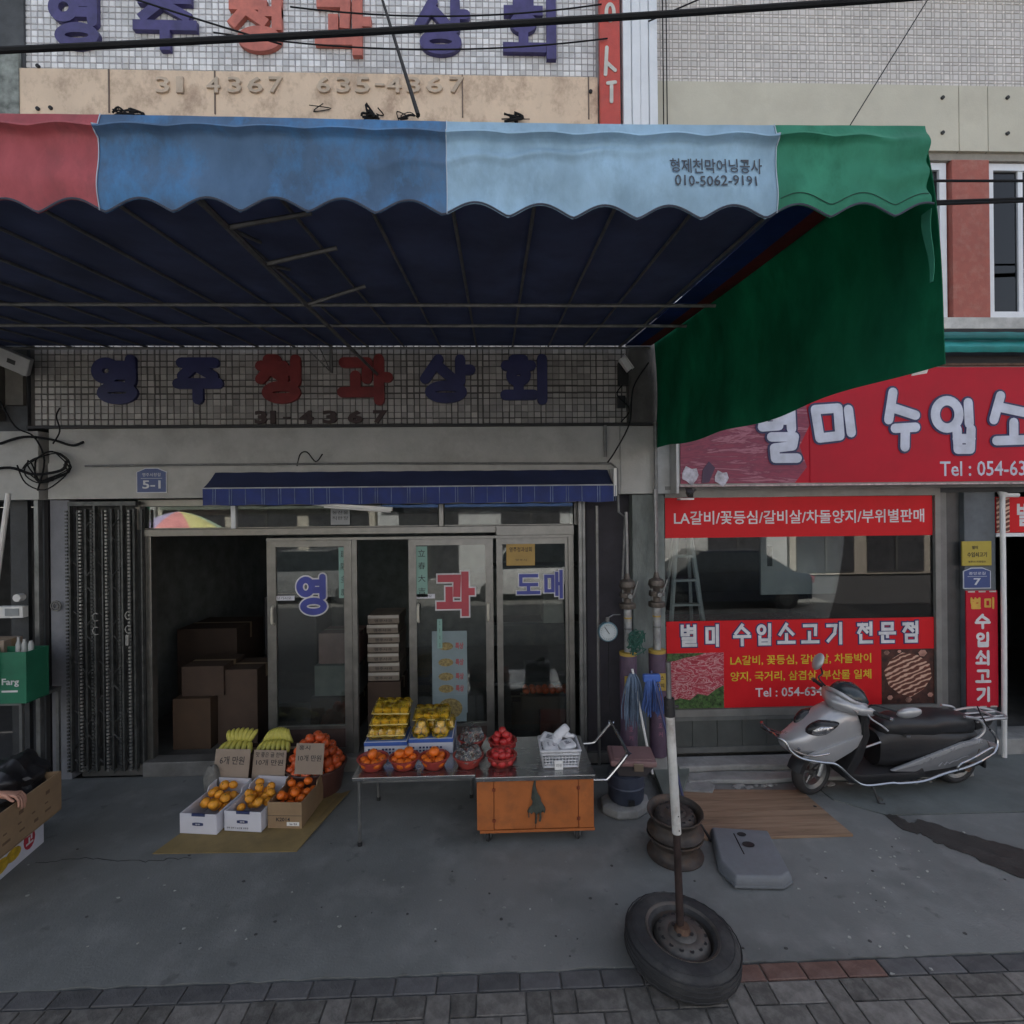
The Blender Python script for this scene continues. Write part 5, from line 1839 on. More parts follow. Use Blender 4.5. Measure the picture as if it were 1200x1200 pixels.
# ================================================================ fruit stand on the pavement, left
# stack of cartons at the left edge
BR = R(8)
t = thing('fruit_carton', 'white fruit carton with yellow mango print and red seal under the brown carton', 'box', (-3.50, 4.05, 0.0), BR)
w_, d_, h_ = 0.50, 0.80, 0.20
b = bx(-w_, 0, -d_, 0, 0, h_)
obj('box_body', b, WHITEBOX, t, local=True, bevel=0.004)
b = B()
for cy, cz, sy, sz in ((-0.42, 0.09, 0.085, 0.05), (-0.30, 0.10, 0.07, 0.045), (-0.52, 0.07, 0.06, 0.045)):
    prism(b, [(cy + sy * math.cos(k * PI / 7), cz + sz * math.sin(k * PI / 7)) for k in range(14)], 0.001 + cy * 0.001, 0.0035 + cy * 0.001, 'x')
obj('picture', b, mat('mango_print', (0.55, 0.36, 0.03), 0.5, var=0.3, scale=25, bump=0), t, local=True)
b = B()
prism(b, [(-0.15 + 0.055 * math.cos(k * PI / 8), 0.115 + 0.07 * math.sin(k * PI / 8)) for k in range(16)], 0.001, 0.003, 'x')
obj('seal', b, mat('red_seal_print', (0.42, 0.03, 0.05), 0.5, bump=0), t, local=True)
b = glyph('고', -0.185, -0.115, 0.075, 0.165, 0, 0.007, 0.001, True, Matrix.Rotation(PI / 2, 4, 'Z') @ Matrix.Translation((0, -0.0045, 0)))
obj('letter', b, WL, t, local=True)
b = B()
prism(b, [(-0.75, 0.01), (-0.58, 0.01), (-0.45, 0.045), (-0.56, 0.06), (-0.75, 0.04)], 0.001, 0.0028, 'x')
obj('picture', b, mat('green_leaf_print', (0.05, 0.14, 0.04), 0.5, var=0.4, scale=20, bump=0), t, local=True)

t = thing('open_carton', 'big open brown carton lying on the printed fruit carton at the left edge', 'box', (-3.44, 4.14, 0.202), BR)
w_, d_, h_ = 0.62, 0.98, 0.30
for nm, q in (('side_panel', (-0.012, 0, -d_, 0)), ('side_panel', (-w_, -w_ + 0.012, -d_, 0)), ('side_panel', (-w_ + 0.013, -0.013, -0.012, 0)), ('side_panel', (-w_ + 0.013, -0.013, -d_, -d_ + 0.012))):
    obj(nm, bx(q[0], q[1], q[2], q[3], 0.012, h_), CARD, t, local=True, bevel=0.003)
obj('bottom_panel', bx(-w_, 0, -d_, 0, 0, 0.011), CARD, t, local=True)
b = B()
rq = random.Random(12)
for i in range(7):
    y0 = -0.12 - i * 0.13
    box(b, 0.0006, 0.0022, y0 - rq.uniform(0.03, 0.09), y0, 0.06 + rq.uniform(0, 0.02), 0.075 + rq.uniform(0, 0.02))
    if i % 2 == 0:
        box(b, 0.0006, 0.0022, y0 - 0.05, y0 - 0.01, 0.20, 0.225)
    box(b, 0.0006, 0.0022, y0 - 0.06, y0 - 0.03, 0.135, 0.145)
stuff(obj('print', b, mat('faint_brown_print', (0.16, 0.10, 0.06), 0.8, bump=0), t, local=True))
# black bag lying in the carton
b = B()
bmesh.ops.create_icosphere(b, subdivisions=4, radius=1)
for v in b.verts:
    c = v.co
    k = 1 + 0.10 * math.sin(6 * c.x + 3 * c.y) + 0.07 * math.sin(11 * c.z + 5 * c.x) + 0.05 * math.sin(17 * c.y + 4)
    v.co = Vector((-3.72 + 0.20 * c.x * k, 4.02 + 0.26 * c.y * k, 0.475 + 0.19 * c.z * k))
tag(obj('plastic_bag', b, mat('black_bag_plastic', (0.022, 0.022, 0.026), 0.38, var=0.3, bump=0.3, bscale=20), None, smooth=True), 'crumpled black plastic bag lying in the big open brown carton', 'bag')

# green crate with bottles on a stand
t = thing('stand', 'dark metal stand carrying the green box in the opening at the left edge', 'stand', (-4.42, 4.7, 0))
obj('top', bx(-4.75, -4.02, 4.45, 4.85, 1.10 - 0.19, 1.10 - 0.16), ALUD, t, bevel=0.003)
for x in (-4.73, -4.05):
    for y in (4.46, 4.82):
        obj('leg', bx(x, x + 0.025, y, y + 0.025, 0, 0.908), ALUD, t)
p, q = at(0, 808, 4.5), at(38, 762, 4.5)
t = thing('green_box', 'green plastic box with white lettering standing on the dark stand at left', 'box', ((p.x + q.x) / 2, 4.55, 0.945))
z0 = 0.942
GX0, GX1 = p.x - 0.12, q.x
GRB = mat('green_plastic', (0.02, 0.16, 0.09), 0.45, var=0.15)
zt = q.z
for c_ in ((GX0, GX1, 4.44, 4.452, z0, zt), (GX0, GX1, 4.648, 4.66, z0, zt), (GX0, GX0 + 0.012, 4.4525, 4.6475, z0, zt), (GX1 - 0.012, GX1, 4.4525, 4.6475, z0, zt), (GX0, GX1, 4.44, 4.66, z0 - 0.012, z0 - 0.0005)):
    obj('side_panel', bx(*c_), GRB, t, bevel=0.002)
text('Farg', GX1 - 0.20, GX1 - 0.06, z0 + 0.13, z0 + 0.20, 4.4385, WL, t, 0.02, 0.001)
obj('stripe', bx(GX1 - 0.20, GX1 - 0.07, 4.4365, 4.4395, z0 + 0.085, z0 + 0.10), WL, t)
b = B()
tube(b, smooth_path([(GX0 + 0.05, 4.43, z0 + 0.08), (GX0 + 0.06, 4.42, zt + 0.04), (GX0 + 0.12, 4.42, zt + 0.09), (GX0 + 0.17, 4.42, zt + 0.03), (GX0 + 0.17, 4.43, z0 + 0.12)], 5), 0.009, 6)
obj('handle', b, WHITEP, t, smooth=True)
for k, x in enumerate((GX1 - 0.16, GX1 - 0.11, GX1 - 0.055)):
    b = B()
    lathe(b, [(0, z0 + 0.002), (0.02, z0 + 0.002), (0.02, zt + 0.04), (0.011, zt + 0.07), (0.011, zt + 0.105 - 0.02 * k), (0.0, zt + 0.106 - 0.02 * k)], 12, Matrix.Translation((x, 4.55, 0)))
    tag(obj('bottle', b, mat('pale_bottle', (0.40, 0.42, 0.42), 0.4), None, smooth=True), ['leftmost pale bottle in the green box at left', 'middle pale bottle in the green box at left', 'rightmost, shortest bottle in the green box at left'][k], 'bottle')
p, q = at(0, 725, 4.85), at(24, 711, 4.85)
t = thing('wall_box', 'small white box with a grey face on the dark wall above the green box', 'box', (p.x, 4.9, p.z))
obj('case', bx(p.x - 0.05, q.x, 4.87, 4.93, p.z, q.z), WHITEP, t, bevel=0.004)
obj('face', bx(p.x + 0.03, q.x - 0.03, 4.864, 4.8695, p.z + 0.02, q.z - 0.02), mat('grey_face', (0.3, 0.32, 0.33), 0.5), t)
b = B()
p = at(18, 701, 4.85)
cyl(b, (p.x, 4.86, p.z), (p.x, 4.92, p.z), 0.035, n=14)
t = tag(obj('socket', b, WHITEP, None, smooth=True), 'small round white fitting on the dark wall above the white box', 'socket')
p = at(3, 752, 4.65)
carton(p.x - 0.2, p.x + 0.04, 4.62, 4.80, 0.943, 1.42, CARDG, 'grey brown bag-like carton standing behind the green box at left')

# cardboard mat
b = B()
pts = [(-2.56, 3.86), (-1.50, 3.835), (-1.33, 4.62), (-2.36, 4.66)]
grid(b, 14, 10, lambda u, v: Vector((
    (pts[0][0] * (1 - u) + pts[1][0] * u) * (1 - v) + (pts[3][0] * (1 - u) + pts[2][0] * u) * v,
    (pts[0][1] * (1 - u) + pts[1][1] * u) * (1 - v) + (pts[3][1] * (1 - u) + pts[2][1] * u) * v,
    0.008 + 0.004 * math.sin(u * 9) * math.sin(v * 5) + (0.022 if u > 0.97 else 0) * v)), 0.005)
tag(obj('cardboard_mat', b, MATCARD, None), 'flattened mustard brown cardboard sheet spread under the three fruit boxes', 'cardboard')


def open_box(x, y, w, d, h, hb, rz, m, label, lean=0.0):
    """box lying open, its rear end raised: h at the front, hb behind"""
    t = thing('fruit_box', label, 'box', (x, y, 0.014), rz)
    k = 0.007

    def quadprism(pts, d0, d1, ax):
        b = B()
        prism(b, pts, d0, d1, ax)
        return b
    obj('bottom_panel', bx(0, w, 0, d, 0, 0.006), m, t, local=True)
    obj('front_panel', quadprism([(0, 0.0065), (w, 0.0065), (w + 0.0, h), (0.0, h)], 0, k, 'y'), m, t, local=True, bevel=0.0015)
    obj('side_panel', quadprism([(k + 0.0005, 0.0065), (d, 0.0065), (d, hb), (d * 0.72, hb - 0.01), (d * 0.68, hb - 0.045), (k + 0.0005, h)], 0, k, 'x'), m, t, local=True, bevel=0.0015)
    obj('side_panel', quadprism([(k + 0.0005, 0.0065), (d, 0.0065), (d, hb), (d * 0.72, hb - 0.01), (d * 0.68, hb - 0.045), (k + 0.0005, h)], w - k, w, 'x'), m, t, local=True, bevel=0.0015)
    obj('rear_panel', quadprism([(k, 0.0065), (w - k, 0.0065), (w - k, hb), (k, hb)], d - k, d, 'y'), m, t, local=True)
    return t


def fill(x, y, w, d, z0, z1, rz, me, r, n, label, group, cat='fruit', layers=3):
    c, s = math.cos(rz), math.sin(rz)
    done = []
    for k in range(layers):
        for tr_ in range(160):
            u, v = rr.uniform(r, w - r), rr.uniform(r + 0.05, d - r - 0.03)
            z = z0 - 0.02 + r + k * r * 1.2 + (z1 - z0) * (v / d)
            P_ = Vector((x + u * c - v * s, y + u * s + v * c, z))
            if all((P_ - q).length > r * 1.72 for q in done):
                done.append(P_)
    done.sort(key=lambda q: -q.z)
    for q in done[:n]:
        fruit(me[0], me[1], q, label, cat, group, s=rr.uniform(0.9, 1.06))


mand = fruit_mesh('mandarin', 0.039, 0.86, MAND, seed=2)
tang = fruit_mesh('tangerine', 0.040, 0.86, TANG, seed=3)
pers = fruit_mesh('persimmon', 0.047, 0.88, PERS, seed=4)
RZ = R(-7)
open_box(-2.50, 4.09, 0.305, 0.46, 0.155, 0.20, RZ, WHITEBOX, 'white fruit box with navy oval mark, leftmost on the cardboard mat')
open_box(-2.165, 4.105, 0.305, 0.46, 0.155, 0.20, RZ, WHITEBOX, 'white fruit box in the middle of the cardboard mat, with a line of small print')
open_box(-1.835, 4.12, 0.275, 0.42, 0.205, 0.235, R(-4), CARD, 'brown fruit box at the right end of the cardboard mat')
fill(-2.485, 4.12, 0.27, 0.42, 0.05, 0.09, RZ, ('mandarin', mand), 0.039, 18, 'yellow orange mandarin in the leftmost white box', 'mandarins in the leftmost white box')
fill(-2.15, 4.135, 0.27, 0.42, 0.05, 0.09, RZ, ('mandarin', mand), 0.039, 18, 'yellow orange mandarin in the middle white box', 'mandarins in the middle white box')
fill(-1.825, 4.13, 0.26, 0.38, 0.10, 0.13, R(-4), ('tangerine', tang), 0.039, 20, 'orange tangerine in the brown box on the cardboard mat', 'tangerines in the brown box')
# marks on the box fronts
for x, y in ((-2.50, 4.09), (-2.165, 4.105)):
    t = [o for o in bpy.data.objects if o.name.startswith('fruit_box') and o.type == 'EMPTY' and abs(o.location.x - x) < 0.01][0]
    b = B()
    prism(b, [(0.15 + 0.045 * max(-1, min(1, 1.5 * math.cos(k * PI / 8))), 0.075 + 0.013 * math.sin(k * PI / 8)) for k in range(16)], -0.0022, -0.0006, 'y')
    obj('mark', b, NAVYINK, t, local=True)
    obj('mark', bx(0.10, 0.21, -0.0022, 0.0085, 0.136, 0.1562), NAVYINK, t, local=True)
    M = _ORG[t]
    text('영주', 0.13, 0.17, 0.069, 0.081, -0.0032, WL, t, 0.02, 0.0006, M=M)
    if x > -2.3:
        text('경북 영주시 농산물 공판장', 0.02, 0.2, 0.018, 0.032, -0.0015, INK, t, 0.0, 0.0006, M=M)
t = [o for o in bpy.data.objects if o.name.startswith('fruit_box') and o.type == 'EMPTY' and abs(o.location.x + 1.835) < 0.01][0]
text('K2014', 0.07, 0.18, 0.055, 0.085, -0.0015, INK, t, 0.02, 0.0006, M=_ORG[t])
obj('mark', bx(0.001, 0.274, -0.0012, -0.0003, 0.098, 0.101), INK, t, local=True)
obj('label', bx(0.155, 0.255, -0.002, -0.0005, 0.02, 0.05), WHITEP, t, local=True)
text('농협', 0.175, 0.235, 0.028, 0.042, -0.003, INK, t, 0.0, 0.0006, M=_ORG[t])


def price_card(px0, py0, px1, py1, Y, lines, label, tilt=12):
    p, q = at(px0, py1, Y), at(px1, py0, Y)
    cx, w, h = (p.x + q.x) / 2, (q.x - p.x) / 2, q.z - p.z
    t = thing('price_card', label, 'price card', (cx, Y, p.z), 0, None, rot=(R(-tilt), 0, R(-5)))
    obj('card', bx(-w, w, 0, 0.005, 0, h), CARDG, t, local=True, bevel=0.001)
    for s, u0, u1, v0, v1 in lines:
        text(s, -w + 2 * w * u0, -w + 2 * w * u1, h * v0, h * v1, -0.0016, INK, t, 0.006, 0.0006, M=_ORG[t])


price_card(246, 881, 289, 932, 4.53, [('6개 만원', 0.15, 0.85, 0.66, 0.84)], 'cardboard price card behind the leftmost white box')
price_card(292, 882, 332, 930, 4.54, [('맛 좋은 귤 한박', 0.07, 0.93, 0.83, 0.95), ('10개 만원', 0.1, 0.92, 0.64, 0.78)], 'cardboard price card behind the middle white box')
price_card(344, 873, 378, 908, 4.41, [('홍시', 0.1, 0.5, 0.78, 0.93), ('10개 만원', 0.1, 0.92, 0.42, 0.62)], 'cardboard price card leaning on the red persimmons')


# bananas on crates
def banana_mesh():
    b = B()
    pts, rad = [], []
    for i in range(9):
        t_ = i / 8
        a = -0.75 + 1.5 * t_
        pts.append((0, 0.115 * math.sin(a), 0.115 * math.cos(a) - 0.1))
        rad.append(0.004 + 0.0185 * math.sin(PI * min(1, 0.06 + t_ * 0.9)) ** 0.5 * (1 if 0.05 < t_ < 0.95 else 0.45))
    tube(b, pts, rad, 7)
    me = bpy.data.meshes.new('banana')
    b.to_mesh(me)
    b.free()
    for p_ in me.polygons:
        p_.use_smooth = True
    me.materials.append(BAN)
    return me


bme = banana_mesh()


def hand_of_bananas(px, Y, z, label, n=8, flip=1, s=1.0):
    p = at(px, 870, Y)
    t = thing('banana_bunch', label, 'bananas', (p.x, Y, z))
    for row in range(2):
        m_ = n - row
        for k in range(m_):
            o = bpy.data.objects.new('banana', bme)
            COL.objects.link(o)
            o.parent = t
            u = (k - (m_ - 1) / 2) / (m_ - 1)
            # fingers stand up round the crown; the lower row curls forward
            tilt = R(66 if row == 0 else 18)
            o.rotation_euler = (Matrix.Rotation(R(62 * u * flip if row == 0 else 0), 4, 'Y') @ Matrix.Rotation(R(0 if row == 0 else 50 * u), 4, 'Z') @ Matrix.Rotation(tilt, 4, 'X')).to_euler()
            o.location = (u * (0.20 if row == 0 else 0.23), 0.03 if row == 0 else -0.05, (0.09 if row == 0 else 0.035) - 0.05 * u * u)
            o.scale = (s, s * 0.85, s)
    b = B()
    tube(b, [(0, 0.06, 0.02), (0, 0.11, 0.05)], [0.03, 0.02], 7)
    obj('stem', b, BAN, t, local=True, smooth=True)


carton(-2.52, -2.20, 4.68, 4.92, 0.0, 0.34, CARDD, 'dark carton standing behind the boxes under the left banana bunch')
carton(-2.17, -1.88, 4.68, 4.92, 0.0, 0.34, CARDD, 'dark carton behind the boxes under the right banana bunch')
hand_of_bananas(281, 4.80, 0.36, 'greenish yellow banana bunch at the left, behind the leftmost price card', 7, 1, 1.05)
hand_of_bananas(325, 4.80, 0.36, 'greenish yellow banana bunch between the other bananas and the persimmons', 8, -1, 1.0)
# dark red small net beside the left cards
b = B()
bmesh.ops.create_icosphere(b, subdivisions=3, radius=1)
for v in b.verts:
    c = v.co
    k = 1 + 0.08 * math.sin(9 * c.x + 5 * c.z)
    v.co = Vector((-2.50 + 0.07 * c.x * k, 4.55 + 0.06 * c.y * k, 0.17 + 0.15 * c.z * k))
tag(obj('sack', b, mat('grey_sack', (0.16, 0.16, 0.15), 0.8, var=0.3, scale=20), None, smooth=True), 'small grey sack squeezed beside the leftmost price card', 'bag')
# persimmon heap in a basket on a crate
t = thing('basket', 'wide dark basket holding the heap of red persimmons by the door', 'basket', (-1.66, 4.72, 0.0))
b = B()
lathe(b, [(0.0, 0.02), (0.20, 0.02), (0.25, 0.23), (0.262, 0.232), (0.262, 0.22), (0.215, 0.0), (0.0, 0.0)], 28, Matrix.Translation((-1.66, 4.72, 0.0)))
obj('bowl', b, mat('dark_red_brown_plastic', (0.07, 0.03, 0.025), 0.5, var=0.2), t, smooth=True)
b = B()
tube(b, [(-1.66 + 0.262 * math.cos(k * PI / 14), 4.72 + 0.262 * math.sin(k * PI / 14), 0.232) for k in range(29)], 0.010, 6, cap=False)
obj('rim', b, mat('dark_red_brown_plastic', (0.07, 0.03, 0.025), 0.5), t, smooth=True)
for z, n, rad in ((0.22, 13, 0.215), (0.22, 8, 0.13), (0.29, 12, 0.18), (0.355, 9, 0.145), (0.36, 4, 0.06), (0.42, 6, 0.10), (0.475, 3, 0.045)):
    a0 = rr.uniform(0, 6)
    for i in range(n):
        a = a0 + 2 * PI * i / n
        fruit('persimmon', pers, (-1.66 + rad * math.cos(a) + rr.uniform(-0.014, 0.014), 4.72 + rad * math.sin(a), z + rr.uniform(-0.016, 0.016)), 'red orange persimmon in the big heap by the glass door', 'persimmon', 'persimmons heaped in the basket', s=rr.uniform(0.92, 1.05))
for i in range(0):
    fruit('persimmon', pers, (-1.41 + rr.uniform(-0.04, 0.04), 4.50 + 0.055 * (i % 3), 0.05 + 0.075 * (i // 3)), 'red orange persimmon in the big heap by the glass door', 'persimmon', 'persimmons heaped in the basket', s=0.9)
b = B()
me_ = None
p = at(375, 870, 4.45)


# ================================================================ steel table and orange cart
TZ = 0.52
t = thing('steel_table', 'stainless steel table with thin legs at the left of the orange cart', 'table', (-0.63, 4.2, 0))
obj('tabletop', bx(-1.10, -0.177, 3.87, 4.56, TZ - 0.025, TZ), STEEL, t, bevel=0.003)
obj('apron', bx(-1.06, -0.20, 3.90, 3.92, TZ - 0.055, TZ - 0.026), ALUD, t)
for x, y in ((-1.05, 3.89), (-1.05, 4.50), (-0.24, 4.50)):
    b = B()
    tube(b, [(x, y, 0.03), (x, y, TZ - 0.026)], 0.013, 8)
    l_ = obj('leg', b, ALUD, t, smooth=True)
    b = B()
    cyl(b, (x, y, 0.0), (x, y, 0.03), 0.017, n=10)
    obj('foot', b, BLACKP, l_)
# cart
OR = mat('orange_enamel', (0.42, 0.13, 0.035), 0.5, var=0.14, scale=5, bump=0.06, dirt=(0.24, 0.09, 0.035), dirt_amt=0.6, dscale=7)
OR2 = mat('chipped_dark_orange', (0.19, 0.045, 0.018), 0.6, var=0.3)
t = thing('orange_cart', 'low orange metal cart with stainless top, two doors and a rag on its latch', 'cart', (0.27, 4.15, 0))
CX0, CX1, CY0, CY1 = -0.165, 0.715, 3.84, 4.45
obj('tabletop', bx(-0.174, 0.725, 3.82, 4.50, TZ - 0.03, TZ + 0.002), STEEL, t, bevel=0.003)
obj('body', bx(CX0 + 0.006, CX1 - 0.006, CY0 + 0.012, CY1, 0.125, TZ - 0.031), OR2, t)
obj('side_post', bx(CX0, CX0 + 0.125, CY0, CY0 + 0.011, 0.118, TZ - 0.034), OR, t, bevel=0.003)
obj('side_post', bx(CX1 - 0.115, CX1, CY0, CY0 + 0.011, 0.118, TZ - 0.034), OR, t, bevel=0.003)
for x0, x1 in ((CX0 + 0.130, 0.270), (0.275, CX1 - 0.120)):
    obj('door', bx(x0, x1, CY0 - 0.002, CY0 + 0.009, 0.122, TZ - 0.036), OR, t, bevel=0.003)
for x in (CX0 + 0.127, CX1 - 0.1175):
    for z in (0.19, 0.42):
        b = B()
        cyl(b, (x, CY0 - 0.006, z - 0.012), (x, CY0 - 0.006, z + 0.012), 0.007, n=8)
        box(b, x - 0.014, x + 0.014, CY0 - 0.005, CY0 - 0.0025, z - 0.011, z + 0.011)
        obj('hinge', b, OR2, t)
obj('bottom_rail', bx(CX0 + 0.02, CX1 + 0.005, CY0 - 0.004, CY1, 0.095, 0.114), OR, t, bevel=0.003)
for x, y in ((-0.08, 3.90), (0.60, 3.90), (-0.08, 4.38), (0.60, 4.38)):
    b = B()
    lathe(b, [(0, -0.014), (0.036, -0.014), (0.042, -0.008), (0.042, 0.008), (0.036, 0.014), (0, 0.014)], 18,
          Matrix.Translation((x, y, 0.043)) @ Matrix.Rotation(R(70), 4, 'Z') @ Matrix.Rotation(PI / 2, 4, 'X'))
    w = obj('caster', b, RUBBER, t, smooth=True)
    b = B()
    M_ = Matrix.Translation((x, y, 0)) @ Matrix.Rotation(R(70), 4, 'Z')
    box(b, -0.02, 0.02, -0.024, -0.018, 0.035, 0.094, M_)
    box(b, -0.02, 0.02, 0.018, 0.024, 0.035, 0.094, M_)
    box(b, -0.03, 0.03, -0.024, 0.024, 0.088, 0.0945, M_)
    obj('fork', b, ALUD, w)
    b = B()
    cyl(b, M_ @ Vector((0, -0.027, 0.043)), M_ @ Vector((0, 0.027, 0.043)), 0.008, n=8)
    obj('axle', b, CHROME, w)
b = B()
hp = [(0.715, 3.88, 0.455), (0.80, 3.88, 0.455), (0.84, 3.88, 0.47), (0.985, 3.92, 0.61), (0.995, 3.96, 0.635), (0.985, 4.40, 0.655), (0.975, 4.44, 0.64), (0.86, 4.45, 0.50), (0.82, 4.45, 0.475), (0.715, 4.45, 0.47)]
tube(b, smooth_path(hp, 4), 0.0135, 10)
obj('handle', b, CHROME, t, smooth=True)
# rag knotted on the latch
b = B()
RAG = mat('grey_green_rag', (0.055, 0.065, 0.055), 0.95, var=0.4, scale=18, bump=0.4)
x0 = 0.275
rows = [(0.487, 0.006, 0.006), (0.45, 0.010, 0.009), (0.40, 0.020, 0.012), (0.36, 0.034, 0.016), (0.335, 0.030, 0.020), (0.31, 0.040, 0.019), (0.285, 0.056, 0.020), (0.262, 0.062, 0.018)]
loft(b, [[(x0 + rx_ * math.cos(2 * PI * k / 26) * (1 + 0.14 * math.sin(5 * k + z * 30)) + 0.01 * math.sin(z * 25), CY0 - 0.012 - ry_ * math.sin(2 * PI * k / 26) * (1 + 0.3 * math.sin(3.1 * k)) * (1 if math.sin(2 * PI * k / 26) > 0 else 0.2),
           z + (rr.uniform(-0.022, 0.012) if z < 0.27 else rr.uniform(-0.003, 0.003))) for k in range(26)] for z, rx_, ry_ in rows])
tube(b, smooth_path([(x0 + 0.0, CY0 - 0.02, 0.27), (x0 + 0.004, CY0 - 0.02, 0.22), (x0 - 0.002, CY0 - 0.016, 0.17)], 3), 0.007, 5)
tube(b, smooth_path([(x0 + 0.03, CY0 - 0.02, 0.27), (x0 + 0.034, CY0 - 0.02, 0.22), (x0 + 0.028, CY0 - 0.016, 0.185)], 3), 0.008, 5)
tube(b, smooth_path([(x0 - 0.05, CY0 - 0.02, 0.28), (x0 - 0.053, CY0 - 0.02, 0.24), (x0 - 0.052, CY0 - 0.016, 0.215)], 3), 0.004, 5)
tag(obj('rag', b, RAG, None, smooth=True), 'dark twisted rag knotted round the latch of the orange cart', 'cloth')

# basins of fruit
RB = mat('red_plastic_basin', (0.36, 0.055, 0.045), 0.38, var=0.12, bump=0.03)
basin0 = None


def basin(x, y, r=0.122, label='', h=0.082, z=TZ + 0.003):
    global basin0
    if basin0 is None:
        t = thing('basin', label, 'basin', (x, y, z), 0, 'red plastic basins on the table')
        b = B()
        lathe(b, [(0, 0.0), (0.075, 0.0), (0.08, 0.004), (0.112, h - 0.006), (0.122, h - 0.004), (0.122, h), (0.108, h), (0.074, 0.008), (0, 0.008)], 30)
        obj('bowl', b, RB, t, local=True, smooth=True)
        basin0 = t
    else:
        t = copy_tree(basin0, loc=(x, y, z), label=label)
    return t


bas = [(437, 4.015, 'red basin of tangerines, leftmost in the front row'), (474, 4.015, 'red basin of tangerines, second from the left in front of the blue and white box'),
       (509, 4.015, 'red basin of tangerines, third from the left'), (549, 4.02, 'pinkish red basin holding grapes, in the front row beside the tomatoes'), (588, 4.02, 'red basin heaped with red tomatoes, front of the two')]
for i, (px, y, lb) in enumerate(bas):
    X = at(px, 900, y).x
    basin(X, y, label=lb)
    if i < 3:
        pos = [(0, 0, 0.035)] + [(0.068 * math.cos(a_), 0.068 * math.sin(a_), 0.058) for a_ in [rr.uniform(0, 1) + k * 2 * PI / 5 for k in range(5)]]
        top = [[(0.0, -0.01, 0.115), ], [(0.03, 0.02, 0.115), (-0.035, -0.01, 0.112)], [(0.0, 0.0, 0.118)]][i]
        for q in pos + top:
            fruit('tangerine', tang, (X + q[0], y + q[1], TZ + q[2]), ['orange tangerine heaped in the leftmost red basin', 'orange tangerine heaped in the second red basin from the left', 'orange tangerine heaped in the third red basin from the left'][i],
                  'tangerine', 'tangerines in the %s basin' % ['leftmost', 'second', 'third'][i], s=rr.uniform(0.98, 1.08))
tom = fruit_mesh('tomato', 0.034, 0.88, TOMA, seed=9)
X = at(588, 900, 4.02).x
for k, (n, rad, z) in enumerate(((8, 0.078, 0.048), (6, 0.050, 0.085), (1, 0.0, 0.09), (4, 0.034, 0.145), (1, 0, 0.185))):
    for i in range(n):
        a = k * 0.7 + 2 * PI * i / n
        if k in (3, 4):
            continue
        fruit('tomato', tom, (X + rad * math.cos(a) + rr.uniform(-0.008, 0.008), 4.02 + rad * math.sin(a) + rr.uniform(-0.008, 0.008), TZ + z + rr.uniform(-0.006, 0.006)), 'round red tomato in the front tomato basin', 'tomato', 'tomatoes in the front basin')
X2, Y2 = at(589, 870, 4.27).x, 4.27
basin(X2, Y2, label='red basin heaped high with tomatoes, behind the front one')
for k, (n, rad, z) in enumerate(((8, 0.078, 0.05), (6, 0.055, 0.092), (3, 0.030, 0.132), (1, 0, 0.165))):
    for i in range(n):
        a = k * 0.6 + 2 * PI * i / n
        fruit('tomato', tom, (X2 + rad * math.cos(a) + rr.uniform(-0.01, 0.01), Y2 + rad * math.sin(a) + rr.uniform(-0.01, 0.01), TZ + z + rr.uniform(-0.008, 0.008)), 'round red tomato in the tall heap of the rear basin', 'tomato', 'tomatoes in the rear basin')
# grapes under clear film
grape = fruit_mesh('grape', 0.0105, 1.15, GRAPE, sub=1, seed=5)
for Xg, Yg, lab in ((at(549, 900, 4.02).x, 4.02, 'front'), (at(553, 870, 4.33).x, 4.33, 'rear')):
    if lab == 'rear':
        basin(Xg, Yg, label='red basin holding grapes under clear film, behind the front grape basin')
    for cl in range(3):
        t = thing('grape_bunch', 'bunch of dark grapes in the %s grape basin' % lab, 'grapes', (Xg + 0.045 * math.cos(cl * 2.1), Yg + 0.045 * math.sin(cl * 2.1), TZ + 0.05), 0, 'grape bunches in the %s basin' % lab)
        for i in range(26):
            a, z = rr.uniform(0, 2 * PI), rr.uniform(-0.02, 0.05)
            ra = 0.038 * math.sqrt(max(0, 1 - ((z - 0.01) / 0.05) ** 2))
            o = fruit('grape', grape, (ra * math.cos(a), ra * math.sin(a), z), '', '', '', t)
    b = B()
    bmesh.ops.create_icosphere(b, subdivisions=4, radius=1)
    dl = [v for v in b.verts if v.co.z < -0.25]
    bmesh.ops.delete(b, geom=dl, context='VERTS')
    for v in b.verts:
        c = v.co
        k = 1 + 0.07 * math.sin(9 * c.x + 4 * c.y) + 0.06 * math.sin(13 * c.y - 5 * c.z) + 0.04 * math.sin(23 * c.x * c.z + 2)
        v.co = Vector((Xg + 0.10 * c.x * k, Yg + 0.10 * c.y * k, TZ + 0.075 + (0.095 if lab == 'front' else 0.11) * c.z * k))
    m_ = PLASTICF
    tag(obj('plastic_film', b, m_, None, smooth=True), 'crinkled clear film over the grapes in the %s basin' % lab, 'plastic film')

# blue and white cartons carrying trays of yellow melons
BW = mat('blue_print_board', (0.05, 0.12, 0.42), 0.5, var=0.1, bump=0)


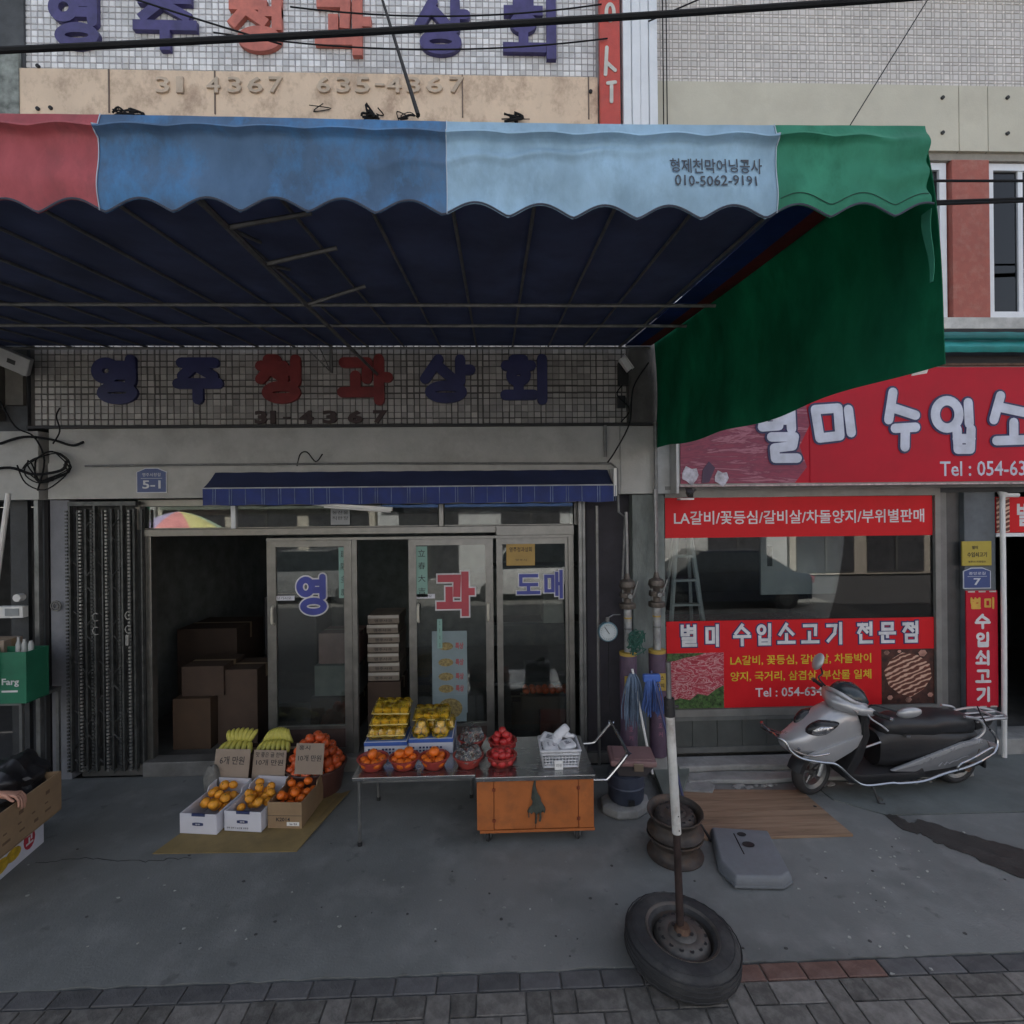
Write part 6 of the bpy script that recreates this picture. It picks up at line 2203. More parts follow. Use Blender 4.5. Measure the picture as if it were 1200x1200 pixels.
def display_carton(px0, px1, Yf, label, h=0.115, d=0.30):
    x0, x1 = at(px0, 890, Yf).x, at(px1, 890, Yf).x
    t = thing('display_carton', label, 'box', ((x0 + x1) / 2, Yf, TZ + 0.003))
    w = (x1 - x0) / 2
    obj('box_body', bx(-w, w, 0, d, 0, h), WHITEBOX, t, local=True, bevel=0.003)
    obj('blue_band', bx(-w - 0.001, w + 0.001, -0.0012, d + 0.001, h - 0.032, h - 0.002), BW, t, local=True)
    b = B()
    for r_ in range(2):
        for k in range(9):
            if rr.random() < 0.8:
                box(b, -w + 0.03 + k * 0.028, -w + 0.048 + k * 0.028, -0.0015, -0.0003, 0.02 + r_ * 0.026, 0.036 + r_ * 0.026)
    stuff(obj('print', b, NAVYINK, t, local=True))
    obj('inner_paper', bx(-w + 0.01, w - 0.01, 0.01, d - 0.01, h + 0.0005, h + 0.004), mat('blue_paper', (0.09, 0.17, 0.42), 0.7), t, local=True)
    return (x0 + x1) / 2, TZ + 0.003 + h + 0.005


cxA, czA = display_carton(427, 477, 4.20, 'blue and white carton under the tall stack of melon trays')
cxB, czB = display_carton(479, 531, 4.22, 'blue and white carton under the low stack of melon trays, at right', 0.125, 0.36)
mel = fruit_mesh('yellow_fruit', 0.036, 1.0, MELON, sub=2, seed=6)
TRAYM = glass('tray_plastic', (1.0, 0.9, 0.55), 1.7, haze=0.55, film=(0.85, 0.58, 0.06))
tray0 = None


def tray(x, y, z, label, rx=0.0, sc=1.0, rz=0.0):
    """clear clamshell tray holding six yellow fruits"""
    global tray0
    if tray0 is None:
        t = thing('fruit_tray', label, 'fruit tray', (x, y, z), 0, 'clear trays of yellow fruit')
        for i in range(4):
            for j in range(2):
                o = bpy.data.objects.new('fruit', mel)
                COL.objects.link(o)
                o.parent = t
                o.location = (-0.108 + i * 0.072, -0.037 + j * 0.074, 0.044)
                o.scale = (0.99, 1.04, 1.12)
        b = B()

        def lid(u, v):
            X_, Y_ = -0.152 + 0.304 * u, -0.085 + 0.17 * v
            e = max(0.0, 1 - max(abs(u - 0.5) * 2, abs(v - 0.5) * 2) ** 6)
            return Vector((X_, Y_, 0.040 + (0.040 + 0.008 * abs(math.sin(4 * PI * u)) + 0.003 * math.sin(2 * PI * v)) * min(1, e * 2.2)))
        grid(b, 40, 20, lid, 0.0)
        obj('lid', b, TRAYM, t, local=True, smooth=True)
        b = B()
        loft(b, [[(-0.135, -0.068, 0.0), (0.135, -0.068, 0.0), (0.135, 0.068, 0.0), (-0.135, 0.068, 0.0)],
                 [(-0.15, -0.083, 0.038), (0.15, -0.083, 0.038), (0.15, 0.083, 0.038), (-0.15, 0.083, 0.038)]], cap=False)
        obj('base', b, TRAYM, t, local=True)
        b = B()
        tube(b, [(-0.155, -0.088, 0.040), (0.155, -0.088, 0.040), (0.155, 0.088, 0.040), (-0.155, 0.088, 0.040), (-0.155, -0.088, 0.040)], 0.0035, 5)
        obj('rim', b, mat('yellow_tinted_plastic', (0.62, 0.50, 0.16), 0.25), t, local=True, smooth=True)
        tray0 = t
        return t
    return copy_tree(tray0, loc=(x, y, z), rot=(rx, 0, rz), label=label)


tray(cxA, 4.30, czA, 'clear tray of yellow fruit at the bottom of the tall stack')
tray(cxA + 0.015, 4.335, czA + 0.086, 'clear tray of yellow fruit in the middle of the tall stack', R(6), rz=0.03)
tray(cxA + 0.03, 4.36, czA + 0.18, 'clear tray of yellow fruit on top of the tall stack', R(14), rz=-0.04)
tray(cxB + 0.03, 4.42, czB, 'clear tray of yellow fruit at the back of the right carton', 0, rz=0.02)
tray(cxB - 0.01, 4.42, czB + 0.085, 'clear tray of yellow fruit leaning on top of the low stack', R(12), rz=0.02)
# two small tubs in front on the right carton
for i, dx in enumerate((-0.085, 0.075)):
    t = thing('fruit_tub', ['small clear tub of yellow fruit, left one on the right carton', 'small clear tub of yellow fruit, right one on the right carton'][i], 'fruit tub', (cxB + dx, 4.285, czB))
    for k, (a_, b_, c_) in enumerate(((-0.032, 0, 0.034), (0.032, 0, 0.034), (0, 0.01, 0.085))):
        o = bpy.data.objects.new('fruit', mel)
        COL.objects.link(o)
        o.parent = t
        o.location = (a_, b_, c_)
        o.scale = (0.88, 0.88, 0.9)
    b = B()
    lathe(b, [(0.07, 0.0), (0.078, 0.045), (0.06, 0.08), (0.046, 0.125), (0.0, 0.135)], 20)
    obj('lid', b, TRAYM, t, local=True, smooth=True)

# white basket of packets
X0, X1 = at(634, 900, 3.97).x, at(679, 900, 3.97).x
BWH = mat('white_basket_plastic', (0.62, 0.63, 0.66), 0.4, bump=0.02)
t = thing('white_basket', 'white slotted plastic basket full of wrapped packets on the orange cart', 'basket', ((X0 + X1) / 2, 4.05, TZ + 0.004))
w, h, d = (X1 - X0) / 2, 0.135, 0.26


def bpt(u, side, v):
    """u along a side, v up; the basket widens upward"""
    k = 0.87 + 0.13 * v
    ww, dd = w * k, d / 2 * k
    return {0: (-ww + 2 * ww * u, -dd), 1: (ww, -dd + 2 * dd * u), 2: (ww - 2 * ww * u, dd), 3: (-ww, dd - 2 * dd * u)}[side]


for side in range(4):
    b = B()
    for k in range(4):
        pass
    n = 11 if side % 2 == 0 else 10
    for k in range(n + 1):
        u = k / n
        q0, q1 = bpt(u, side, 0), bpt(u, side, 1)
        tube(b, [(q0[0], q0[1], 0.0), (q1[0], q1[1], h)], 0.0042 if 0 < k < n else 0.008, 4)
    for v in (0.06, 0.24, 0.42, 0.60, 0.80):
        q0, q1 = bpt(0, side, v), bpt(1, side, v)
        tube(b, [(q0[0], q0[1], h * v), (q1[0], q1[1], h * v)], 0.005 if 0.1 < v < 0.7 else 0.010, 4)
    stuff(obj('slotted_side', b, BWH, t, local=True))
b = B()
for side in range(4):
    q0, q1 = bpt(0, side, 1.03), bpt(1, side, 1.03)
    tube(b, [(q0[0], q0[1], h), (q1[0], q1[1], h)], 0.011, 6)
obj('rim', b, BWH, t, local=True)
obj('bottom', bx(-w * 0.87, w * 0.87, -d * 0.435, d * 0.435, 0, 0.005), BWH, t, local=True)
PK = mat('white_paper_packet', (0.62, 0.63, 0.66), 0.5, var=0.1, bump=0.2, bscale=30)
pk = [(-0.06, 0.05, 0.155, 0.11, 0.07, 20, -8), (0.06, 0.09, 0.165, 0.10, 0.06, -25, 8), (-0.07, -0.04, 0.135, 0.08, 0.08, 12, 10), (0.06, -0.03, 0.14, 0.085, 0.075, 10, -6), (0.03, 0.06, 0.205, 0.09, 0.045, 55, 4),
      (-0.03, 0.0, 0.09, 0.12, 0.10, 0, 0), (0.05, 0.02, 0.10, 0.08, 0.07, -12, 20)]
lbl = ['flat white packet at the left rear of the white basket', 'flat white packet at the right rear of the basket', 'white packet at the left front of the basket', 'white packet with grey print at the right front of the basket',
       'white packet standing up highest at the back of the basket', 'large white packet at the bottom of the basket', 'white packet half buried in the middle of the basket']
for k, (x, y, z, a, c, rx, ry) in enumerate(pk):
    b = B()
    bmesh.ops.create_icosphere(b, subdivisions=3, radius=1)
    for v in b.verts:
        q = v.co.copy()
        v.co = Vector((math.copysign(abs(q.x) ** 0.45, q.x) * a * 0.8, math.copysign(abs(q.y) ** 0.45, q.y) * c * 0.8, q.z * 0.022 * (1 + 0.3 * math.sin(9 * q.x + k))))
    M = Matrix.Translation(((X0 + X1) / 2 + x, 4.05 + y, TZ + z)) @ Matrix.Rotation(R(rx), 4, 'X') @ Matrix.Rotation(R(ry), 4, 'Y') @ Matrix.Rotation(R(k * 17 - 30), 4, 'Z')
    for v in b.verts:
        v.co = M @ v.co
    pt = thing('packet', lbl[k], 'packet', M.translation)
    obj('wrapper', b, PK, pt, smooth=True)
    if k in (3, 2, 0):
        b = B()
        for r_ in range(3):
            box(b, -0.03, 0.03 - 0.01 * r_, -0.02 + r_ * 0.014, -0.013 + r_ * 0.014, 0.0235, 0.0250, M)
        stuff(obj('print', b, mat('grey_print', (0.16, 0.17, 0.2), 0.6, bump=0), pt))
p = at(655, 898, 3.90)
t = thing('price_tag', 'tiny white price tag in front of the white basket', 'price tag', (p.x, 3.905, TZ + 0.004), 0, None, rot=(R(-15), 0, 0))
obj('card', bx(-0.032, 0.032, 0, 0.002, 0, 0.06), WHITEP, t, local=True)
text('3천원', -0.022, 0.022, 0.02, 0.042, -0.001, INK, t, 0.0, 0.0005, M=_ORG[t])

# ================================================================ corner with pipes, scale, mops, drum
SLV = mat('purple_grey_sleeve', (0.105, 0.07, 0.11), 0.55, var=0.2, scale=8)
SLY = mat('yellow_sleeve_band', (0.42, 0.29, 0.06), 0.5, var=0.2)
GPIPE = mat('grey_white_pipe', (0.33, 0.34, 0.35), 0.5, 0.2, var=0.3, scale=10, dirt=(0.2, 0.15, 0.1), dirt_amt=0.5, dscale=8)


def riser(px, Y, label, side):
    p = at(px, 765, Y)
    x = p.x
    t = thing('gas_riser', label, 'gas pipe', (x, Y, 0))
    b = B()
    lathe(b, [(0.070, 0.20), (0.078, 0.20), (0.078, 1.185), (0.070, 1.19), (0.066, 1.185)], 20, Matrix.Translation((x, Y, 0)))
    s = obj('sleeve', b, SLV, t, smooth=True)
    b = B()
    lathe(b, [(0.079, 1.163), (0.080, 1.163), (0.080, 1.190), (0.068, 1.193), (0.0, 1.193)], 20, Matrix.Translation((x, Y, 0)))
    obj('yellow_band', b, SLY, s, smooth=True)
    pl = bx(x - 0.055, x + 0.055, Y - 0.088, Y - 0.079, 0.83, 0.99)
    obj('warning_plate', pl, SLY, s)
    text('가스', x - 0.035, x + 0.035, 0.93, 0.97, Y - 0.0895, INK, s, 0.02, 0.001)
    text('주의', x - 0.035, x + 0.035, 0.86, 0.90, Y - 0.0895, INK, s, 0.02, 0.001)
    for k in range(5):
        text('배관보호커버'[k], x - 0.018, x + 0.018, 0.74 - k * 0.085, 0.785 - k * 0.085, Y - 0.0805, mat('pink_print', (0.35, 0.14, 0.22), 0.6, bump=0), s, 0.0, 0.001)
    obj('foot', bx(x - 0.07, x + 0.07, Y - 0.06, Y + 0.07, 0.0, 0.199), CONC, t, bevel=0.01)
    b = B()
    cyl(b, (x, Y, 0.6), (x, Y, 1.60), 0.036, n=16)
    obj('pipe', b, GPIPE, t, smooth=True)
    b = B()
    lathe(b, [(0.037, 1.59), (0.072, 1.595), (0.078, 1.61), (0.076, 1.64), (0.05, 1.65), (0.052, 1.69), (0.072, 1.70), (0.070, 1.74), (0.045, 1.75), (0.06, 1.77), (0.078, 1.80), (0.07, 1.845), (0.03, 1.87), (0.018, 1.92), (0, 1.92)], 14, Matrix.Translation((x, Y, 0)))
    f = obj('valve', b, mat('dirty_brass', (0.14, 0.12, 0.105), 0.55, 0.5, var=0.35, scale=18, bump=0.3), t, smooth=True, sharp=30)
    b = B()
    for a in range(4):
        cyl(b, (x + 0.055 * math.cos(a * 1.57 + 0.5), Y + 0.055 * math.sin(a * 1.57 + 0.5), 1.66), (x + 0.055 * math.cos(a * 1.57 + 0.5), Y + 0.055 * math.sin(a * 1.57 + 0.5), 1.79), 0.009, n=6)
    cyl(b, (x, Y - 0.04, 1.72), (x, Y - 0.10, 1.72), 0.022, n=10)
    cyl(b, (x + 0.03, Y - 0.07, 1.70), (x + 0.085, Y - 0.07, 1.86), 0.008, n=6)
    stuff(obj('bolts', b, ALUD, f))
    b = B()
    tube(b, [(x, Y, 1.90), (x, Y + 0.0, 2.20), (x, Y + 0.02, 2.7 if side else 2.49)], 0.016, 10)
    obj('thin_pipe', b, ALUD, t, smooth=True)
    for z in (1.40, 1.50):
        b = B()
        cyl(b, (x, Y, z), (x, Y, z + 0.014), 0.038, n=16)
        obj('clamp', b, SLY if z > 1.45 else ALUD, t)
    return x


rx0 = riser(736, 4.72, 'grey gas riser in a purple sleeve, left of the pair beside the concrete pier', 0)
rx1 = riser(770, 4.78, 'grey gas riser in a purple sleeve, right of the pair against the concrete pier', 1)
b = B()
tube(b, [(0.95, 4.80, 0.1), (0.95, 4.80, 2.55)], 0.014, 8)
tag(obj('pole', b, ALUD, None, smooth=True), 'thin grey pole standing in the dark gap between the shopfront and the gas risers', 'pole')
for x0, x1, y in ((0.80, 0.835, 4.95), (0.845, 0.875, 5.0)):
    tag(obj('shutter_guide', bx(x0, x1, y, y + 0.06, 0.05, 2.62), ALUD, None, bevel=0.004), 'dull steel shutter guide at the right end of the glass front, %s one' % ('wider' if x0 < 0.84 else 'narrower'), 'guide rail')
part_ = obj('recess_wall', bx(0.90, 1.34, 5.10, 5.28, 0.0, 2.66), mat('dark_plum_recess', (0.035, 0.033, 0.042), 0.8, var=0.3), shop)
# dial scale
p = at(712, 740, 4.6)
t = thing('dial_scale', 'round hanging dial scale with pale face beside the left gas riser', 'scale', (p.x, 4.6, p.z))
b = B()
lathe(b, [(0, -0.03), (0.075, -0.03), (0.088, -0.02), (0.09, 0.015), (0.086, 0.028), (0.078, 0.03), (0.078, 0.022), (0, 0.022)], 32, Matrix.Translation(p) @ Matrix.Rotation(PI / 2, 4, 'X'))
obj('case', b, mat('blue_green_metal', (0.10, 0.19, 0.24), 0.4, 0.3), t, smooth=True)
b = B()
lathe(b, [(0, 0.0235), (0.077, 0.0235), (0.077, 0.025), (0, 0.025)], 32, Matrix.Translation(p) @ Matrix.Rotation(PI / 2, 4, 'X'))
obj('face', b, mat('dial_face', (0.45, 0.50, 0.52), 0.5, bump=0), t)
b = B()
for k in range(24):
    a = k * PI / 12
    box(b, -0.0012, 0.0012, -0.0265, -0.0253, 0.058, 0.070, Matrix.Translation(p) @ Matrix.Rotation(a, 4, 'Y'))
stuff(obj('tick', b, INK, t))
b = B()
box(b, -0.003, 0.003, -0.029, -0.027, -0.02, 0.055, Matrix.Translation(p) @ Matrix.Rotation(R(-35), 4, 'Y'))
obj('pointer', b, INK, t)
b = B()
cyl(b, p + Vector((0, 0, 0.088)), p + Vector((0, 0, 0.13)), 0.018, n=8)
tube(b, [p + Vector((0, 0, 0.12)), p + Vector((0.06, 0.04, 0.14)), p + Vector((0.14, 0.1, 0.13))], 0.006, 6)
obj('hook', b, ALUD, t, smooth=True)
b = B()
tube(b, [p + Vector((0.01, 0, -0.088)), p + Vector((0.0, 0, -0.5)), p + Vector((0.0, -0.08, -0.70))], 0.004, 5)
obj('cord', b, WIREM, t)
# green netting on the riser
b = B()
GN = mat('green_twine', (0.03, 0.11, 0.085), 0.7, var=0.4)
c = at(745, 755, 4.62)
for k in range(16):
    pts = [c + Vector((rr.uniform(-0.08, 0.09), rr.uniform(-0.04, 0.02), rr.uniform(-0.10, 0.13))) for _ in range(5)]
    tube(b, smooth_path(pts, 4), 0.005, 4)
tag(obj('twine', b, GN, None, smooth=True), 'tangle of green twine tied round the left gas riser', 'twine')
# mops
def mop(px, py, Y, m, mh, label, lean, n=26, L=0.30, block=None):
    c = at(px, py, Y)
    t = thing('mop', label, 'mop', (c.x, Y, c.z))
    b = B()
    for k in range(n):
        a = rr.uniform(0, 2 * PI)
        r0 = rr.uniform(0.01, 0.062)
        pts = [c + Vector((0.4 * r0 * math.cos(a), 0.3 * r0 * math.sin(a), 0.02)), c + Vector((r0 * 1.2 * math.cos(a), r0 * math.sin(a) - 0.02, -0.06)),
               c + Vector((r0 * 1.7 * math.cos(a), r0 * 1.2 * math.sin(a) - 0.02, -L * 0.6)), c + Vector((r0 * 1.8 * math.cos(a) + rr.uniform(-.01, .01), r0 * math.sin(a) - 0.02, -L * rr.uniform(0.8, 1.05)))]
        tube(b, smooth_path([Vector(q) + Vector((rr.uniform(-.008, .008), rr.uniform(-.006, .006), 0)) for q in pts], 3), 0.0052, 5)
    stuff(obj('strands', b, m, t, smooth=True))
    b = B()
    tube(b, [c + Vector((0, 0, 0.06)), c + Vector((lean[0], lean[1], -lean[2]))], 0.011, 8)
    obj('handle', b, mh, t, smooth=True)
    if block:
        b = bx(c.x - 0.075, c.x + 0.075, Y - 0.035, Y + 0.01, c.z - 0.03, c.z + 0.035)
        obj('head_block', b, block, t, bevel=0.01)


mop(741, 792, 4.50, mat('grey_mop_yarn', (0.13, 0.18, 0.26), 0.95, var=0.4), WHITEP, 'grey blue string mop hung head up on the left gas riser', (0.14, -0.1, 0.82), 46, 0.44)
mop(763, 794, 4.46, mat('blue_mop_yarn', (0.07, 0.13, 0.36), 0.95, var=0.4), mat('dark_blue_handle', (0.02, 0.03, 0.11), 0.4), 'bright blue mop with dark blue handle leaning to the rim stack', (0.20, -0.55, 1.28), 36, 0.32, mat('blue_mop_block', (0.06, 0.14, 0.48), 0.5))
# drum with pink cooler
t = thing('drum', 'dark blue plastic drum standing under the pink cooler box', 'drum', (1.07, 4.28, 0.085))
b = B()
lathe(b, [(0, 0.0), (0.135, 0.0), (0.145, 0.02), (0.15, 0.12), (0.157, 0.13), (0.15, 0.14), (0.155, 0.23), (0.12, 0.25), (0, 0.25)], 24)
obj('body', b, mat('dark_blue_drum', (0.045, 0.055, 0.085), 0.5, var=0.2), t, local=True, smooth=True)
obj('latch', bx(-0.02, 0.03, -0.165, -0.148, 0.02, 0.06), BLACKP, t, local=True)
b = B()
lathe(b, [(0, 0.0), (0.21, 0.0), (0.225, 0.02), (0.22, 0.07), (0.16, 0.085), (0, 0.085)], 8, Matrix.Translation((1.06, 4.27, 0)) @ Matrix.Rotation(R(20), 4, 'Z') @ Matrix.Diagonal((1.0, 0.8, 1, 1)))
tag(obj('base_block', b, CONC, None, bevel=0.01), 'chipped eight-sided concrete block under the dark blue drum', 'concrete block')
t = thing('cooler_box', 'dusty pink cooler box with a metal clasp resting on the blue drum', 'cooler', (1.10, 4.22, 0.337), R(-6))
PKM = mat('dusty_pink_plastic', (0.23, 0.135, 0.135), 0.5, var=0.15, dirt=(0.2, 0.14, 0.13), dirt_amt=0.6)
b = B()
loft(b, [[(-0.11, -0.09, 0), (0.11, -0.09, 0), (0.11, 0.09, 0), (-0.11, 0.09, 0)], [(-0.165, -0.125, 0.10), (0.165, -0.125, 0.10), (0.165, 0.125, 0.10), (-0.165, 0.125, 0.10)]])
obj('body', b, mat('dark_cooler_body', (0.06, 0.055, 0.06), 0.6), t, local=True, bevel=0.01)
obj('lid', bx(-0.185, 0.185, -0.145, 0.145, 0.101, 0.148), PKM, t, local=True, bevel=0.018, seg=3)
obj('lid_panel', bx(-0.15, 0.15, -0.11, 0.11, 0.1475, 0.154), PKM, t, local=True, bevel=0.005)
obj('clasp', bx(-0.0, 0.075, -0.158, -0.142, 0.075, 0.135), mat('tarnished_clasp', (0.25, 0.20, 0.15), 0.4, 0.6), t, local=True, bevel=0.004)
# leaning slab and hose
b = B()
prism(b, [tuple(gp(*q)[:2]) for q in ((762, 902), (798, 902), (810, 905), (798, 948), (780, 950))], 0.05, 0.09, 'z')
tag(obj('slab', b, mat('green_grey_slab', (0.14, 0.16, 0.145), 0.85, var=0.2), None, bevel=0.005), 'greenish grey slab lying behind the rim stack', 'slab')
b = B()
prism(b, [tuple(gp(*q)[:2]) for q in ((792, 905), (812, 905), (838, 925), (835, 932), (798, 930))], 0.005, 0.035, 'z')
tag(obj('slab', b, CONC, None, bevel=0.005), 'broken triangular piece of concrete behind the wooden board', 'slab')
b = B()
tube(b, smooth_path([gp(795, 930, 0.03), gp(808, 950, 0.03), gp(822, 968, 0.02), gp(833, 985, 0.02)], 4), 0.012, 6)
tag(obj('hose', b, RUBBER, None, smooth=True), 'short black hose running from the rims along the wooden board', 'hose')
# wooden board
WOOD = ramp_mat('streaky_wood', 'noise', [(0.3, (0.13, 0.085, 0.06)), (0.45, (0.24, 0.155, 0.10)), (0.6, (0.31, 0.21, 0.14)), (0.75, (0.20, 0.135, 0.09))], scale=5.0, stretch=(0.22, 3.2, 1), dist=0.6, rough=0.75)
pts = [gp(775, 927), gp(938, 928), gp(1000, 981), gp(826, 986)]
t = thing('wooden_board', 'wide streaky wooden board lying on the pavement in front of the meat shop', 'board', ((pts[0] + pts[2]) / 2))
n = 4
for k in range(n):
    a0, a1 = k / n + 0.003, (k + 1) / n - 0.003
    L0, L1 = pts[0].lerp(pts[3], a0), pts[0].lerp(pts[3], a1)
    R0, R1 = pts[1].lerp(pts[2], a0), pts[1].lerp(pts[2], a1)
    b = B()
    prism(b, [tuple(v[:2]) for v in (L0, R0, R1, L1)], 0.002, 0.020 + 0.001 * (k % 2), 'z')
    obj('plank', b, WOOD, t, bevel=0.002)
b = B()
q = gp(955, 945, 0.021)
cyl(b, (q.x, q.y, 0.015), (q.x, q.y, 0.0225), 0.014, n=8)
obj('knot', b, BLACK, t)
# grey padded plate
z = 0.085
top = [gp(835, 969, z), gp(899, 973, z), gp(925, 1021, z), gp(916, 1027, z), gp(863, 1026, z), gp(845, 1008, z)]
t = thing('plastic_cover', 'grey moulded plastic cover with two holes lying on the pavement beside the board', 'cover', (top[0] + top[3]) / 2 * 1.0)
b = B()
c = sum(top, Vector()) / 6
low = [c + (v - c) * 1.07 for v in top]
rings = [[(v.x, v.y, 0.003) for v in low], [(v.x, v.y, 0.05) for v in low], [(v.x, v.y, z) for v in top]]
loft(b, rings)
GPL = mat('grey_moulded_plastic', (0.17, 0.185, 0.205), 0.62, var=0.12, scale=5, dirt=(0.12, 0.125, 0.13))
obj('shell', b, GPL, t, bevel=0.014, seg=3, smooth=True, sharp=60)
b = B()
prism(b, [(v.x, v.y) for v in [c + (v - c) * 1.085 for v in top]], 0.012, 0.028, 'z')
obj('flange', b, GPL, t, bevel=0.004)
for px, py, s in ((869, 978, 0.024), (877, 990, 0.032)):
    q = gp(px, py, z)
    b = B()
    lathe(b, [(0, 0), (s, 0), (s * 1.15, 0.003), (s, 0.003), (0, 0.002)], 16, Matrix.Translation((q.x, q.y, z + 0.0005)) @ Matrix.Diagonal((1.2, 0.9, 1, 1)))
    obj('hole', b, BLACK, t)
q0, q1 = gp(860, 977, z), gp(872, 1001, z)
b = B()
tube(b, [(q0.x, q0.y, z + 0.001), (q1.x, q1.y, z + 0.001)], 0.004, 5)
obj('groove', b, BLACK, t)

# ================================================================ wheels and post
TYM = mat('tyre_rubber', (0.026, 0.027, 0.030), 0.78, var=0.3, scale=9, bump=0.3, dirt=(0.085, 0.083, 0.08), dirt_amt=0.6, dscale=4)
RIMM = mat('rusty_painted_rim', (0.10, 0.095, 0.09), 0.55, 0.4, var=0.3, scale=14, bump=0.15, dirt=(0.12, 0.07, 0.045), dirt_amt=0.6, dscale=7)


def rim_parts(t, R0, zc, half, disc_z, m, holes=14, name='rim'):
    """steel wheel standing flat: barrel, disc with round holes"""
    b = B()
    hb = half
    lathe(b, [(R0, zc + hb), (R0 + 0.012, zc + hb + 0.004), (R0 + 0.014, zc + hb - 0.006), (R0 - 0.004, zc + hb - 0.02), (R0 - 0.012, zc + hb * 0.35), (R0 - 0.03, zc + hb * 0.15), (R0 - 0.03, zc - hb * 0.5),
              (R0 - 0.008, zc - hb * 0.8), (R0 + 0.014, zc - hb + 0.006), (R0 + 0.012, zc - hb - 0.002), (R0 - 0.002, zc - hb), (R0 - 0.016, zc - hb * 0.75), (R0 - 0.036, zc - hb * 0.45),
              (R0 - 0.036, zc + hb * 0.1), (R0 - 0.018, zc + hb * 0.4), (R0 - 0.010, zc + hb - 0.02)], 44, close=True)
    r = obj(name, b, m, t, local=True, smooth=True, sharp=50)
    b = B()
    RR = R0 - 0.036
    lathe(b, [(0.028, disc_z + 0.018), (0.062, disc_z + 0.022), (0.078, disc_z + 0.010), (0.095, disc_z + 0.014), (RR - 0.018, disc_z + 0.004), (RR, disc_z - 0.03), (RR - 0.004, disc_z - 0.034), (RR - 0.03, disc_z - 0.006),
              (0.09, disc_z + 0.004), (0.07, disc_z + 0.0), (0.028, disc_z + 0.005)], 44, close=True)
    obj('disc', b, m, r, local=True, smooth=True, sharp=50)
    for k in range(holes):
        a = 2 * PI * k / holes
        b = B()
        rad = RR - 0.030
        lathe(b, [(0, 0), (0.0115, 0), (0.013, 0.002), (0.0115, 0.004), (0, 0.003)], 10, Matrix.Translation((rad * math.cos(a), rad * math.sin(a), disc_z + 0.0045)) @ Matrix.Diagonal((1, 1, 1, 1)))
        obj('vent_hole', b, BLACK, r, local=True)
    for k in range(4):
        a = 2 * PI * k / 4 + 0.6
        b = B()
        cyl(b, (0.052 * math.cos(a), 0.052 * math.sin(a), disc_z + 0.016), (0.052 * math.cos(a), 0.052 * math.sin(a), disc_z + 0.027), 0.011, n=6)
        obj('bolt_hole', b, BLACK, r, local=True)
    return r


tc_ = gp(797, 1087, 0.17)
t = thing('weighted_post', 'old car wheel lying flat with a tall rusty and white post fixed in its hub', 'post', (tc_.x, tc_.y, 0.0), 0, None, rot=(R(3), R(3), 0.3))
b = B()
TW, TR = 0.155, 0.308
prof = []
for k in range(25):
    a = -PI / 2 - 0.95 + (PI + 1.9) * k / 24
    rx_, rz_ = 0.075, TW / 2
    ca, sa = math.cos(a), math.sin(a)
    pr = TR - 0.075 + rx_ * math.copysign(abs(ca) ** 0.62, ca)
    pz = TW / 2 + 0.006 + rz_ * math.copysign(abs(sa) ** 0.75, sa)
    prof.append((pr, pz))
prof = [(0.194, prof[0][1] + 0.01)] + prof + [(0.194, prof[-1][1] - 0.01)]
lathe(b, prof, 64)
ty = obj('tyre', b, TYM, t, local=True, smooth=True, sharp=60)
for z in (0.05, 0.078, 0.104, 0.13):
    b = B()
    rg = TR - 0.0005
    tube(b, [((rg) * math.cos(k * PI / 32), (rg) * math.sin(k * PI / 32), z + 0.004 * (k % 2)) for k in range(65)], 0.0035, 4, cap=False)
    obj('tread_groove', b, BLACK, ty, local=True)
for rr_, z in ((0.272, TW + 0.0035), (0.215, TW + 0.001)):
    b = B()
    tube(b, [(rr_ * math.cos(k * PI / 32), rr_ * math.sin(k * PI / 32), z) for k in range(65)], 0.0025, 5, cap=False)
    obj('sidewall_rib', b, TYM, ty, local=True, smooth=True)
rim_parts(t, 0.188, 0.083, 0.076, 0.142, RIMM, 14)
b = B()
cyl(b, (0, 0, 0.15), (0, 0, 0.19), 0.05, 0.034, 14)
obj('collar', b, RUST, t, local=True, smooth=True)
# the post leans slightly left
Minv = _ORG[t].inverted()
zs = [(797, 1088, 0.0), (793, 975, 0.0), (785, 830, 0), (783, 776, 0)]
P0 = Minv @ at(797, 1082, tc_.y)
P1 = Minv @ at(793, 976, tc_.y + 0.01)
P2 = Minv @ at(785, 838, tc_.y + 0.02)
P2b = Minv @ at(784, 818, tc_.y + 0.02)
P3 = Minv @ at(783, 776, tc_.y + 0.02)
b = B()
cyl(b, P0, P1, 0.0215, 0.0205, 16)
obj('lower_tube', b, mat('dark_rusty_tube', (0.045, 0.030, 0.028), 0.6, 0.3, var=0.4, scale=16, bump=0.2), t, local=True, smooth=True)
b = B()
cyl(b, P1 + Vector((0, 0, 0.0)), P2, 0.025, 0.0245, 16)
obj('white_tube', b, mat('scuffed_white_pipe', (0.56, 0.56, 0.54), 0.5, var=0.12, scale=10, dirt=(0.2, 0.15, 0.12), dirt_amt=0.55, dscale=9), t, local=True, smooth=True)
b = B()
cyl(b, P2 - Vector((0, 0, 0.005)), P2b, 0.030, 0.029, 12)
cyl(b, (P2 + P2b) / 2 + Vector((-0.03, -0.01, 0)), (P2 + P2b) / 2 + Vector((0.05, -0.01, 0)), 0.010, n=8)
obj('clamp', b, BLACKP, t, local=True, smooth=True)
b = B()
cyl(b, P2b, P3, 0.0145, 0.0145, 12)
obj('upper_tube', b, ALUD, t, local=True, smooth=True)
b = B()
cyl(b, P1 + Vector((0.002, 0.034, 0.05)), P3 + Vector((0.012, 0.025, -0.02)), 0.008, 0.008, 8)
